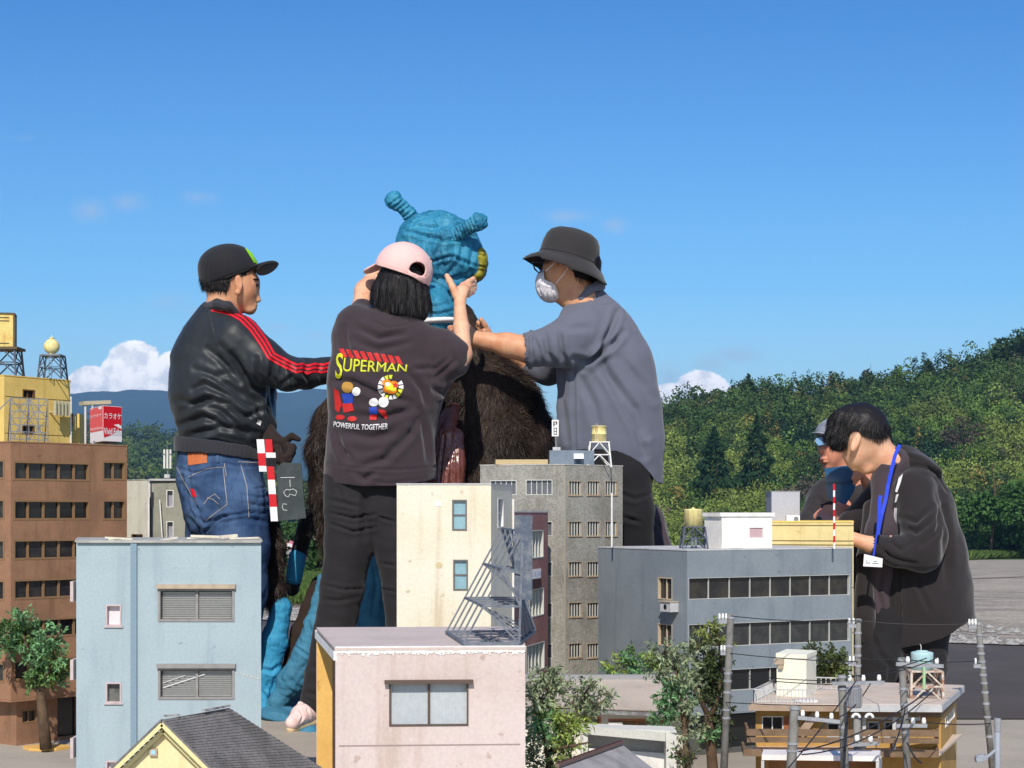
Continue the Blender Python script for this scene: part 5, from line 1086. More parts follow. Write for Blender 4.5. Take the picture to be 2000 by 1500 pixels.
wire('long thick cable from the garage pole up to the leaning pole, behind', W(1566, 1474, 3.1), W(1825, 1347, 3.5), .03, .0014)
wire('diagonal stay wire from the transformer down across the garage roof', W(1672, 1330, 3.25), W(1540, 1500, 3.02), .004, .0014)
wire('slack wire hanging from the transformer pole crossarm', W(1700, 1335, 3.27), W(1640, 1400, 3.2), .01, .0013)
wire('drop wire along the leaning pole, near the base', W(1768, 1385, 3.47), W(1740, 1470, 3.3), .01, .0016)
wire('bundled cable twisting down the transformer pole', W(1655, 1400, 3.27), W(1648, 1500, 3.2), -.008, .003)
wire('bundled cable twisting at the foot of the leaning pole', W(1772, 1450, 3.46), W(1800, 1490, 3.4), .008, .002)
# ================================================================== model trees
def mtree(label, base, trunk, limbs, blobs, cols, n, ls, lw=.22, plate=None, mleaf=M_leaf):
    """trunk/limbs: lists of (px,py,Y,r px); blobs: (px,py,dY,rpx,rzpx)"""
    b = Vector(base); t = thing('model_tree', label, 'tree', b, 'artificial trees between the models')
    mb = MB()
    for path_ in [trunk]+limbs:
        pts = [W(p[0], p[1], p[2]) for p in path_]; mb2 = pts
        for i in range(len(pts)-1): pass
        mb.path(pts, [p[3]*p[2]/FPX for p in path_], 9)
    build('trunk', mb, M_bark, t, True)
    V, Fc, C = [], [], []; bs = 0; Y0 = trunk[-1][2]; ls = ls*.68
    tw = MB()
    for (px, py, dY, rp, rzp, ci) in blobs:
        s = (Y0+dY)/FPX; c = np.array(W(px, py, Y0+dY)); r, rz = rp*s, rzp*s; m_ = int(n*1.35*(rp*rzp)/900); ls_ = ls
        nsp = max(4, m_//11)                       # sprigs of leaves on thin twigs
        d = RNG.normal(size=(nsp, 3)); d /= np.linalg.norm(d, axis=1)[:, None]; o = c+d*np.array([r, r, rz])*(.35+.65*RNG.random(nsp)[:, None]**.6)
        for i in range(nsp):
            dr = d[i]*.7+np.array([0, 0, .35])+RNG.normal(size=3)*.35; dr /= np.linalg.norm(dr)
            if i % 3 == 0: tw.bar(o[i]-dr*ls*1.5-(o[i]-c)*.4, o[i]+dr*ls, .0011)
            k = 11; u = RNG.random(k)[:, None]; P = o[i]+dr*ls*(u*2.2-.6); D = dr*.6+RNG.normal(size=(k, 3))*.75
            cl = np.array(cols[ci])*(.6+.8*RNG.random((1, 1)))*(.8+.4*RNG.random((k, 1)))
            v, f, cc = leafcards(P, D, ls*(.6+.8*RNG.random(k)), ls*lw*(.7+.6*RNG.random(k)), cl); V.append(v); Fc.append(f+bs); C.append(cc); bs += len(v)
    build('twigs', tw, M_bark, t)
    mesh_np('crown', np.concatenate(V), np.concatenate(Fc), mleaf, t, np.concatenate(C))
    if plate: k = MB(); n_ = 14; k.prism([(b.x+plate*(1+.15*math.sin(3*q))*math.cos(q), b.y+plate*.7*math.sin(q)) for q in [6.283*i/n_ for i in range(n_)]], .0005, .008); build('base_plate', k, M_ply, t)
    return t
GA, GB, GC, GD = (.17, .34, .15), (.13, .23, .07), (.30, .36, .21), (.32, .42, .10)
b0 = G(90, 1463); Yt = b0.y-.06
mtree('model tree with bright green crown on a wooden disc, before the brown office', b0, [(90, 1463, Yt, 12), (86, 1420, Yt, 10.5), (81, 1370, Yt, 9.5), (78, 1340, Yt, 7)],
  [[(78, 1345, Yt, 5), (60, 1290, Yt, 3.5), (30, 1255, Yt+.02, 2.5)], [(78, 1345, Yt, 5), (100, 1300, Yt-.03, 3), (105, 1260, Yt-.03, 2)], [(60, 1290, Yt, 3.5), (45, 1240, Yt, 2)]],
  [(42, 1212, 0, 26, 22, 0), (20, 1240, 0, 26, 22, 1), (55, 1250, .03, 24, 22, 1), (98, 1248, -.03, 24, 22, 0), (108, 1275, -.03, 24, 22, 0), (112, 1300, 0, 24, 22, 3), (75, 1285, 0, 26, 24, 0), (85, 1315, 0, 28, 24, 1), (30, 1262, 0, 22, 20, 0), (62, 1325, 0, 16, 16, 1), (112, 1320, 0, 18, 16, 0), (8, 1255, 0, 18, 20, 0)], [GA, GB, GC, GD], 420, .022, .25, .07)
mtree('bushy model tree with long narrow leaves beside the pink house wall', (W(1070, 1500, 3.3).x, 3.3, 0), [(1075, 1640, 3.3, 7), (1072, 1500, 3.3, 6), (1070, 1470, 3.3, 5)],
  [[(1070, 1475, 3.3, 5), (1060, 1420, 3.3, 3), (1050, 1370, 3.3, 2)], [(1070, 1475, 3.3, 5), (1100, 1430, 3.3, 3), (1130, 1400, 3.3, 2.4), (1118, 1368, 3.3, 2)], [(1070, 1475, 3.3, 4), (1100, 1460, 3.25, 3), (1150, 1450, 3.22, 1.6)]],
  [(1065, 1340, 0, 32, 26, 2), (1095, 1338, 0, 22, 22, 2), (1045, 1365, 0, 24, 24, 2), (1140, 1350, 0, 24, 22, 2), (1165, 1372, 0, 26, 24, 2), (1140, 1385, 0, 22, 18, 2), (1050, 1410, 0, 26, 26, 0), (1090, 1400, 0, 28, 22, 3), (1115, 1420, -.03, 24, 22, 3), (1050, 1450, 0, 24, 24, 2), (1085, 1445, 0, 24, 22, 0), (1105, 1462, -.02, 24, 20, 3), (1040, 1480, 0, 18, 24, 2), (1095, 1490, 0, 20, 20, 1)], [GA, GB, GC, GD], 330, .021, .16)
mtree('low bright bush behind the corrugated roof ridge', (W(1225, 1330, 4.5).x, 4.5, 0), [(1225, 1500, 4.5, 4), (1225, 1330, 4.5, 3)], [[(1225, 1340, 4.5, 3), (1240, 1300, 4.5, 2)]],
  [(1205, 1303, 0, 20, 15, 3), (1228, 1292, 0, 22, 18, 0), (1250, 1305, 0, 20, 14, 0), (1232, 1280, 0, 12, 12, 1), (1190, 1315, 0, 16, 10, 0), (1265, 1298, 0, 16, 10, 2)], [GA, GB, GC, GD], 420, .020, .25)
mtree('grey-green model tree with airy crown left of the tall pole', (W(1330, 1500, 3.75).x, 3.75, 0), [(1345, 1600, 3.75, 7), (1340, 1480, 3.75, 6), (1335, 1400, 3.75, 4)],
  [[(1335, 1405, 3.75, 4), (1325, 1340, 3.75, 3), (1318, 1290, 3.75, 2)], [(1340, 1420, 3.75, 4), (1355, 1370, 3.75, 2.5)]],
  [(1300, 1275, 0, 28, 20, 2), (1328, 1290, 0, 26, 20, 2), (1288, 1300, 0, 22, 18, 2), (1318, 1320, 0, 28, 22, 2), (1345, 1330, 0, 22, 20, 2), (1300, 1345, 0, 22, 22, 0), (1325, 1365, 0, 24, 24, 0), (1300, 1385, 0, 20, 20, 0), (1335, 1395, 0, 22, 20, 2), (1295, 1410, 0, 22, 14, 0), (1340, 1432, 0, 18, 14, 2), (1270, 1295, 0, 16, 14, 3)], [GA, GB, GC, GD], 330, .020, .2)
mtree('tall dark model tree with forked brown trunk behind the tall pole', (W(1390, 1500, 3.95).x, 3.95, 0), [(1398, 1600, 3.95, 13), (1392, 1500, 3.95, 11), (1386, 1430, 3.95, 9), (1384, 1395, 3.95, 8)],
  [[(1384, 1400, 3.95, 6), (1365, 1360, 3.95, 4), (1345, 1325, 3.95, 2.5)], [(1386, 1400, 3.95, 7), (1402, 1370, 3.95, 4.5), (1408, 1300, 3.95, 3.5), (1404, 1240, 3.95, 2)]],
  [(1375, 1290, 0, 30, 28, 1), (1395, 1320, 0, 28, 26, 1), (1365, 1340, .03, 28, 28, 1), (1390, 1360, .03, 28, 26, 1), (1405, 1290, 0, 22, 22, 1), (1380, 1240, 0, 18, 12, 3), (1398, 1232, 0, 16, 12, 3), (1408, 1250, 0, 14, 12, 3), (1372, 1262, 0, 18, 14, 2), (1408, 1220, 0, 10, 8, 2), (1410, 1400, 0, 20, 20, 1), (1370, 1425, 0, 20, 14, 2), (1390, 1430, -.02, 18, 16, 0), (1415, 1440, 0, 16, 16, 1)], [GA, (.075, .105, .04), GC, (.24, .28, .08)], 420, .019, .2)
mtree('olive model tree peeking over the orange house between stair tower and pole', (W(1625, 1330, 4.3).x, 4.3, 0), [(1625, 1500, 4.3, 5), (1622, 1330, 4.3, 4), (1620, 1300, 4.3, 3)], [[(1620, 1310, 4.3, 3), (1600, 1275, 4.3, 2)], [(1620, 1310, 4.3, 3), (1645, 1290, 4.3, 2)]],
  [(1595, 1272, 0, 20, 12, 1), (1620, 1282, 0, 24, 20, 1), (1640, 1295, 0, 20, 18, 2), (1610, 1302, 0, 22, 20, 1), (1635, 1315, 0, 20, 16, 3), (1612, 1325, 0, 18, 14, 1)], [GA, (.08, .11, .035), (.16, .18, .08), (.17, .22, .06)], 420, .018, .25)
mtree('wilted model sapling with drooping leaves at the feet of the grey-green tree', (W(1345, 1500, 3.4).x, 3.4, 0), [(1345, 1600, 3.4, 3), (1340, 1490, 3.4, 2.5), (1338, 1455, 3.4, 1.5)], [[(1340, 1480, 3.4, 2), (1352, 1455, 3.4, 1)]],
  [(1335, 1470, 0, 12, 18, 1), (1350, 1478, 0, 12, 16, 0), (1328, 1488, 0, 10, 12, 3)], [(.10, .12, .05), (.13, .12, .06), GC, (.10, .20, .05)], 260, .020, .15)
# ================================================================== sculpting: distance fields -> meshes
class SDF:
    """primitives in metres; res = voxel size"""
    def __init__(s, res): s.res = res; s.P = []
    def cone(s, a, b, ra, rb, k=.02, fy=1.0, sub=False): s.P.append(('c', np.array(a, float), np.array(b, float), ra, rb, k, fy, sub)); return s
    def ell(s, c, r, rot=None, k=.02, sub=False): s.P.append(('e', np.array(c, float), np.array(r, float), rot, None, k, 1.0, sub)); return s
    def chain(s, pts, k=.02, fy=1.0):
        for (a, ra), (b, rb) in zip(pts, pts[1:]): s.cone(a, b, ra, rb, k, fy)
        return s
    def mesh(s):
        lo = np.array([1e9]*3); hi = -lo
        for p in s.P:
            if p[7]: continue
            if p[0] == 'c': r = max(p[3], p[4])*max(1, p[6]); l, h = np.minimum(p[1], p[2])-r, np.maximum(p[1], p[2])+r
            else: r = max(p[2]); l, h = p[1]-r, p[1]+r
            lo = np.minimum(lo, l); hi = np.maximum(hi, h)
        h_ = s.res; lo -= 3*h_; hi += 3*h_; n = np.ceil((hi-lo)/h_).astype(int)+1
        ax = [lo[i]+h_*np.arange(n[i]) for i in range(3)]
        f = np.full(tuple(n), .12, dtype=np.float32)
        for p in s.P:
            k = p[5]; m = k+.03
            if p[0] == 'c': r = max(p[3], p[4])*max(1, p[6])+m; l, hh = np.minimum(p[1], p[2])-r, np.maximum(p[1], p[2])+r
            else: r = max(p[2])+m; l, hh = p[1]-r, p[1]+r
            i0 = np.clip(((l-lo)/h_).astype(int), 0, n-1); i1 = np.clip(((hh-lo)/h_).astype(int)+2, 1, n)
            if np.any(i1 <= i0): continue
            X = ax[0][i0[0]:i1[0]][:, None, None].astype(np.float32); Y = ax[1][i0[1]:i1[1]][None, :, None].astype(np.float32); Z = ax[2][i0[2]:i1[2]][None, None, :].astype(np.float32)
            if p[0] == 'c':
                a, b = p[1], p[2]; d = b-a; fy = p[6]; L2 = float(d[0]**2+(d[1]/fy)**2+d[2]**2)+1e-12
                t = np.clip(((X-a[0])*d[0]+(Y-a[1])*d[1]/fy**2+(Z-a[2])*d[2])/L2, 0, 1)
                g = np.sqrt((X-a[0]-t*d[0])**2+((Y-a[1]-t*d[1])/fy)**2+(Z-a[2]-t*d[2])**2)-(p[3]+t*(p[4]-p[3]))
            else:
                c, r3, M = p[1], p[2], p[3]; x, y, z = X-c[0], Y-c[1], Z-c[2]
                if M is not None: x, y, z = M[0][0]*x+M[1][0]*y+M[2][0]*z, M[0][1]*x+M[1][1]*y+M[2][1]*z, M[0][2]*x+M[1][2]*y+M[2][2]*z
                q = np.sqrt((x/r3[0])**2+(y/r3[1])**2+(z/r3[2])**2); q2 = np.sqrt((x/r3[0]**2)**2+(y/r3[1]**2)**2+(z/r3[2]**2)**2)+1e-9
                g = q*(q-1)/q2
            sl_ = f[i0[0]:i1[0], i0[1]:i1[1], i0[2]:i1[2]]
            if p[7]: h2 = np.clip(.5-.5*(sl_+g)/k, 0, 1); f[i0[0]:i1[0], i0[1]:i1[1], i0[2]:i1[2]] = sl_*(1-h2)+(-g)*h2+k*h2*(1-h2)
            else: h2 = np.clip(.5+.5*(sl_-g)/k, 0, 1); f[i0[0]:i1[0], i0[1]:i1[1], i0[2]:i1[2]] = sl_*(1-h2)+g*h2-k*h2*(1-h2)
        f[0] = f[-1] = .1; f[:, 0] = f[:, -1] = .1; f[:, :, 0] = f[:, :, -1] = .1
        return nets(f, lo, h_)
def nets(f, lo, h):
    S_ = f < 0; n = f.shape
    acc = np.zeros((n[0]-1, n[1]-1, n[2]-1, 3), np.float32); cnt = np.zeros((n[0]-1, n[1]-1, n[2]-1), np.float32)
    def cut(i0, i1, a):
        sl0 = tuple(slice(v, n[k]-1+v) for k, v in enumerate(i0)); sl1 = tuple(slice(v, n[k]-1+v) for k, v in enumerate(i1))
        m = S_[sl0] != S_[sl1]; f0, f1 = f[sl0][m], f[sl1][m]; t = f0/(f0-f1)
        p = np.tile(np.array(i0, np.float32), (len(t), 1)); p[:, a] += t; acc[m] += p; cnt[m] += 1
    for a in range(3):
        o = [k for k in range(3) if k != a]
        for u in (0, 1):
            for v in (0, 1):
                i0 = [0, 0, 0]; i0[o[0]] = u; i0[o[1]] = v; i1 = list(i0); i1[a] = 1; cut(tuple(i0), tuple(i1), a)
    m = cnt > 0; idx = -np.ones(m.shape, np.int64); idx[m] = np.arange(m.sum()); ijk = np.argwhere(m)
    V = (ijk+acc[m]/cnt[m][:, None])*h+lo
    Fs = []
    for a in range(3):
        b, c = [(1, 2), (2, 0), (0, 1)][a]; sa = [slice(None)]*3; sb = [slice(None)]*3; sa[a] = slice(0, -1); sb[a] = slice(1, None)
        e = S_[tuple(sa)] != S_[tuple(sb)]; q = np.argwhere(e); ins = S_[tuple(sa)][e]
        ok = (q[:, b] > 0) & (q[:, c] > 0) & (q[:, b] < n[b]-1) & (q[:, c] < n[c]-1); q, ins = q[ok], ins[ok]
        def g(db, dc): r = q.copy(); r[:, b] -= db; r[:, c] -= dc; return idx[r[:, 0], r[:, 1], r[:, 2]]
        F4 = np.stack([g(1, 1), g(0, 1), g(0, 0), g(1, 0)], 1); F4[~ins] = F4[~ins][:, ::-1]; Fs.append(F4)
    return V.astype(np.float64), np.concatenate(Fs)
def vnormals(V, F4):
    d1, d2 = V[F4[:, 2]]-V[F4[:, 0]], V[F4[:, 3]]-V[F4[:, 1]]; n = np.cross(d1, d2); N = np.zeros_like(V)
    for k in range(4): np.add.at(N, F4[:, k], n)
    return N/(np.linalg.norm(N, axis=1)[:, None]+1e-12)
def smooth_np(V, F4, it=2, lam=.5):
    for _ in range(it):
        A = np.zeros_like(V); c = np.zeros(len(V))
        for i, j in ((0, 1), (1, 2), (2, 3), (3, 0)):
            np.add.at(A, F4[:, i], V[F4[:, j]]); np.add.at(c, F4[:, i], 1); np.add.at(A, F4[:, j], V[F4[:, i]]); np.add.at(c, F4[:, j], 1)
        V = V+(A/c[:, None]-V)*lam
    return V
def px_of(V): return np.stack([1000+V[:, 0]/V[:, 1]*FPX, HZ-(V[:, 2]-CAMH)/V[:, 1]*FPX], 1)
def seg_d(P, a, b):
    a, b = np.array(a, float), np.array(b, float); d = b-a; t = np.clip(((P-a)@d)/(d@d+1e-9), 0, 1); return np.linalg.norm(P-a-t[:, None]*d, axis=1), t
def folds(V, F4, creases, Y, amp=1.0):
    """creases: (list of photo points, depth px, width px): a groove with a soft ridge beside it, pressed into the cloth that faces the viewer's side"""
    P = px_of(V); N = vnormals(V, F4); s = Y/FPX; view = V-np.array([0, 0, CAMH]); view /= np.linalg.norm(view, axis=1)[:, None]
    fac = np.clip(-(N*view).sum(1)*2.5, 0, 1); D = np.zeros(len(V))
    for pts, dp, w in creases:
        best = np.full(len(V), 1e9); tt = np.zeros(len(V)); n = len(pts)-1
        for i in range(n):
            d, t = seg_d(P, pts[i], pts[i+1]); m = d < best; best[m] = d[m]; tt[m] = (i+t[m])/n
        taper = np.sin(np.clip(tt*.9+.05, 0, 1)*math.pi)**.5
        g = np.exp(-(best/w)**2)-.55*np.exp(-((best-1.9*w)/(1.1*w))**2)
        D -= g*dp*taper
    return V+N*(D*fac*s*amp)[:, None]
def wrinkle(V, F4, amp, sc, stretch=(1, 1, 1), seed=0.0, octv=3):
    N = vnormals(V, F4); st = np.array(stretch)
    d = np.array([mnoise.fractal(Vector((v*st*sc).tolist())+Vector((seed, seed*1.7, 0)), 1.0, 2.0, octv) for v in V]); return V+N*(d*amp)[:, None]
class Fig:                                       # helper working in photo pixels at a base depth
    def __init__(s, Y): s.Y = Y; s.s = Y/FPX
    def p(s, x, y, d=0.0): return np.array(W(x, y, s.Y+d))
    def new(s, res): s.S = SDF(res); return s
    def c(s, a, b, ra, rb, k=12, fy=1.0, sub=False): s.S.cone(s.p(*a), s.p(*b), ra*s.s, rb*s.s, k*s.s, fy, sub); return s
    def ch(s, pts, k=12, fy=1.0):                # pts: (x, y, d, r)
        for a, b in zip(pts, pts[1:]): s.c(a[:3], b[:3], a[3], b[3], k, fy)
        return s
    def e(s, c, r, tilt=0, yaw=0, k=12, sub=False):
        M = (Matrix.Rotation(R(yaw), 3, 'Z') @ Matrix.Rotation(R(tilt), 3, 'Y')) if (tilt or yaw) else None
        s.S.ell(s.p(*c), [q*s.s for q in r], M, k*s.s, sub); return s
    def done(s, name, m, par, creases=(), wr=None, sm=1, label=None, cut=None, solid=0.0, crump=None):
        V, F4 = s.S.mesh(); V = smooth_np(V, F4, sm)
        if cut is not None:
            P = px_of(V); F4 = F4[cut(P[:, 0], P[:, 1], V)[F4].all(1)]
            u, inv = np.unique(F4, return_inverse=True); V = V[u]; F4 = inv.reshape(-1, 4); V = smooth_np(V, F4, 1)
            E = np.concatenate([F4[:, [0, 1]], F4[:, [1, 2]], F4[:, [2, 3]], F4[:, [3, 0]]]); key = np.sort(E, 1); uq, ct = np.unique(key, axis=0, return_counts=True); B = uq[ct == 1]
            for _ in range(14):
                A = np.zeros_like(V); n_ = np.zeros(len(V)); np.add.at(A, B[:, 0], V[B[:, 1]]); np.add.at(A, B[:, 1], V[B[:, 0]]); np.add.at(n_, B[:, 0], 1); np.add.at(n_, B[:, 1], 1); b_ = n_ > 0; V[b_] += (A[b_]/n_[b_][:, None]-V[b_])*.6
        if wr:
            V = wrinkle(V, F4, *wr)
            if wr[1] < 13: V = wrinkle(V, F4, wr[0]*.3, wr[1]*3.2, (1, 1, 1), 9.0, 2)
        if crump:
            N = vnormals(V, F4); d = np.array([abs(mnoise.noise(Vector((v*crump[1]).tolist())))+.5*abs(mnoise.noise(Vector((v*crump[1]*2.3+5).tolist())))+.25*abs(mnoise.noise(Vector((v*crump[1]*5+9).tolist()))) for v in V]); V = V+N*((d-.3)*crump[0])[:, None]
        if creases: V = folds(V, F4, creases, s.Y, 1.3)
        s.V, s.F = V, F4; o = mesh_np(name, V, F4, m, par, None, True, label)
        if solid: q = o.modifiers.new('cloth thickness', 'SOLIDIFY'); q.thickness = solid; q.offset = -1
        s.tree = BVHTree.FromPolygons(V.tolist(), F4.tolist()); return o
def proj(tree, x, y, lift=.0015):
    d = Vector(((x-1000)/FPX, 1, -(y-HZ)/FPX)).normalized(); h = tree.ray_cast(Vector((0, 0, CAMH)), d)
    if h[0] is None: return None
    n = h[1]; n = n if n.dot(d) < 0 else -n
    return h[0]+n*lift
def decal(name, tree, polys, m, par, lift=.0015, th=None, step=6, label=None):
    """flat shapes (photo outlines) laid on the cloth surface"""
    import bmesh
    bm = bmesh.new()
    for poly in polys:
        vs = [bm.verts.new((x, y, 0)) for x, y in poly]
        try: bm.faces.new(vs)
        except ValueError: pass
    bmesh.ops.triangulate(bm, faces=bm.faces[:])
    for _ in range(5):
        es = [e for e in bm.edges if e.calc_length() > step]
        if not es: break
        bmesh.ops.subdivide_edges(bm, edges=es, cuts=1); bmesh.ops.triangulate(bm, faces=[f for f in bm.faces if len(f.verts) > 3])
    bad = []; pos = {}
    for v in bm.verts:
        q = proj(tree, v.co.x, v.co.y, lift)
        if q is None: bad.append(v)
        else: pos[v] = q
    for v, q in pos.items(): v.co = q
    bmesh.ops.delete(bm, geom=bad, context='VERTS')
    off = wl(par)
    for v in bm.verts: v.co -= off
    for f in bm.faces:
        if f.normal.y > 0: f.normal_flip()
    bm.normal_update(); me = bpy.data.meshes.new(name); bm.to_mesh(me); bm.free(); return link(name, me, m, par, True, label)
def ribbon(pts, w):                              # photo polyline -> quads
    out = []; P = [np.array(p, float) for p in pts]; L, Rr = [], []
    for i, p in enumerate(P):
        d = P[min(i+1, len(P)-1)]-P[max(i-1, 0)]; d /= np.linalg.norm(d)+1e-9; nrm_ = np.array([-d[1], d[0]])*w/2; L.append(tuple(p+nrm_)); Rr.append(tuple(p-nrm_))
    for i in range(len(P)-1): out.append([L[i], L[i+1], Rr[i+1], Rr[i]])
    return out
def strands(name, par, V, F4, n, Ln, wd, m, flow, sel=None, jit=.35, segs=3, lift=0.0, curl=0.0, cols=None, grav=.5):
    """thin tapering hairs rooted on a surface; flow(P, N) -> direction"""
    N = vnormals(V, F4); cen = V[F4].mean(1); fn = N[F4].mean(1); a = np.linalg.norm(np.cross(V[F4[:, 2]]-V[F4[:, 0]], V[F4[:, 3]]-V[F4[:, 1]]), axis=1)
    if sel is not None: a = a*sel(cen, fn)
    pick = RNG.choice(len(F4), n, p=a/a.sum()); u, v = RNG.random((n, 1)), RNG.random((n, 1)); q = V[F4[pick]]
    P = (q[:, 0]*(1-u)+q[:, 1]*u)*(1-v)+(q[:, 3]*(1-u)+q[:, 2]*u)*v; Nn = fn[pick]/(np.linalg.norm(fn[pick], axis=1)[:, None]+1e-9)
    D = flow(P, Nn)+RNG.normal(size=(n, 3))*jit; D /= np.linalg.norm(D, axis=1)[:, None]
    side = np.cross(D, Nn+RNG.normal(size=(n, 3))*.4); side /= np.linalg.norm(side, axis=1)[:, None]+1e-9
    L = (Ln*(.55+.9*RNG.random(n)))[:, None]; w = wd*(.6+.8*RNG.random(n))[:, None]
    cu = RNG.normal(size=(n, 3))*curl; rows = []; cur = P+Nn*lift; d = D.copy()
    for k in range(segs+1):
        ww = w*(1-k/segs)**.7; rows += [cur-side*ww, cur+side*ww] if k < segs else [cur]
        d = d+np.array([0, 0, -1])*grav/segs+cu/segs; d /= np.linalg.norm(d, axis=1)[:, None]; cur = cur+d*L/segs
    R_ = np.stack(rows, 1).reshape(-1, 3); st = 2*segs+1; b = np.arange(n)*st; Fq = []
    for k in range(segs-1): Fq.append(np.stack([b+2*k, b+2*k+1, b+2*k+3, b+2*k+2], 1))
    Fq = np.concatenate(Fq+[np.stack([b+2*segs-2, b+2*segs-1, b+2*segs, b+2*segs], 1)])
    me_v, me_f = R_, Fq.tolist(); off = np.array(wl(par))
    me = bpy.data.meshes.new(name); me.from_pydata((me_v-off).tolist(), [], [f[:3] if f[2] == f[3] else f for f in me_f]); me.update()
    return link(name, me, m, par, True)
# ---- cloth, skin and hair
def cloth(name, col, rough=.85, sheen=.15, wv=900, bump=.1, col2=None, spec=.2):
    return mat(name, col, rough, col2, .5, 5, None, 0, bump, 260, spec=spec, fine=.06, sheen=sheen)
def skinmat(name, col):
    m = mat(name, col, .52, tuple(c*k for c, k in zip(col, (.86, .66, .60))), .75, 22, tuple(c*k for c, k in zip(col, (.94, .84, .86))), .25, .5, 240, spec=.35, fine=.06)
    b = m.node_tree.nodes['Principled BSDF']; b.inputs['Subsurface Weight'].default_value = .12; b.inputs['Subsurface Radius'].default_value = (.012, .005, .003); return m
M_skin = skinmat('skin', srgb(226, 178, 146)); M_skin2 = skinmat('skin_tan', srgb(212, 158, 122))
M_hair = mat('black_hair', (.013, .011, .012), .5, None, 0, 8, None, 0, 0, spec=.28, fine=.1)
M_eye = mat('eye_white', (.75, .73, .7), .3, fine=0, bump=0); M_iris = mat('iris', (.02, .012, .01), .2, fine=0, bump=0); M_lip = mat('lip', srgb(190, 120, 108), .5)
def hand(f, wrist, knuck, fingers, thumb, rw=15, k=7, d=0.0):
    """palm from wrist to knuckle line; fingers: list of point chains (x, y, dY, r); thumb: chain"""
    (wx, wy, wd_), (ax, ay, ad), (bx, by, bd) = wrist, knuck[0], knuck[1]; m = len(fingers)
    for i in range(m):
        u = i/max(1, m-1); kx, ky, kd = ax+(bx-ax)*u, ay+(by-ay)*u, ad+(bd-ad)*u
        f.c((wx+(kx-wx)*.08, wy+(ky-wy)*.08, wd_), (kx, ky, kd), rw*.62, fingers[i][0][3]*1.12, k)
        f.ch([(kx, ky, kd, fingers[i][0][3]*1.08)]+fingers[i], 2.5)
    f.ch(thumb, 4)

def below(x, y, pts): return y > np.interp(x, [p[0] for p in pts], [p[1] for p in pts])
def gp(Y, x): return ((x-1000)/FPX*Y, Y, 0.0)
NECKG = []
def person(label, Y, x): return thing('person', label, 'person', gp(Y, x))
down = lambda P, N: N*.25+np.array([0, 0, -1.0])
# ------------------------------------------------------------------ the fur-coated costume in the middle
YC = 5.98
M_bluep = mat('blue_crepe_paper', srgb(46, 130, 164), .6, srgb(26, 88, 120), .8, 12, srgb(96, 172, 192), .5, 1.6, 110, fine=.25)
M_bluec = mat('blue_cloth', srgb(66, 128, 158), .8, srgb(46, 98, 126), .6, 14, srgb(96, 130, 140), .4, .4, 160, fine=.1)
M_furb = mat('fur_base', srgb(52, 40, 34), .95, None, 0, 8, None, 0, .5, 120); M_fur = mat('fur_strand', srgb(60, 47, 40), .5, srgb(28, 22, 19), .9, 9, None, 0, 0, 60, spec=.35, fine=.3)
M_latex = mat('brown_latex', srgb(112, 62, 52), .22, srgb(84, 44, 38), .6, 12, None, 0, .5, 200, spec=.7)
cos = thing('monster_costume', 'shaggy dark fur monster costume with blue wrapped head and two knobbed feelers', 'costume', gp(YC, 850))
f = Fig(YC).new(.0055)
f.e((857, 497, 0), (84, 78, 82)).e((905, 515, -.03), (46, 50, 42), 10).e((830, 470, 0), (56, 60, 48)).e((880, 555, -.02), (44, 46, 34), -12)
f.c((850, 545, 0), (850, 600, 0), 34, 38, 10)
rid = [([(790, 450), (830, 462), (875, 470), (925, 462)], 4, 3.5), ([(800, 500), (840, 512), (880, 500), (930, 520)], 4, 3), ([(815, 430), (850, 420), (890, 428), (920, 445)], 3.5, 3), ([(850, 425), (865, 460), (850, 500), (862, 545)], 4, 3), ([(820, 443), (850, 446), (880, 436)], 3, 4), ([(860, 417), (885, 430), (905, 425)], 3, 4), ([(835, 470), (842, 500), (838, 540)], 3, 5), ([(870, 455), (858, 490), (865, 530), (880, 560)], 3.5, 5), ([(905, 475), (900, 505), (880, 530)], 3, 4),
       ([(925, 480), (918, 520), (925, 550)], 3, 4), ([(850, 540), (875, 548), (905, 540)], 4, 5), ([(890, 500), (912, 515)], 3, 4), ([(790, 470), (805, 500), (800, 540)], 3, 5), ([(840, 565), (870, 575), (900, 570)], 4, 5)]
head = f.done('head', M_bluep, cos, rid, None, 0, crump=(.015, 9))
for nm, pts in (('feeler', [(822, 442, .02, 15), (800, 418, .0, 12), (786, 404, 0, 12), (771, 393, -.01, 13)]), ('feeler', [(884, 466, -.10, 16), (902, 452, -.13, 12), (916, 443, -.15, 12), (928, 436, -.16, 12)])):
    g = Fig(YC).new(.0035); g.ch(pts, 6); x, y, d, r = pts[-1]; g.e((x-2 if x < 850 else x+6, y-2, d), (17, 17, 17), k=4)
    wr_ = []
    for k in range(9):
        t_ = k/8; a_, b_ = np.array(pts[0][:2]), np.array(pts[-1][:2]); c_ = a_+(b_-a_)*t_; dd = (b_-a_)/np.linalg.norm(b_-a_); nn_ = np.array([-dd[1], dd[0]]); wr_.append(([tuple(c_-nn_*16+dd*3), tuple(c_), tuple(c_+nn_*16-dd*2)], 1.6, 1.8))
    g.done(nm, M_bluep, head, wr_, None, 0, crump=(.008, 40))
g = Fig(YC).new(.004); g.e((940, 510, -.06), (13, 26, 26), k=4).e((934, 538, -.06), (12, 20, 10), -20, k=6)
g.done('beak', mat('mustard_lip', srgb(150, 140, 40), .6, srgb(110, 100, 30), .6, 60, None, 0, .5, 160), head, [([(928, 496), (950, 500)], 2, 2), ([(926, 518), (950, 522)], 2, 2)], (.002, 50, (1, 1, 1), 0, 3), 0)
g = Fig(YC-.14).new(.005); g.ch([(850, 575, .05, 26), (850, 612, 0, 40), (849, 622, 0, 42)], 8)
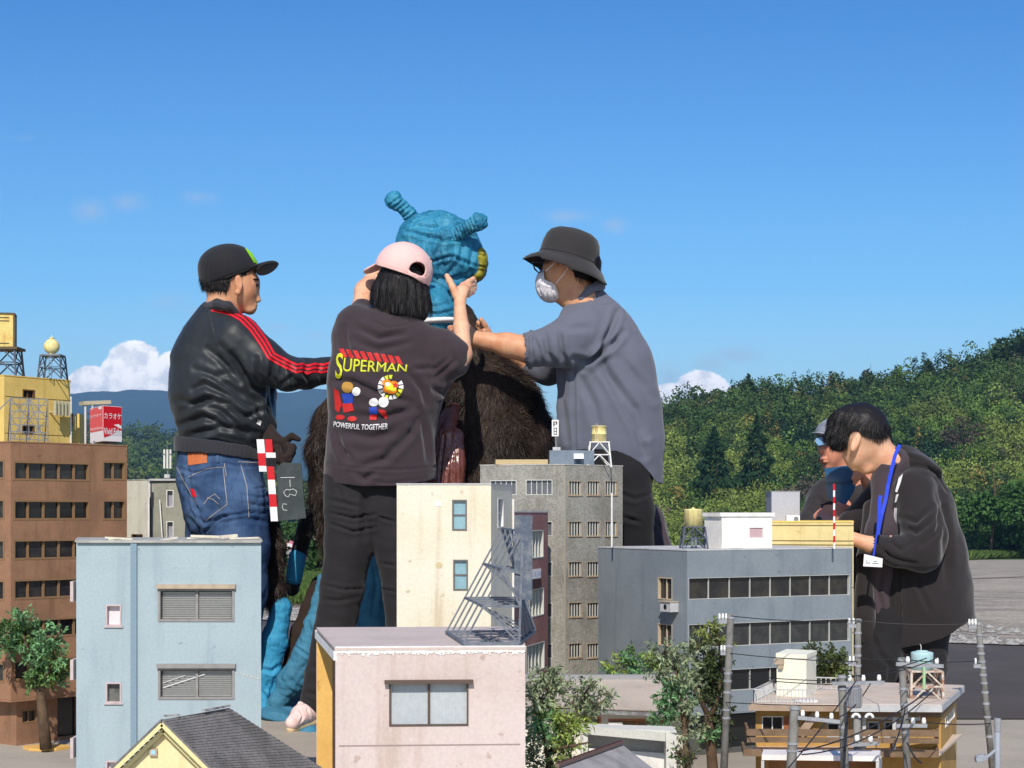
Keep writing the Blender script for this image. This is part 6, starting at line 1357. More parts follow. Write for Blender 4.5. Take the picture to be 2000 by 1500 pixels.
nk = g.done('neck', M_bluep, cos, [([(812, 585), (850, 600), (885, 590)], 2, 4), ([(815, 606), (855, 614), (888, 606)], 2, 3)], (.003, 40, (1, 1, 1), 3, 4), 0)
g = Fig(YC-.15).new(.004); g.e((850, 629, 0), (45, 42, 11), -4, k=3); g.done('neck_rim', M_signw, cos)
f = Fig(YC).new(.009)
f.ch([(900, 616, .02, 26), (908, 705, .0, 56), (940, 800, 0, 98), (955, 885, 0, 114), (950, 980, 0, 122), (930, 1060, .05, 116)], 40)
f.ch([(860, 650, .02, 40), (810, 720, .02, 110), (775, 830, .0, 118), (755, 930, 0, 104), (735, 1000, .05, 70)], 40)
f.ch([(700, 760, -.02, 40), (652, 820, -.08, 34), (626, 880, -.08, 28), (632, 960, -.05, 26), (634, 1040, -.03, 16), (634, 1090, -.03, 7)], 16)
f.ch([(1015, 775, 0, 32), (1042, 850, -.02, 36), (1030, 940, -.04, 36)], 20)
coat = f.done('fur_coat', M_furb, cos, (), (.012, 9, (1, 1, .5), 2.2, 3), 1)
def vis(c, n): vw = c-np.array([0, 0, CAMH]); return (np.einsum('ij,ij->i', n, vw) < .35*np.linalg.norm(n, axis=1)*np.linalg.norm(vw, axis=1))*1.0+.08
def furflow(P, N): a = np.stack([np.sin(P[:, 2]*17+P[:, 0]*9), np.zeros(len(P)), np.cos(P[:, 0]*21+P[:, 2]*5)], 1)*.45; return N*.35+np.array([.05, -.12, -.8])+a
strands('fur', coat, f.V, f.F, 90000, .034, .0009, M_fur, furflow, vis, .28, 3, 0, .5)
g = Fig(YC-.02).new(.0055)
g.ch([(526, 1000, -.02, 16), (528, 1080, -.02, 22), (532, 1150, -.02, 20), (544, 1185, -.02, 12)], 12); sl2 = g.done('fur_sleeve', M_furb, cos, (), (.006, 14, (1, 1, .5), 6, 3))
strands('fur', sl2, g.V, g.F, 9000, .034, .0011, M_fur, furflow, vis, .28, 3, 0, .5)
g = Fig(YC-.05).new(.005); g.ch([(602, 1010, .1, 17), (583, 1085, .1, 16), (570, 1150, .1, 15)], 4); g.done('strap', cloth('black_strap', (.012, .012, .013)), cos, [([(570, 1060), (600, 1075)], 2, 4)])
g = Fig(YC-.05).new(.004); g.ch([(581, 1088, .09, 17.5), (574, 1128, .09, 16.5)], 3); g.done('blue_patch', mat('bright_blue_cloth', srgb(56, 148, 190), .7, srgb(46, 128, 168), .5, 20, None, 0, .3, 150), cos, (), (.0015, 60, (1, 1, 1), 0, 3))
g = Fig(YC-.05).new(.005); g.ch([(550, 1185, 0, 20), (536, 1250, 0, 24), (522, 1310, 0, 25), (514, 1365, 0, 23), (512, 1400, 0, 20)], 12); g.e((528, 1398, -.03), (38, 40, 20), 12)
g.done('leg', mat('bright_blue_cloth', 0), cos, [([(505, 1305), (530, 1312), (545, 1300)], 3, 4), ([(520, 1320), (530, 1350), (522, 1380)], 2.5, 3), ([(536, 1325), (530, 1360)], 2, 3), ([(505, 1345), (530, 1372)], 2.5, 3), ([(515, 1385), (550, 1400)], 3, 4)], crump=(.008, 24))
g = Fig(YC-.08).new(.005); g.ch([(632, 1130, 0, 11), (615, 1215, 0, 17), (597, 1280, 0, 24), (570, 1330, 0, 26), (538, 1376, 0, 16), (525, 1394, 0, 14)], 10)
g.done('leg', M_bluec, cos, [([(575, 1262), (600, 1280), (625, 1284)], 3, 3), ([(560, 1320), (590, 1350)], 2, 4), ([(600, 1215), (612, 1250)], 2, 4)], crump=(.010, 20))
g = Fig(YC).new(.006); g.ch([(622, 1140, 0, 16), (590, 1235, 0, 20), (558, 1320, 0, 14)], 10); g.done('leg_wrap', M_furb, cos, (), (.004, 20, (1, 1, 1), 7, 3))
g = Fig(5.62).new(.005); g.e((540, 1398, 0), (34, 40, 15), 15).e((575, 1392, .08), (36, 30, 10), 8); g.done('foot', M_bluec, cos, [([(515, 1395), (560, 1403)], 3, 3)], (.004, 24, (1, 1, 1), 5, 4))
g = Fig(5.34).new(.005); g.e((600, 1436, 0), (34, 40, 17), -14).e((585, 1446, 0), (20, 30, 12)); g.done('foot', M_bluec, cos, [([(590, 1430), (620, 1420)], 3, 3), ([(585, 1445), (612, 1436)], 2, 3)], (.004, 24, (1, 1, 1), 5, 4))
g = Fig(YC-.1).new(.006); g.ch([(742, 1000, 0, 40), (738, 1100, 0, 36), (732, 1200, 0, 34), (730, 1340, 0, 34), (730, 1400, -.1, 30)], 10); g.done('leg', M_bluec, cos, [([(725, 1080), (735, 1140), (728, 1200)], 3, 4), ([(745, 1060), (752, 1120)], 3, 4)], (.003, 24, (1, 1, 1), 7, 3))
g = Fig(5.66).new(.004); g.ch([(886, 800, .06, 13), (872, 850, -.02, 16), (862, 950, -.05, 17)], 3); g.ch([(874, 805, .05, 12), (852, 870, .0, 22), (842, 950, .0, 22)], 3); g.ch([(892, 850, .0, 14), (887, 910, -.02, 22), (884, 960, -.02, 24)], 3)
g.done('chest', M_latex, cos, [([(868, 850), (858, 945)], 3, 2.5), ([(875, 880), (868, 945)], 3, 2.5), ([(890, 870), (894, 940)], 2, 2)], (.0025, 60, (1, 1, .5), 3, 4))
# ------------------------------------------------------------------ woman with the pink cap
YW = 5.42
wm = person('person from behind in pink cap and black printed sweatshirt, arms raised to blue head', YW, 690)
f = Fig(YW).new(.0035)
f.e((786, 553, .02), (41, 50, 50)).ch([(778, 590, .02, 29), (762, 640, .01, 30), (758, 690, .02, 38), (755, 760, .02, 42)], 12)
f.ch([(760, 676, .02, 26), (845, 678, .0, 22), (893, 703, -.03, 21), (904, 690, -.03, 17.5)], 10)
f.ch([(904, 692, -.03, 18), (901, 640, .02, 15.5), (898, 596, .06, 11.5)], 6)
f.ch([(770, 665, .02, 26), (704, 630, .06, 24), (714, 568, .16, 21), (738, 534, .24, 17), (785, 528, .30, 14), (806, 524, .33, 14)], 8)
hand(f, (898, 593, .06), ((897, 566, .075), (910, 566, .085)), [[(904, 557, .10, 6.0), (916, 550, .12, 5.4), (925, 544, .14, 4.8)], [(914, 560, .11, 6.0), (924, 555, .15, 5.4), (927, 548, .19, 4.6)], [(917, 568, .12, 6.0), (926, 563, .16, 5.4), (928, 556, .20, 4.6)], [(914, 576, .11, 5.4), (923, 571, .14, 4.8), (925, 566, .17, 4.2)]],
     [(891, 578, .06, 8.5), (885, 563, .06, 7), (878, 549, .065, 6.2), (873, 539, .07, 5.4)], 13)
hand(f, (806, 524, .33), ((818, 514, .34), (816, 532, .36)), [[(828, 508, .34, 6), (836, 505, .33, 5.2)], [(830, 515, .35, 6), (840, 512, .34, 5.2)], [(829, 522, .36, 6), (838, 521, .35, 5)], [(825, 531, .37, 5.4), (833, 531, .36, 4.6)]], [(810, 536, .33, 8), (820, 543, .32, 6)], 12)
f.e((737, 545, .03), (6, 9, 12), k=3).c((748, 560, .07), (740, 563, .08), 8, 5, 3)
f.done('body', M_skin, wm)
f = Fig(YW).new(.0055)
f.ch([(766, 634, .01, 36), (764, 662, 0, 66), (757, 720, 0, 104), (752, 770, 0, 108), (745, 850, 0, 101), (742, 925, 0, 105), (742, 938, 0, 104)], 20, .62)
f.ch([(752, 655, .01, 54), (694, 634, .03, 32), (684, 662, .03, 32), (680, 740, .0, 30), (682, 800, 0, 30)], 22); f.ch([(694, 630, .04, 32), (708, 608, .09, 26)], 10)
f.ch([(790, 668, 0, 52), (862, 682, .0, 37), (884, 700, -.02, 35), (894, 690, -.03, 24)], 16); f.ch([(862, 700, 0, 42), (850, 742, 0, 30)], 16)
f.e((772, 606, .0), (32, 40, 34), 8, k=4, sub=True)
hemw = [(600, 930), (640, 943), (700, 951), (780, 950), (850, 938), (900, 930)]
tee = [([(651, 742), (692, 747), (736, 768), (805, 787)], 6, 7), ([(694, 811), (749, 817), (809, 796)], 5, 7), ([(670, 845), (728, 855), (768, 845)], 5, 8), ([(655, 836), (675, 902)], 4, 6), ([(662, 870), (692, 909)], 4, 6),
       ([(707, 911), (753, 896), (792, 845)], 6, 7), ([(775, 880), (800, 850), (815, 820)], 5, 6), ([(809, 721), (847, 719)], 4, 5), ([(876, 672), (888, 704), (848, 738)], 4, 5), ([(866, 668), (876, 700), (845, 726)], 4, 4), ([(798, 727), (826, 762), (832, 790)], 5, 6),
       ([(640, 906), (700, 915), (780, 918), (850, 912)], 2, 2.5), ([(700, 640), (740, 660), (790, 652)], 5, 6), ([(690, 665), (740, 684), (800, 668)], 3, 6), ([(690, 920), (712, 935), (735, 920)], 5, 6), ([(818, 800), (832, 860), (836, 900)], 4, 6), ([(672, 640), (680, 690), (672, 720)], 3, 6),
       ([(723, 602), (731, 628), (757, 641), (790, 636), (803, 628)], 1.6, 2.0), ([(690, 935), (760, 944), (830, 935)], 1.5, 3), ([(845, 760), (870, 770), (880, 750)], 5, 6)]
M_tee = cloth('washed_black_jersey', srgb(57, 47, 52), .9, .25)
f.done('sweatshirt', M_tee, wm, tee, (.0045, 7, (1, 1, 1), 3.0, 3), 1, cut=lambda x, y, V: ~below(x, y, hemw))
TW = f.tree; top_ = bpy.data.objects[wm.children[-1].name]
# printed back of the sweatshirt
def warp_text(txt, x0, x1, ytop, ybot, shear=0.0, offs=.0):
    V, Fc = text_mesh(txt, 1.0, shear, offs); mn, mx = V.min(0), V.max(0); out = []
    for fc in Fc:
        pl = []
        for i in fc: u = (V[i][0]-mn[0])/(mx[0]-mn[0]); v = (V[i][1]-mn[1])/(mx[1]-mn[1]); x = x0+(x1-x0)*u; pl.append((x, ybot(u)+(ytop(u)-ybot(u))*v))
        out.append(pl)
    return out
M_pyel = mat('print_yellow', srgb(206, 208, 40), .7, fine=.05, bump=0); M_pred = mat('print_red', srgb(196, 44, 42), .7, fine=.08, bump=0); M_pwh = mat('print_white', srgb(232, 230, 230), .7, fine=.05, bump=0); M_pblu = mat('print_blue', srgb(40, 70, 170), .7, fine=.05, bump=0); M_porg = mat('print_orange', srgb(232, 130, 30), .7, fine=.05, bump=0); M_pout = mat('print_olive', srgb(96, 90, 60), .7, fine=.05, bump=0)
polys = []
for k in range(9): x = 662+k*13.5; y = 681+.028*(k*13.5)**1.12*1.2+k*1.0; polys.append([(x, y), (x+9, y+.5), (x+17, y+17), (x+8, y+17)])
decal('print_stripes', TW, polys, M_pred, top_, .0016)
lt = lambda u: 699+u*16-3*math.sin(u*3.14); lb2 = lambda u: 725+u*2+1.5*math.sin(u*3.14)
decal('lettering', TW, warp_text('UPERMAN', 672, 797, lambda u: 699+u*14, lambda u: 728-u*.5, .12, .010), M_pout, top_, .0018, step=5)
decal('lettering', TW, warp_text('UPERMAN', 671, 795, lambda u: 699+u*14, lambda u: 726.5-u*.5, .12, .0), M_pyel, top_, .0032, step=5)
decal('lettering', TW, warp_text('S', 656, 670, lambda u: 690, lambda u: 739, .12, .012), M_pyel, top_, .0030, step=5)
decal('lettering', TW, warp_text('POWERFUL TOGETHER', 652, 757, lambda u: 823+6*math.sin(u*2.4), lambda u: 833+6*math.sin(u*2.4), .15, .01), M_pwh, top_, .0022, step=5)
def blob(cx, cy, rx, ry, n=14, a0=0): return [(cx+rx*math.cos(a0+6.283*k/n), cy+ry*math.sin(a0+6.283*k/n)) for k in range(n)]
def rays(cx, cy, r0, r1, ks, n=16): return [[(cx+r0*math.cos(a-.12), cy+r0*math.sin(a-.12)), (cx+r1*math.cos(a-.16), cy+r1*math.sin(a-.16)), (cx+r1*math.cos(a+.16), cy+r1*math.sin(a+.16)), (cx+r0*math.cos(a+.12), cy+r0*math.sin(a+.12))] for a in [6.283*k/n for k in ks]]
for rr, mm in ((rays(763, 756, 16, 25, (6, 7, 8, 9, 10, 3, 4, 15, 0)), M_pwh), (rays(763, 756, 16, 24, (12, 5, 2, 11, 1)), M_pyel)):
    for r1_ in rr: decal('print_ray', TW, [r1_], mm, top_, .0018)
decal('print_burst', TW, [blob(755, 748, 9, 7), blob(769, 752, 9, 8), blob(765, 763, 10, 6), blob(755, 760, 7, 6)], M_porg, top_, .0020)
decal('print_burst', TW, [blob(760, 755, 8, 7), blob(768, 760, 6, 4)], M_pyel, top_, .0026); decal('print_burst', TW, [blob(757, 751, 5, 4)], M_pwh, top_, .0031)
decal('print_burst', TW, [[(772+7*(1 if k % 2 == 0 else .42)*math.sin(k*.6283), 753-7*(1 if k % 2 == 0 else .42)*math.cos(k*.6283)) for k in range(10)]], M_pred, top_, .0036)
# plain colour shapes standing in for the cartoon prints
decal('print_patch', TW, [[(653, 758), (662, 764), (668, 790), (662, 806), (655, 800)], [(668, 788), (688, 787), (692, 802), (672, 806)], blob(665, 815, 9, 5), blob(688, 818, 9, 5)], M_pred, top_, .0020)
decal('print_patch', TW, [[(668, 768), (690, 768), (690, 787), (672, 788)]], M_pblu, top_, .0024); decal('print_patch', TW, [blob(679, 756, 11, 11)], mat('print_ochre', srgb(176, 132, 60), .7, fine=.05, bump=0), top_, .0024)
decal('print_patch', TW, [blob(696, 765, 8, 8)], M_pwh, top_, .0022); decal('print_patch', TW, [blob(730, 786, 9, 8), blob(749, 786, 10, 10)], M_pwh, top_, .0022)
decal('print_patch', TW, [[(721, 796), (736, 795), (737, 808), (722, 809)]], M_pblu, top_, .0024); decal('print_patch', TW, [[(738, 800), (752, 801), (757, 812), (754, 820), (746, 810)], [(722, 809), (737, 809), (735, 821), (722, 821)]], M_pred, top_, .0022)
f = Fig(YW).new(.0055)
f.ch([(680, 935, 0, 44), (684, 985, 0, 51), (682, 1060, 0, 48), (668, 1150, 0, 42), (653, 1235, 0, 40), (630, 1325, -.02, 35), (612, 1374, -.03, 27)], 9, .95)
f.ch([(742, 935, 0, 42), (748, 985, 0, 46), (770, 1060, 0, 41), (785, 1150, 0, 37), (790, 1240, 0, 36), (790, 1330, .02, 32), (790, 1392, .03, 25)], 9, .95); f.c((682, 940, 0), (742, 940, 0), 46, 46, 20)
f.done('trousers', cloth('black_denim', srgb(40, 38, 40), .85, .1), wm, [([(636, 1000), (690, 1012), (735, 1004)], 3, 3), ([(636, 1020), (690, 1038), (735, 1030)], 3.5, 3), ([(640, 975), (700, 990)], 2.5, 4), ([(628, 1142), (670, 1152), (705, 1150)], 3, 3), ([(624, 1170), (660, 1174), (700, 1166)], 2, 4), ([(740, 1010), (775, 1020)], 3, 3), ([(745, 1100), (775, 1106)], 2.5, 3), ([(605, 1300), (640, 1310)], 3, 5), ([(595, 1350), (630, 1362)], 3, 4), ([(742, 1150), (775, 1156)], 2.5, 3), ([(712, 960), (712, 1050)], 4, 6), ([(660, 950), (672, 985)], 2, 3)], (.003, 10, (1, 1, 2), 8, 3))
M_shoe = mat('pale_sneaker', srgb(228, 206, 200), .7, srgb(226, 170, 168), .7, 40, None, 0, .2, 120); M_sole = mat('cream_sole', srgb(214, 190, 150), .7)
for (sx, sy, d, q) in ((0, 0, -.03, 1), (184, 8, .03, 1)):
    g = Fig(YW).new(.004); g.c((606+sx, 1388+sy, d), (588+sx, 1396+sy, d-.04), 22, 20, 6).c((588+sx, 1396+sy, d-.04), (570+sx, 1412+sy, d-.09), 18, 13, 6).c((590+sx, 1380+sy, d-.02), (586+sx, 1374+sy, d-.03), 8, 5, 4)
    sh_ = g.done('shoe', M_shoe, wm, [([(584+sx, 1382+sy), (592+sx, 1400+sy), (586+sx, 1412+sy)], 2, 2), ([(600+sx, 1385+sy), (606+sx, 1402+sy)], 2, 2)])
    g = Fig(YW).new(.004); g.c((610+sx, 1408+sy, d), (568+sx, 1424+sy, d-.09), 14, 9, 5); g.done('sole', M_sole, sh_)
f = Fig(YW).new(.0045)
f.e((785, 556, .02), (50, 56, 52), 10).ch([(782, 575, .01, 46), (792, 590, .0, 40), (806, 600, .0, 28)], 16).ch([(750, 572, .0, 26), (742, 590, 0, 14)], 12).ch([(812, 585, 0, 28), (819, 612, 0, 16)], 12)
f.e((735, 560, .08), (20, 20, 40), k=4, sub=True)
hair = f.done('hair', M_hair, wm, [([(x, 545), (x-2+(x-775)*.12, 580), (x+(x-775)*.1, 618)], 2.2, 2.6) for x in (742, 756, 771, 786, 798, 812, 824)], None, 1)
def hflow(P, N): q = px_of(P); return N*.05+np.stack([(q[:, 0]-782)*.0012, np.zeros(len(P)), -np.ones(len(P))], 1)
strands('hair_strand', hair, f.V, f.F, 12000, .046, .0009, M_hair, hflow, lambda c, n: vis(c, n)*(px_of(c)[:, 1] > 520)*(px_of(c)[:, 1] < 580+(px_of(c)[:, 0]-735)*.12), .05, 3, .001, .12)
M_pinkc = cloth('pink_twill', srgb(238, 190, 184), .85, .2)
f = Fig(YW).new(.004); f.e((787, 534, .02), (56, 62, 58), 16).e((790, 522, .02), (52, 58, 46), 14)
capl = [(700, 508), (735, 519), (770, 530), (800, 540), (836, 561), (860, 575)]
def cw(x, y, V): return ~below(x, y, capl) & ~((((x-816)/16)**2+((y-527)/14)**2 < 1) & (y < 522+(x-800)*.42+6) & (V[:, 1] < YW))
cap = f.done('cap', M_pinkc, wm, [([(795, 480), (810, 495), (818, 512)], .8, 1.4), ([(736, 514), (770, 524), (798, 534)], .9, 1.2), ([(800, 525), (796, 538)], 1.2, 1.3)], (.001, 30, (1, 1, 1), 0, 2), 1, cut=cw, solid=.003)
g = Fig(YW).new(.0035); g.e((744, 518, .085), (36, 40, 4.5), -24, k=3).e((722, 527, .085), (13, 24, 3.5), -22, k=5); g.done('visor', M_pinkc, cap)
g = Fig(YW).new(.0035); g.e((793, 476.5, .02), (5, 5, 3), k=2); g.done('button', M_pinkc, cap)
decal('strap', f.tree, [[(800, 526), (832, 541), (829, 551), (797, 536)]], M_pinkc, cap, .003)
g = Fig(YW).new(.003); g.e((726, 598, -.01), (4, 4, 5), k=2); g.done('hair_tie', mat('blue_bead', srgb(50, 110, 190), .3), hair)
# ------------------------------------------------------------------ man on the left in the striped track jacket
YM = 5.85
ml = person('person in black track jacket with red sleeve stripes, black cap and blue jeans', YM, 430)
f = Fig(YM).new(.0035)
f.e((447, 540, .0), (52, 44, 50), -8).e((476, 566, .0), (30, 34, 38), 8).c((462, 584, 0), (484, 596, 0), 22, 15, 12).e((497, 552, 0), (9, 20, 14), k=8)
f.c((501, 570, 0), (505, 586, 0), 3.5, 5, 5).e((499, 596.5, 0), (4, 9, 2.8), k=3).e((497.5, 602, 0), (4, 9, 2.6), k=3).e((489, 607, 0), (9, 13, 7), k=8)
f.c((438, 580, 0), (432, 640, 0), 33, 36, 12).ch([(432, 640, 0, 36), (430, 700, 0, 50)], 12)
f.e((466, 553, -.078), (7.5, 5, 17), -8, k=3).e((468, 550, -.088), (4, 4, 10), -8, k=3, sub=True).e((464, 571, -.078), (6, 5, 6), k=3)
f.ch([(432, 660, 0, 34), (470, 664, -.05, 28), (560, 727, -.07, 24), (642, 718, .06, 17), (690, 712, .16, 13)], 8)
hand(f, (690, 712, .16), ((716, 706, .20), (716, 716, .22)), [[(732, 704, .23, 6), (742, 706, .26, 5)], [(733, 709, .23, 6), (744, 712, .26, 5)], [(732, 714, .24, 6), (742, 718, .27, 5)], [(728, 719, .25, 5), (737, 723, .27, 4.4)]], [(702, 700, .17, 8), (712, 692, .19, 6)], 13)
f.ch([(432, 660, 0, 34), (500, 680, .16, 24), (520, 770, .12, 20), (524, 838, .02, 15)], 8)
body_ = f.done('body', M_skin2, ml)
g = Fig(YM).new(.003); g.e((503, 557, -.03), (3.4, 10, 3), k=1); g.done('eye', M_iris, body_)
g = Fig(YM).new(.003); g.e((500, 546, -.03), (7, 12, 2), k=1); g.done('eyebrow', M_hair, body_)
f = Fig(YM).new(.004); f.e((445, 542, 0), (54.5, 46.5, 51), -8)
hm = f.done('hair', M_hair, ml, (), (.0015, 90, (1, 1, 1), 0, 2), 1, cut=lambda x, y, V: (y < np.interp(x, [395, 440, 446, 452, 470, 473, 488, 492], [568, 580, 568, 545, 534, 545, 552, 530])) & (x < 492))
strands('hair_strand', hm, f.V, f.F, 3500, .012, .0006, M_hair, lambda P, N: N*.25+np.array([-.2, 0, -1]), vis, .25, 2, 0, .1)
def capline(pts, keep_above=True): return lambda x, y, V: ~below(x, y, pts)
M_blk = cloth('black_twill', srgb(34, 34, 38), .8, .15)
f = Fig(YM).new(.004); f.e((446, 530, 0), (59, 54, 50), -12).e((440, 512, 0), (50, 48, 32), -10)
c1 = f.done('cap', M_blk, ml, [([(452, 481), (448, 510), (445, 540)], .7, 1.3), ([(410, 495), (404, 530), (408, 560)], .7, 1.3), ([(400, 556), (450, 537), (506, 518)], .9, 1.5)], None, 1, cut=capline([(380, 568), (404, 566), (416, 552), (450, 542), (508, 521), (530, 510)]), solid=.003)
g = Fig(YM).new(.0035); g.e((512, 522, 0), (33, 42, 4.5), -16, k=3).e((520, 526, 0), (20, 46, 4), -30, k=8); g.done('visor', M_blk, c1)
decal('lime_panel', f.tree, ribbon([(483, 489), (491, 499), (499, 510), (503, 518)], 3.5), mat('lime_cloth', srgb(150, 220, 40), .7), c1, .002)
decal('lime_panel', f.tree, [[(478, 485), (486, 487), (494, 498), (500, 512), (496, 514)]], mat('lime_cloth', 0), c1, .0018)
M_jk = mat('satin_black', srgb(38, 42, 47), .48, srgb(30, 33, 37), .5, 6, None, 0, .3, 200, spec=.3, fine=.04, sheen=.1)
f = Fig(YM).new(.0055)
f.ch([(428, 618, 0, 36), (424, 650, 0, 58), (420, 700, 0, 82), (428, 760, 0, 94), (437, 820, 0, 90), (428, 868, 0, 78)], 18, .72)
f.c((424, 655, 0), (462, 668, -.06), 50, 50, 16).ch([(464, 664, -.06, 48), (515, 708, -.08, 42), (560, 730, -.07, 33), (600, 730, -.0, 29), (650, 722, .07, 26)], 10)
f.ch([(470, 690, .14, 36), (512, 760, .12, 26), (520, 830, .03, 21)], 10).e((430, 596, .0), (27, 32, 22), 10, k=3, sub=True)
jf = [([(378, 760), (400, 750), (450, 775), (500, 800)], 4, 6), ([(360, 800), (400, 780), (450, 790), (500, 825)], 4, 6), ([(352, 830), (400, 815), (450, 835)], 4, 6), ([(372, 850), (430, 835), (500, 845)], 4, 6), ([(430, 675), (455, 700), (490, 755), (515, 762)], 4, 6), ([(405, 680), (430, 700), (470, 745)], 3, 6),
      ([(455, 690), (480, 730), (500, 745)], 4, 6), ([(500, 700), (505, 730), (520, 750)], 4, 5), ([(535, 705), (530, 735), (545, 755)], 4, 5), ([(566, 712), (572, 740), (580, 758)], 5, 5), ([(600, 706), (596, 730), (606, 752)], 4, 4.5), ([(626, 704), (622, 725), (630, 748)], 3.5, 4), ([(411, 608), (420, 650), (432, 680)], 1.2, 2),
      ([(395, 790), (430, 800), (480, 850)], 4, 6), ([(348, 780), (380, 790), (420, 775)], 3, 6), ([(420, 740), (460, 765), (500, 785)], 3.5, 6), ([(380, 720), (420, 735), (450, 730)], 2.5, 6), ([(450, 800), (480, 815), (515, 800)], 4, 5), ([(365, 865), (420, 860), (500, 880)], 2.5, 3), ([(550, 750), (570, 735), (590, 752)], 3, 4), ([(526, 760), (522, 800), (528, 840)], 3, 5), ([(480, 760), (505, 790), (512, 830)], 4, 5)]
f.done('jacket', M_jk, ml, jf, (.004, 8, (1, 1, 1), 11, 3), 1)
TJ = f.tree; jo = bpy.data.objects[ml.children[-1].name]
M_stripe = mat('red_stripe', srgb(216, 30, 44), .5, fine=.04, bump=0)
base_ = [(424, 597), (440, 600), (462, 606), (480, 616), (500, 636), (520, 664), (535, 690), (548, 697), (562, 704), (580, 712), (590, 710), (602, 714), (614, 710), (630, 712), (652, 706)]
for k in range(3):
    o_ = k*7.5; decal('sleeve_stripe', TJ, ribbon([(x-o_*(.75 if x < 540 else .1), y+o_*(.55 if x < 540 else .95)+1) for x, y in base_], 4.2), M_stripe, jo, .002, step=6)
M_rib = cloth('rib_knit', srgb(52, 52, 58), .9, .2)
f = Fig(YM).new(.005); f.ch([(422, 868, 0, 82), (427, 888, 0, 82)], 4, .84)
f.done('knit_waistband', M_rib, ml, [([(x, 862), (x-4, 895)], .8, 1.2) for x in range(360, 500, 9)], None, 1, cut=lambda x, y, V: ((y > np.interp(x, [340, 420, 510], [848, 858, 872])) & (y < np.interp(x, [340, 420, 510], [884, 888, 902]))), solid=.002)
f = Fig(YM).new(.004); f.ch([(402, 606, .04, 8), (405, 600, -.02, 9), (424, 594, -.07, 10), (446, 598, -.09, 9), (460, 609, -.075, 7)], 5)
f.done('collar', M_rib, ml, [([(404, 590), (426, 586), (455, 598)], 1, 2)])
M_denim = mat('blue_denim', srgb(42, 68, 106), .85, srgb(84, 110, 146), .65, 7, srgb(24, 38, 66), .5, .3, 300, fine=.2)
f = Fig(YM).new(.0055)
f.ch([(424, 896, 0, 76), (428, 930, 0, 80), (440, 985, 0, 84)], 16, .82).ch([(468, 985, -.06, 58), (470, 1060, -.07, 54), (476, 1150, -.06, 44), (468, 1260, -.02, 36), (462, 1400, 0, 28)], 16).ch([(412, 975, .06, 48), (406, 1060, .08, 42), (405, 1150, .06, 36), (400, 1260, .08, 32), (396, 1400, .08, 26)], 16)
f.done('jeans', M_denim, ml, [([(366, 905), (372, 960), (400, 1040)], 3, 3), ([(400, 1040), (430, 1010), (500, 1000)], 4, 3), ([(355, 945), (380, 985), (395, 1010)], 3, 4), ([(470, 950), (500, 955), (525, 950)], 1.6, 2.5), ([(475, 965), (505, 972), (528, 968)], 1.6, 2.5), ([(472, 980), (505, 988), (528, 985)], 1.6, 2.5), ([(470, 996), (505, 1004), (525, 1000)], 1.6, 2.5), ([(350, 915), (380, 925), (420, 915)], 2, 3), ([(370, 1010), (385, 1030), (390, 1050)], 4, 6), ([(440, 905), (470, 912), (500, 910)], 2, 3), ([(372, 1000), (400, 1022), (440, 1008)], 3, 4), ([(430, 1020), (480, 1012), (520, 1020)], 2.5, 4), ([(356, 930), (366, 975), (380, 1010)], 2.5, 4), ([(445, 920), (452, 960), (448, 1000)], 1.5, 4), ([(510, 900), (518, 950), (522, 1010)], 2, 4)], (.006, 11, (1, 1, 1), 5, 4))
TD = f.tree; jn = bpy.data.objects[ml.children[-1].name]
M_st = mat('tan_stitch', srgb(170, 160, 150), .8, fine=0, bump=0)
for pts in ([(367, 932), (405, 915), (436, 912), (440, 950), (444, 985), (400, 1018)], [(470, 908), (482, 950), (486, 1010)], [(465, 902), (520, 905)], [(430, 975), (420, 965), (408, 972), (398, 985)], [(428, 985), (416, 975), (404, 972)], [(345, 912), (365, 950), (385, 985)], [(438, 905), (442, 930)]):
    decal('stitching', TD, ribbon(pts, 1.2), M_st, jn, .0015)
decal('leather_patch', TD, [[(367, 886), (404, 883), (405, 904), (368, 909)]], mat('orange_leather', srgb(196, 110, 66), .6), jn, .002)
decal('red_tab', TD, [[(372, 955), (378, 954), (384, 969), (379, 972)]], M_stripe, jn, .002)
for x in (422, 505): decal('belt_loop', TD, [[(x, 884), (x+6, 884), (x+7, 903), (x+1, 903)]], M_denim, jn, .004)
for d, x in ((-.02, 462), (.08, 396)):
    g = Fig(YM).new(.005); g.c((x, 1386, d), (x+30, 1393, d-.02), 17, 13, 6); g.done('shoe', M_blk, ml)
M_skinsh = cloth('shaded_skin', srgb(44, 34, 32), .8, .1)  # hand colour with its shade already mixed in, dark brown
g = Fig(YM-.08).new(.003); g.ch([(520, 838, .08, 15), (534, 860, .03, 17)], 6)
hand(g, (532, 858, .03), ((556, 862, .0), (556, 886, .02)), [[(570, 852, -.01, 7), (583, 858, -.01, 5)], [(572, 874, -.03, 7.5), (566, 888, -.05, 6.5), (556, 894, -.06, 5.5)], [(570, 884, -.02, 7.5), (564, 898, -.05, 6.5), (553, 902, -.06, 5.5)], [(564, 893, -.01, 7), (557, 905, -.04, 6), (548, 907, -.05, 5)]], [(540, 876, -.02, 9), (545, 890, -.05, 7.5), (540, 900, -.06, 6)], 17)
g.done('shaded_hand', M_skinsh, ml)
decal('watch_glint', TJ, [[(503, 818), (510, 822), (507, 832), (500, 828)]], M_signw, jo, .004)  # watch-like glint at the wrist, painted as a plain white patch
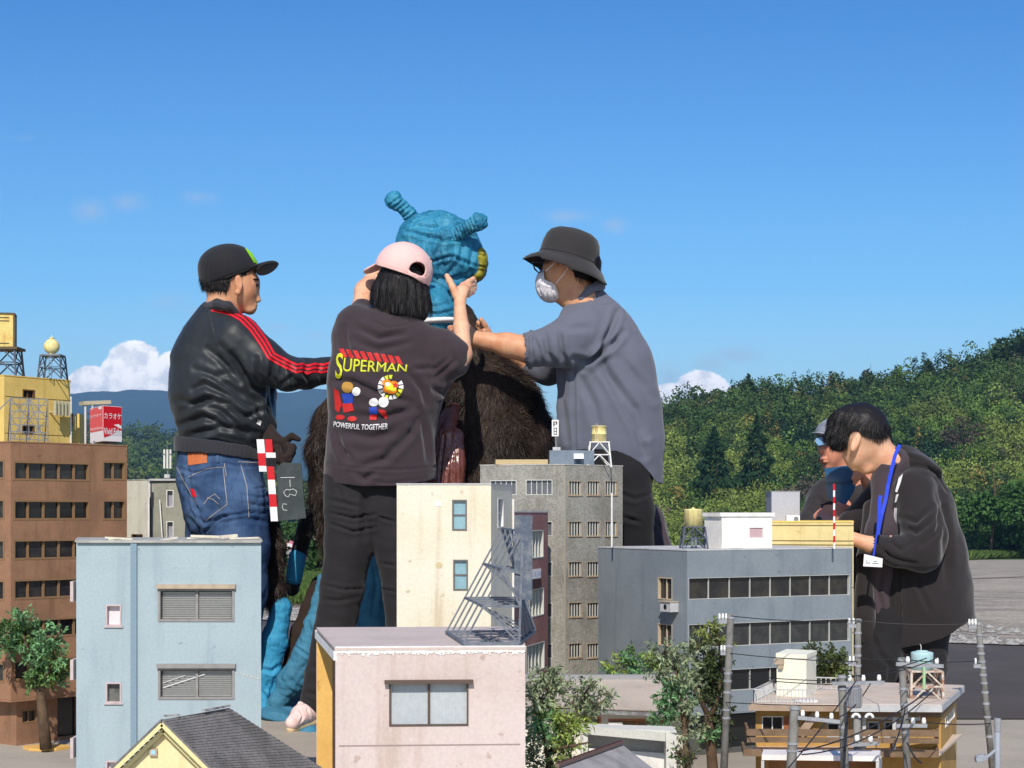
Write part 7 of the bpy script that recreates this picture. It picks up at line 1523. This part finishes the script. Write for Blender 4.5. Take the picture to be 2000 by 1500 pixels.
# ---- clapperboard
YB = 5.70
cl = thing('clapperboard', 'clapperboard with red and white sticks and chalk marks, held sideways beside the jeans', 'clapperboard', W(530, 1018, YB)); cl['label'] = 'red and white striped clapperboard with chalk marks on dark board, held sideways beside jeans'
def pslab_px(name, poly, Y, th, m, par):
    a = [W(x, y, Y) for x, y in poly]; b_ = [v+Vector((0, th, 0)) for v in a]; n = len(a); mb = MB(); mb.add(a+b_, [tuple(range(n))[::-1], tuple(range(n, 2*n))]+[(i, (i+1) % n, (i+1) % n+n, i+n) for i in range(n)]); return build(name, mb, m, par)
brd = pslab_px('slate', [(541, 912), (552, 903), (588, 905), (592, 960), (598, 1012), (544, 1018)], YB, .008, mat('chalkboard', srgb(52, 60, 62), .3, srgb(80, 86, 86), .5, 20, None, 0, 0, 60, spec=.5), cl)
nm_ = (('red_stripe', M_pr), ('white_stripe', M_signw), ('black_stripe', M_blk))
def stripe(k, p): a = [W(x, y, YB-.012) for x, y in p]; b_ = [v+Vector((0, .008, 0)) for v in a]; mb = MB(); mb.add(a+b_, [(3, 2, 1, 0), (4, 5, 6, 7), (0, 1, 5, 4), (1, 2, 6, 5), (2, 3, 7, 6), (3, 0, 4, 7)]); build(nm_[k][0], mb, nm_[k][1], cl)
lx = lambda y: 501+(y-858)*.085
for k, y0, y1 in ((1, 858, 885), (0, 885, 910), (1, 910, 921)): stripe(k, [(lx(y0), y0), (lx(y0)+14.5, y0), (lx(y1)+14.5, y1), (lx(y1), y1)])
rx_ = lambda y: 517+(y-858)*.075
for k, y0, y1, w_ in ((0, 858, 884, 14), (1, 884, 894, 19), (2, 894, 911, 19), (0, 911, 937, 14), (1, 937, 965, 14), (0, 965, 990, 14), (1, 990, 1018, 14)): stripe(k, [(rx_(y0), y0), (rx_(y0)+w_, y0), (rx_(y1)+w_, y1), (rx_(y1), y1)])
ch = MB()
for pts in ([(548, 933), (576, 932.5)], [(566, 937), (567, 951)], [(566, 957), (559, 956), (554, 961), (557, 968), (563, 971), (567, 964)], [(566, 957), (573, 955), (580, 960), (577, 968), (569, 966)], [(560, 985), (553, 984), (551, 991), (554, 996), (561, 997)]): ch.path([W(x, y, YB-.0012) for x, y in pts], .0011, 5)
build('chalk_writing', ch, M_pwh, brd)
# ------------------------------------------------------------------ man on the right in the bucket hat
YH = 5.8
mh = person('person in dark bucket hat, white mask and grey-blue shirt reaching left to the costume', YH, 1215)
f = Fig(YH).new(.0035)
f.e((1116, 520, .0), (48, 42, 48)).e((1086, 540, .0), (30, 32, 40)).c((1075, 568, 0), (1102, 580, 0), 14, 18, 10).c((1062, 540, 0), (1054, 552, 0), 5, 6, 6)
f.c((1122, 560, 0), (1146, 612, 0), 32, 38, 12).ch([(1146, 612, .02, 34), (1165, 680, .03, 34)], 12).e((1104, 512, -.075), (9, 6, 19), 8, k=3).e((1102, 510, -.086), (4, 4, 11), 8, k=3, sub=True)
f.ch([(1150, 665, -.01, 22), (1086, 684, -.10, 30), (1038, 683, -.12, 27), (990, 674, -.12, 23), (950, 666, -.12, 16), (930, 662, -.12, 15)], 8)
hand(f, (930, 662, -.12), ((903, 646, -.10), (902, 664, -.12)), [[(890, 642, -.10, 7), (879, 641, -.08, 6)], [(888, 649, -.11, 7), (876, 650, -.10, 6)], [(888, 656, -.12, 7), (876, 659, -.11, 6)], [(890, 663, -.12, 6.4), (880, 668, -.12, 5.4)]], [(918, 646, -.11, 9), (908, 636, -.08, 7.5), (900, 628, -.05, 6)], 19)
f.ch([(1150, 680, .06, 34), (1080, 720, .20, 24), (1020, 712, .22, 20), (978, 684, .14, 13), (962, 664, .12, 11)], 8)
hand(f, (964, 668, .12), ((952, 646, .11), (946, 652, .12)), [[(946, 634, .10, 5.5), (939, 624, .09, 4.8)], [(942, 638, .12, 5.5), (934, 630, .12, 4.8)], [(938, 644, .13, 5.5), (930, 638, .14, 4.6)], [(936, 650, .14, 5), (928, 646, .15, 4.2)]], [(952, 655, .08, 6), (946, 646, .06, 5)], 9)
bh = f.done('body', M_skin2, mh)
f = Fig(YH).new(.004); f.e((1122, 516, .0), (51, 45, 50))
hm = f.done('hair', M_hair, mh, (), (.0015, 90, (1, 1, 1), 0, 2), 1, cut=lambda x, y, V: (x > 1108) & (y < np.interp(x, [1108, 1118, 1124, 1150, 1175], [520, 530, 552, 566, 560])), solid=.002)
strands('hair_strand', hm, f.V, f.F, 3500, .016, .0006, M_hair, lambda P, N: N*.2+np.array([.2, 0, -1]), vis, .2, 2, 0, .1)
g = Fig(YH).new(.003); g.e((1072, 556, 0), (27, 34, 34), -6, k=3).e((1078, 572, 0), (22, 28, 17), k=8)
g.done('mask', mat('mask_white', srgb(226, 222, 226), .75, srgb(200, 196, 204), .5, 30, None, 0, .1, 200), mh, [([(1060, 545), (1052, 562), (1056, 575)], 2, 1.8), ([(1070, 550), (1066, 570), (1070, 588)], 2, 1.8), ([(1080, 553), (1079, 572), (1083, 588)], 2, 1.8), ([(1056, 550), (1072, 556), (1090, 554)], 1.6, 2)], None, 1, cut=lambda x, y, V: (x < np.interp(y, [520, 530, 545, 553, 575, 592], [1062, 1063, 1064, 1084, 1092, 1093])) & (y > 523))
mb = MB(); mo_ = bpy.data.objects[mh.children[-1].name]; mb.path([W(1065, 530, YH-.07), W(1080, 516, YH-.085), W(1097, 501, YH-.09)], .0013, 5); mb.path([W(1086, 553, YH-.07), W(1097, 540, YH-.088), W(1109, 525, YH-.092), W(1110, 512, YH-.088)], .0013, 5); build('ear_loop', mb, M_signw, mo_)
gl = MB(); gl.path([W(1041, 512, YH-.03), W(1044, 524, YH-.045), W(1052, 533, YH-.055), W(1058, 530, YH-.06), W(1060, 516, YH-.06)], .0022, 6); gl.path([W(1041, 512, YH-.03), W(1060, 513, YH-.06), W(1098, 505, YH-.085)], .0022, 6); gl.path([W(1041, 512, YH-.03), W(1040, 513, YH+.04), W(1044, 526, YH+.045), W(1052, 533, YH+.04)], .0018, 6); build('glasses', gl, mat('glasses_frame', srgb(20, 34, 50), .3), mh)
M_hat = cloth('charcoal_twill', srgb(50, 48, 49), .9, .2)
c0 = W(1109, 508, YH); s = YH/FPX; MR = Matrix.Rotation(R(15), 3, 'Y'); V_, F_ = [], []; nseg = 56; prof = [(86, -25, 0), (87, -24, 0), (81, -17, 0), (72, -9, 0), (62, -2, 0), (58, 3, 0), (58, 14, 0), (57, 27, 0), (54, 40, 0), (48, 50, 0), (36, 57, 0), (18, 61, 0), (.5, 62, 0)]
for (r_, z_, _) in prof:
    for k in range(nseg):
        a_ = 6.283185*k/nseg; wv = (2.2*math.sin(3*a_+.6)+1.6*math.sin(5*a_)) if r_ > 70 else .5*math.sin(4*a_); dent = -3*math.exp(-((a_-4.5)/.5)**2) if 20 < z_ < 58 else 0
        V_.append(c0+MR @ Vector(((r_+dent)*math.cos(a_)*s, (r_*1.05+dent)*math.sin(a_)*s, (z_+(wv if r_ > 70 else 0)-(4 if r_ > 80 and math.cos(a_) > 0 else 0)+(5 if r_ > 70 and math.cos(a_) < -.6 else 0))*s)))
for i in range(len(prof)-1):
    for k in range(nseg): F_.append((i*nseg+k, i*nseg+(k+1) % nseg, (i+1)*nseg+(k+1) % nseg, (i+1)*nseg+k))
ho = build('bucket_hat', (np.array([list(v) for v in V_]), F_), M_hat, mh, True); q = ho.modifiers.new('cloth thickness', 'SOLIDIFY'); q.thickness = .0035; q.offset = -1
hb = MB(); hb.path([c0+MR @ Vector((57.8*math.cos(6.283*k/nseg)*s, 60.6*math.sin(6.283*k/nseg)*s, 4.6*s)) for k in range(nseg+1)], .0016, 5, False); build('hat_seam', hb, M_blk, ho)
M_sh = cloth('slate_shirt', srgb(98, 101, 115), .85, .2)
hemh = [(1060, 885), (1090, 885), (1180, 880), (1215, 888), (1250, 906), (1270, 928), (1284, 947), (1310, 950)]
f = Fig(YH).new(.0055)
f.ch([(1155, 592, .02, 34), (1152, 620, 0, 52), (1164, 660, 0, 78), (1182, 720, 0, 92), (1190, 800, 0, 99), (1192, 860, 0, 101), (1196, 940, 0, 100)], 18, .66)
f.ch([(1140, 650, -.04, 56), (1100, 672, -.10, 44), (1052, 681, -.12, 36)], 14).c((1050, 682, -.12), (1034, 683, -.12), 33, 34, 3)
f.ch([(1140, 680, .06, 44), (1070, 722, .20, 30), (1034, 716, .22, 25)], 14).e((1126, 574, .0), (30, 38, 32), 20, k=3, sub=True).c((1060, 681, -.12), (1018, 684, -.12), 26, 31, 3, sub=True)
shf = [([(1205, 610), (1195, 640), (1170, 690), (1140, 720)], 7, 6), ([(1215, 650), (1190, 680), (1150, 700)], 6, 6), ([(1093, 650), (1098, 690), (1110, 718)], 6, 5), ([(1065, 655), (1070, 690), (1082, 708)], 5, 5), ([(1120, 700), (1150, 705), (1200, 665)], 6, 6), ([(1170, 690), (1190, 730), (1240, 800), (1262, 850)], 6, 7), ([(1160, 700), (1200, 760), (1245, 840), (1260, 890)], 5, 7),
       ([(1122, 710), (1121, 800), (1124, 885)], 3, 3), ([(1100, 718), (1096, 780), (1108, 860)], 5, 6), ([(1145, 578), (1165, 590), (1180, 598)], 1.5, 2), ([(1150, 566), (1170, 585), (1180, 598), (1225, 585)], 1.5, 1.8), ([(1205, 585), (1225, 605), (1240, 640)], 2.5, 4), ([(1040, 655), (1052, 680), (1060, 712)], 3, 3), ([(1215, 700), (1245, 740), (1275, 780)], 3, 7), ([(1080, 630), (1110, 640), (1150, 640)], 3, 7), ([(1130, 730), (1160, 790), (1175, 860)], 3, 8)]
f.done('shirt', M_sh, mh, shf, (.004, 6, (1, 1, 1), 17, 3), 1, cut=lambda x, y, V: ~below(x, y, hemh), solid=.002)
g = Fig(YH).new(.0045); g.ch([(1134, 583, -.055, 7), (1152, 566, -.055, 8), (1168, 558, -.03, 9), (1174, 560, .03, 9)], 6); g.done('collar', M_sh, mh)
c_ = Vector(f.p(1037, 683, -.12)); mb = MB(); s_ = YH/FPX
mb.path([c_+Vector((math.sin(2*a_)*1.5*s_+.03*math.sin(a_)*33*s_, math.cos(a_)*34*s_, math.sin(a_)*33*s_)) for a_ in np.linspace(0, 6.2832, 41)], [(4.6+.8*math.sin(k*1.3))*s_ for k in range(41)], 8, False); build('cuff', mb, M_sh, bpy.data.objects[[o.name for o in mh.children if o.name.startswith('shirt')][0]], True)
M_bt = cloth('black_trouser', srgb(34, 33, 36), .9, .1)
f = Fig(YH).new(.0065); f.ch([(1185, 880, 0, 68), (1200, 920, 0, 72)], 14).ch([(1222, 930, -.03, 50), (1232, 1000, -.04, 44), (1240, 1100, -.02, 38), (1236, 1250, 0, 32), (1232, 1380, 0, 26)], 14).ch([(1180, 930, .05, 50), (1172, 1050, .07, 44), (1170, 1250, .06, 32), (1168, 1380, .06, 26)], 14)
f.done('trousers', M_bt, mh, [([(1200, 960), (1240, 975), (1275, 965)], 3, 4), ([(1215, 1010), (1250, 1020)], 3, 4)], (.003, 9, (1, 1, 1), 7, 3))
for d, x in ((-.02, 1225), (.08, 1160)):
    g = Fig(YH).new(.005); g.c((x, 1392, d), (x-34, 1397, d-.02), 17, 13, 6); g.done('shoe', M_blk, mh)
# ------------------------------------------------------------------ stooping man in the dark hoodie
YS = 5.5
ms = person('person kneeling with bowed head in a dark hooded jacket and blue lanyard', YS, 1770)
f = Fig(YS).new(.0035)
f.e((1682, 842, .0), (56, 46, 50), 24).e((1676, 882, .0), (25, 32, 34), 20).c((1672, 896, 0), (1692, 912, 0), 18, 15, 10).c((1652, 886, 0), (1650, 892, 0), 5, 5, 6).e((1664, 911, 0), (5, 11, 4), 20, k=3).e((1668, 917, 0), (5, 10, 3.5), 20, k=3)
f.c((1706, 876, .0), (1748, 916, .01), 31, 33, 12).ch([(1748, 916, .01, 33), (1775, 1000, .03, 34)], 12).e((1671, 865, -.074), (8, 6, 19), 22, k=3).e((1669, 863, -.084), (4, 4, 11), 22, k=3, sub=True)
f.ch([(1775, 985, .0, 20), (1798, 1074, -.13, 15), (1740, 1068, -.16, 20), (1705, 1065, -.16, 15), (1668, 1053, -.14, 13)], 8)
hand(f, (1668, 1053, -.14), ((1648, 1040, -.12), (1646, 1056, -.12)), [[(1636, 1036, -.11, 6), (1626, 1040, -.10, 5)], [(1634, 1044, -.12, 6), (1624, 1050, -.11, 5)], [(1634, 1052, -.12, 6), (1625, 1058, -.11, 5)], [(1636, 1060, -.12, 5.5), (1628, 1064, -.11, 4.6)]], [(1656, 1038, -.13, 7), (1644, 1028, -.12, 5.5)], 13)
f.done('body', M_skin, ms)
f = Fig(YS).new(.0045); f.e((1683, 836, .0), (55, 49, 49), 22).ch([(1654, 830, -.02, 36), (1640, 850, -.03, 22), (1640, 868, -.04, 8)], 10).ch([(1655, 840, .03, 34), (1628, 868, .04, 8)], 14).e((1708, 842, .02), (28, 34, 22), 30, k=10)
hm = f.done('hair', M_hair, ms, [([(x, 800), (x-14, 840), (x-18, 880)], 2, 2.5) for x in (1640, 1652, 1664)], (.002, 40, (1, 1, 1), 0, 3), 1, cut=lambda x, y, V: ~((((x-1672)/16)**2+((y-868)/24)**2 < 1) & (V[:, 1] < YS)) & (y < np.interp(x, [1600, 1640, 1652, 1668, 1690, 1720, 1745], [896, 892, 884, 846, 854, 868, 872])))
strands('hair_strand', hm, f.V, f.F, 14000, .024, .0006, M_hair, lambda P, N: N*.15+np.stack([-(px_of(P)[:, 0]-1700)*-.004-.4, np.zeros(len(P)), -np.ones(len(P))*.8], 1), lambda c, n: vis(c, n)*(px_of(c)[:, 1] < np.where(px_of(c)[:, 0] > 1655, 832, 858)), .09, 3, .0, .12)
strands('hair_strand', hm, f.V, f.F, 4000, .012, .0005, M_hair, lambda P, N: N*.1+np.array([.1, 0, -1]), lambda c, n: vis(c, n)*(px_of(c)[:, 1] > 828)*(px_of(c)[:, 0] > 1680), .2, 2, 0, .1)
strands('hair_strand', hm, f.V, f.F, 3500, .016, .0006, M_hair, lambda P, N: N*.05+np.array([-.1, 0, -1]), lambda c, n: (px_of(c)[:, 1] > 848)*(px_of(c)[:, 0] < 1662)*1.0, .12, 3, 0, .2)
M_hood = cloth('faded_black_fleece', srgb(42, 38, 40), .92, .25)
hems = [(1640, 1290), (1745, 1276), (1760, 1269), (1800, 1262), (1842, 1250), (1895, 1214), (1920, 1200)]
f = Fig(YS).new(.0055)
f.ch([(1764, 905, .02, 34), (1774, 935, .02, 52), (1790, 1000, 0, 74), (1800, 1080, 0, 84), (1806, 1160, 0, 90), (1810, 1250, 0, 92)], 20, .7).c((1810, 1170, 0), (1838, 1215, 0), 70, 62, 20)
f.e((1800, 908, .0), (42, 46, 17), 30, k=16).ch([(1786, 960, -.05, 44), (1806, 1050, -.12, 42), (1800, 1078, -.14, 38), (1750, 1078, -.16, 28), (1712, 1066, -.17, 22)], 12).c((1716, 1066, -.17), (1692, 1062, -.17), 15, 18, 3, sub=True)
f.ch([(1735, 960, .14, 40), (1690, 1010, .18, 34), (1660, 1020, .16, 24)], 14).ch([(1715, 1000, .05, 30), (1712, 1100, .05, 34), (1712, 1190, .04, 34)], 14).ch([(1700, 990, .02, 14), (1690, 1090, -.05, 16), (1686, 1200, -.06, 20), (1690, 1240, -.05, 22)], 8)
f.e((1740, 886, 0), (22, 34, 20), 30, k=4, sub=True)
hf = [([(1720, 1072), (1745, 1090), (1790, 1100)], 3, 4), ([(1770, 1030), (1790, 1040), (1830, 1010)], 4, 5), ([(1760, 1010), (1790, 1020), (1820, 990)], 4, 5), ([(1800, 1065), (1830, 1040), (1840, 990)], 5, 5), ([(1830, 960), (1845, 1040), (1850, 1140)], 4, 8), ([(1790, 905), (1830, 925), (1850, 960)], 4, 4), ([(1765, 890), (1800, 900), (1838, 930)], 3, 4), ([(1745, 930), (1738, 1000), (1740, 1060)], 3, 3), ([(1755, 1110), (1760, 1200), (1756, 1260)], 4, 3), ([(1790, 1130), (1800, 1160), (1815, 1190)], 3, 5), ([(1740, 1060), (1760, 1075), (1780, 1060)], 3, 4), ([(1730, 1078), (1738, 1090)], 2, 3)]
f.done('jacket', M_hood, ms, hf, (.004, 7, (1, 1, 1), 23, 3), 1, cut=lambda x, y, V: ~below(x, y, hems), solid=.002)
TH = f.tree; hd_ = bpy.data.objects[ms.children[-1].name]
f = Fig(YS-.03).new(.005); f.ch([(1745, 905, .02, 34), (1734, 945, .03, 30), (1722, 1040, -.02, 30), (1718, 1120, .0, 28), (1718, 1200, .01, 26), (1718, 1300, .02, 24)], 14).e((1728, 884, -.02), (34, 44, 20), 30, k=4, sub=True)
f.done('undershirt', cloth('plum_grey_shirt', srgb(70, 60, 66), .9, .2), ms, [([(1725, 1100), (1715, 1160), (1735, 1230)], 3, 5)], (.004, 8, (1, 1, 1), 2, 3))
TU = f.tree
decal('chest_stripe', TH, [[(1764, 926), (1756, 934), (1749, 960), (1753, 962), (1760, 942)], [(1751, 966), (1756, 965), (1752, 980), (1748, 982)], [(1747, 992), (1753, 992), (1752, 1026), (1746, 1032)]], M_signw, hd_, .002)
mb = MB(); M_lan = mat('blue_ribbon', srgb(36, 66, 200), .6, fine=.05)
for pts in ([(1757, 869, -.115), (1748, 890, -.14), (1741, 918, -.17), (1735, 945, -.21), (1730, 975, -.22), (1722, 1005, -.235), (1714, 1044, -.24)], [(1720, 968, -.19), (1718, 978, -.20), (1717, 1008, -.235), (1715, 1044, -.24)]):
    for (a, b) in zip(pts, pts[1:]): mb.bar(W(a[0], a[1], YS+a[2]), W(b[0], b[1], YS+b[2]), .0115, .002, (1, 0, 0) if False else (0, -1, .2))
build('lanyard', mb, M_lan, ms)
bd = pslab_px('name_badge', [(1688, 1082), (1724, 1091), (1723, 1108), (1686, 1106)], YS-.245, .003, M_signw, ms)
mb = MB(); q0 = W(1712, 1044, YS-.24); mb.bar(q0, W(1706, 1086, YS-.244), .006, .002); build('badge_strap', mb, M_lan, bd)
k = 0
for x0, y0, x1 in ((1691, 1095, 1694), (1691, 1099, 1700), (1706, 1096, 1713), (1704, 1100, 1716)): mb = MB() if k == 0 else mb; mb.bar(W(x0, y0, YS-.2465), W(x1, y0+.4, YS-.2465), .0006, .0016); k = 1
build('badge_print', mb, mat('grey_ink', srgb(120, 120, 130), .7, fine=0), bd)
f = Fig(YS).new(.0065); f.ch([(1800, 1220, 0, 58), (1796, 1290, .02, 50), (1770, 1378, .0, 38)], 16).ch([(1730, 1215, 0, 48), (1712, 1300, -.05, 42), (1700, 1382, -.08, 32)], 16).ch([(1770, 1380, .0, 36), (1830, 1388, .08, 24)], 12).ch([(1700, 1384, -.08, 30), (1770, 1394, .05, 20)], 12).c((1800, 1215, 0), (1735, 1215, 0), 50, 46, 16)
f.done('trousers', M_bt, ms, [([(1700, 1260), (1740, 1300), (1735, 1340)], 4, 5), ([(1780, 1285), (1820, 1300), (1842, 1280)], 4, 5), ([(1690, 1230), (1720, 1270)], 4, 5)], (.004, 9, (1, 1, 1), 7, 3))
for d, x in ((.12, 1846), (.06, 1784)):
    g = Fig(YS).new(.005); g.c((x-10, 1394, d), (x+12, 1398, d), 15, 12, 6); g.done('shoe', M_blk, ms)
# ------------------------------------------------------------------ person behind with cap, glasses and folder
YG = 6.0
mg = person('person in grey cap and glasses behind the bowed man, mostly hidden by a blue folder', YG, 1640)
f = Fig(YG).new(.0035)
f.e((1638, 862, .02), (38, 44, 46)).e((1622, 885, -.0), (20, 30, 34)).c((1606, 866, -.02), (1603, 880, -.03), 4, 6, 5).e((1608, 896, -.02), (7, 15, 4), k=3).e((1609, 902, -.02), (6.5, 14, 4), k=3).e((1618, 912, 0), (12, 18, 9), k=6)
f.ch([(1645, 905, .02, 26), (1650, 950, .03, 34), (1650, 1000, .03, 50)], 12).ch([(1650, 985, .02, 40), (1700, 1010, -.05, 26), (1706, 965, -.16, 17), (1694, 940, -.2, 12)], 10)
hand(f, (1694, 940, -.20), ((1682, 924, -.215), (1690, 916, -.20)), [[(1674, 934, -.225, 5.5), (1668, 944, -.225, 4.6)], [(1674, 926, -.225, 5.5), (1667, 934, -.23, 4.8)], [(1678, 920, -.225, 5.5), (1670, 926, -.23, 4.8)], [(1683, 915, -.22, 5), (1676, 918, -.225, 4.4)]], [(1700, 925, -.2, 6.5), (1698, 916, -.2, 5.4)], 10)
f.ch([(1650, 985, .02, 40), (1610, 1020, -.1, 24), (1636, 1030, -.26, 14)], 10).ch([(1640, 1026, -.27, 9), (1636, 1012, -.28, 6.5), (1633, 1004, -.28, 5)], 3)
bg_ = f.done('body', mat('skin_ruddy', srgb(214, 146, 118), .5), mg)
g = Fig(YG).new(.003); g.e((1603, 899, -.045), (6, 10, 1.8), k=1); g.done('mouth', mat('dark_mouth', srgb(90, 40, 36), .5), bg_)
mb = MB(); mb.path([W(1592, 856, YG-.05), W(1604, 852, YG-.075), W(1616, 858, YG-.08), W(1612, 870, YG-.08), W(1598, 871, YG-.07), W(1592, 864, YG-.055), W(1592, 856, YG-.05)], .002, 6); mb.path([W(1616, 858, YG-.08), W(1640, 858, YG-.07)], .002, 6)
gg = build('glasses', mb, mat('glasses_frame', 0), mg); mb = MB(); mb.add([W(x, y, YG-.072) for x, y in ((1593, 856), (1604, 853), (1615, 858), (1611, 869), (1598, 870), (1593, 864))], [tuple(range(6))]); build('lens', mb, mat('blue_lens', srgb(130, 170, 210), .08, spec=.8, fine=0, bump=0), gg)
f = Fig(YG).new(.004); f.e((1636, 848, .02), (44, 50, 34), k=4); c3 = f.done('cap', mat('grey_cap', srgb(150, 154, 164), .8, srgb(100, 104, 112), .6, 20), mg, (), None, 1, cut=capline([(1580, 850), (1620, 846), (1690, 852)]), solid=.003)
g = Fig(YG).new(.004); g.e((1606, 848, -.05), (20, 30, 3.5), 8, k=2); g.done('visor', mat('grey_cap', 0), c3)
M_dk = cloth('dark_jacket', srgb(52, 48, 50), .9, .15)
f = Fig(YG).new(.006); f.ch([(1652, 960, .04, 44), (1640, 990, .04, 62), (1640, 1070, .06, 78), (1645, 1200, .08, 76), (1650, 1290, .08, 72)], 20, .7).ch([(1620, 975, .0, 40), (1590, 1030, -.06, 34), (1622, 1042, -.2, 22)], 14).ch([(1670, 985, .0, 40), (1704, 1024, -.06, 30), (1706, 975, -.15, 22)], 14)
f.done('jacket', M_dk, mg, [([(1600, 975), (1625, 1000), (1640, 1020)], 4, 5), ([(1585, 1000), (1600, 1030)], 3, 5)], (.005, 8, (1, 1, 1), 31, 3))
f = Fig(YG).new(.007); f.ch([(1680, 1270, .05, 54), (1700, 1340, -.15, 40), (1690, 1360, .1, 30)], 16).ch([(1620, 1270, .05, 54), (1590, 1340, -.15, 40), (1600, 1360, .1, 30)], 16); f.done('trousers', M_bt, mg)
fo = thing('folder', 'dark blue see-through document folder held up under the chin of the man in glasses', 'folder', W(1640, 985, 5.76)); fo['label'] = 'dark blue plastic folder held up under the chin of the person in glasses'
mfo = mat('navy_plastic', srgb(44, 92, 134), .2, srgb(36, 78, 116), .6, 10, None, 0, 0, 60, spec=.7, alpha=.95)
a = pslab_px('cover', [(1610, 915), (1655, 909), (1678, 922), (1668, 960), (1652, 986), (1616, 972)], 5.77, .004, mfo, fo)
mb = MB(); mb.bar(W(1611, 943, 5.768), W(1671, 940, 5.768), .002, .0012); mb.bar(W(1613, 946, 5.768), W(1670, 943, 5.768), .0014, .0012); build('crease', mb, mat('navy_dark', srgb(20, 40, 60), .3), fo)
# ------------------------------------------------------------------ crouching person behind the bucket-hat man
mk = person('person crouching in dark sweatshirt, only shoulder showing behind black trousers', 6.35, 1245)
f = Fig(6.35).new(.005); f.e((1205, 985, .0), (38, 42, 48)).e((1192, 1000, 0), (28, 30, 34)).ch([(1210, 1020, 0, 26), (1225, 1070, 0, 34), (1228, 1180, 0, 50)], 12).ch([(1232, 1080, 0, 36), (1278, 1120, -.02, 28), (1240, 1200, -.1, 22), (1200, 1230, -.1, 16)], 10)
hand(f, (1200, 1230, -.1), ((1184, 1238, -.1), (1190, 1246, -.1)), [[(1176, 1244, -.1, 5), (1170, 1250, -.1, 4.4)], [(1178, 1249, -.1, 5), (1172, 1256, -.1, 4.4)], [(1182, 1252, -.1, 5), (1177, 1260, -.1, 4.4)], [(1188, 1255, -.1, 5), (1184, 1262, -.1, 4)]], [(1190, 1228, -.1, 6), (1182, 1228, -.1, 5)], 10)
f.done('body', M_skin2, mk)
g = Fig(6.35).new(.006); g.e((1210, 974, .0), (44, 46, 44)); g.done('hair', M_hair, mk, (), (.003, 40, (1, 1, 1), 0, 3), 1, cut=lambda x, y, V: (y < 1000) | (x > 1225))
f = Fig(6.35).new(.006); f.ch([(1225, 1028, .02, 36), (1240, 1050, 0, 52), (1236, 1130, 0, 72), (1230, 1220, 0, 74), (1230, 1280, 0, 70)], 20, .75).ch([(1256, 1024, -.0, 44), (1274, 1080, -.04, 38), (1262, 1170, -.1, 30)], 16)
f.done('sweatshirt', cloth('plum_black_jersey', srgb(72, 62, 66), .9, .2), mk, [([(1262, 1000), (1290, 1030), (1300, 1060)], 2, 3), ([(1270, 1030), (1262, 1080)], 3, 5), ([(1252, 1010), (1250, 1060)], 4, 4)], (.004, 8, (1, 1, 1), 3, 3))
decal('small_logo', f.tree, [[(1251, 1037), (1255, 1034), (1256, 1040), (1252, 1042)], [(1251, 1044), (1254, 1043), (1253, 1049), (1250, 1048)]], M_signw, bpy.data.objects[mk.children[-1].name], .002)
f = Fig(6.35).new(.007); f.ch([(1260, 1270, .0, 54), (1290, 1310, -.15, 38), (1275, 1335, .1, 28)], 16).ch([(1200, 1270, .0, 54), (1180, 1310, -.15, 38), (1190, 1335, .1, 28)], 16); f.done('trousers', M_bt, mk)
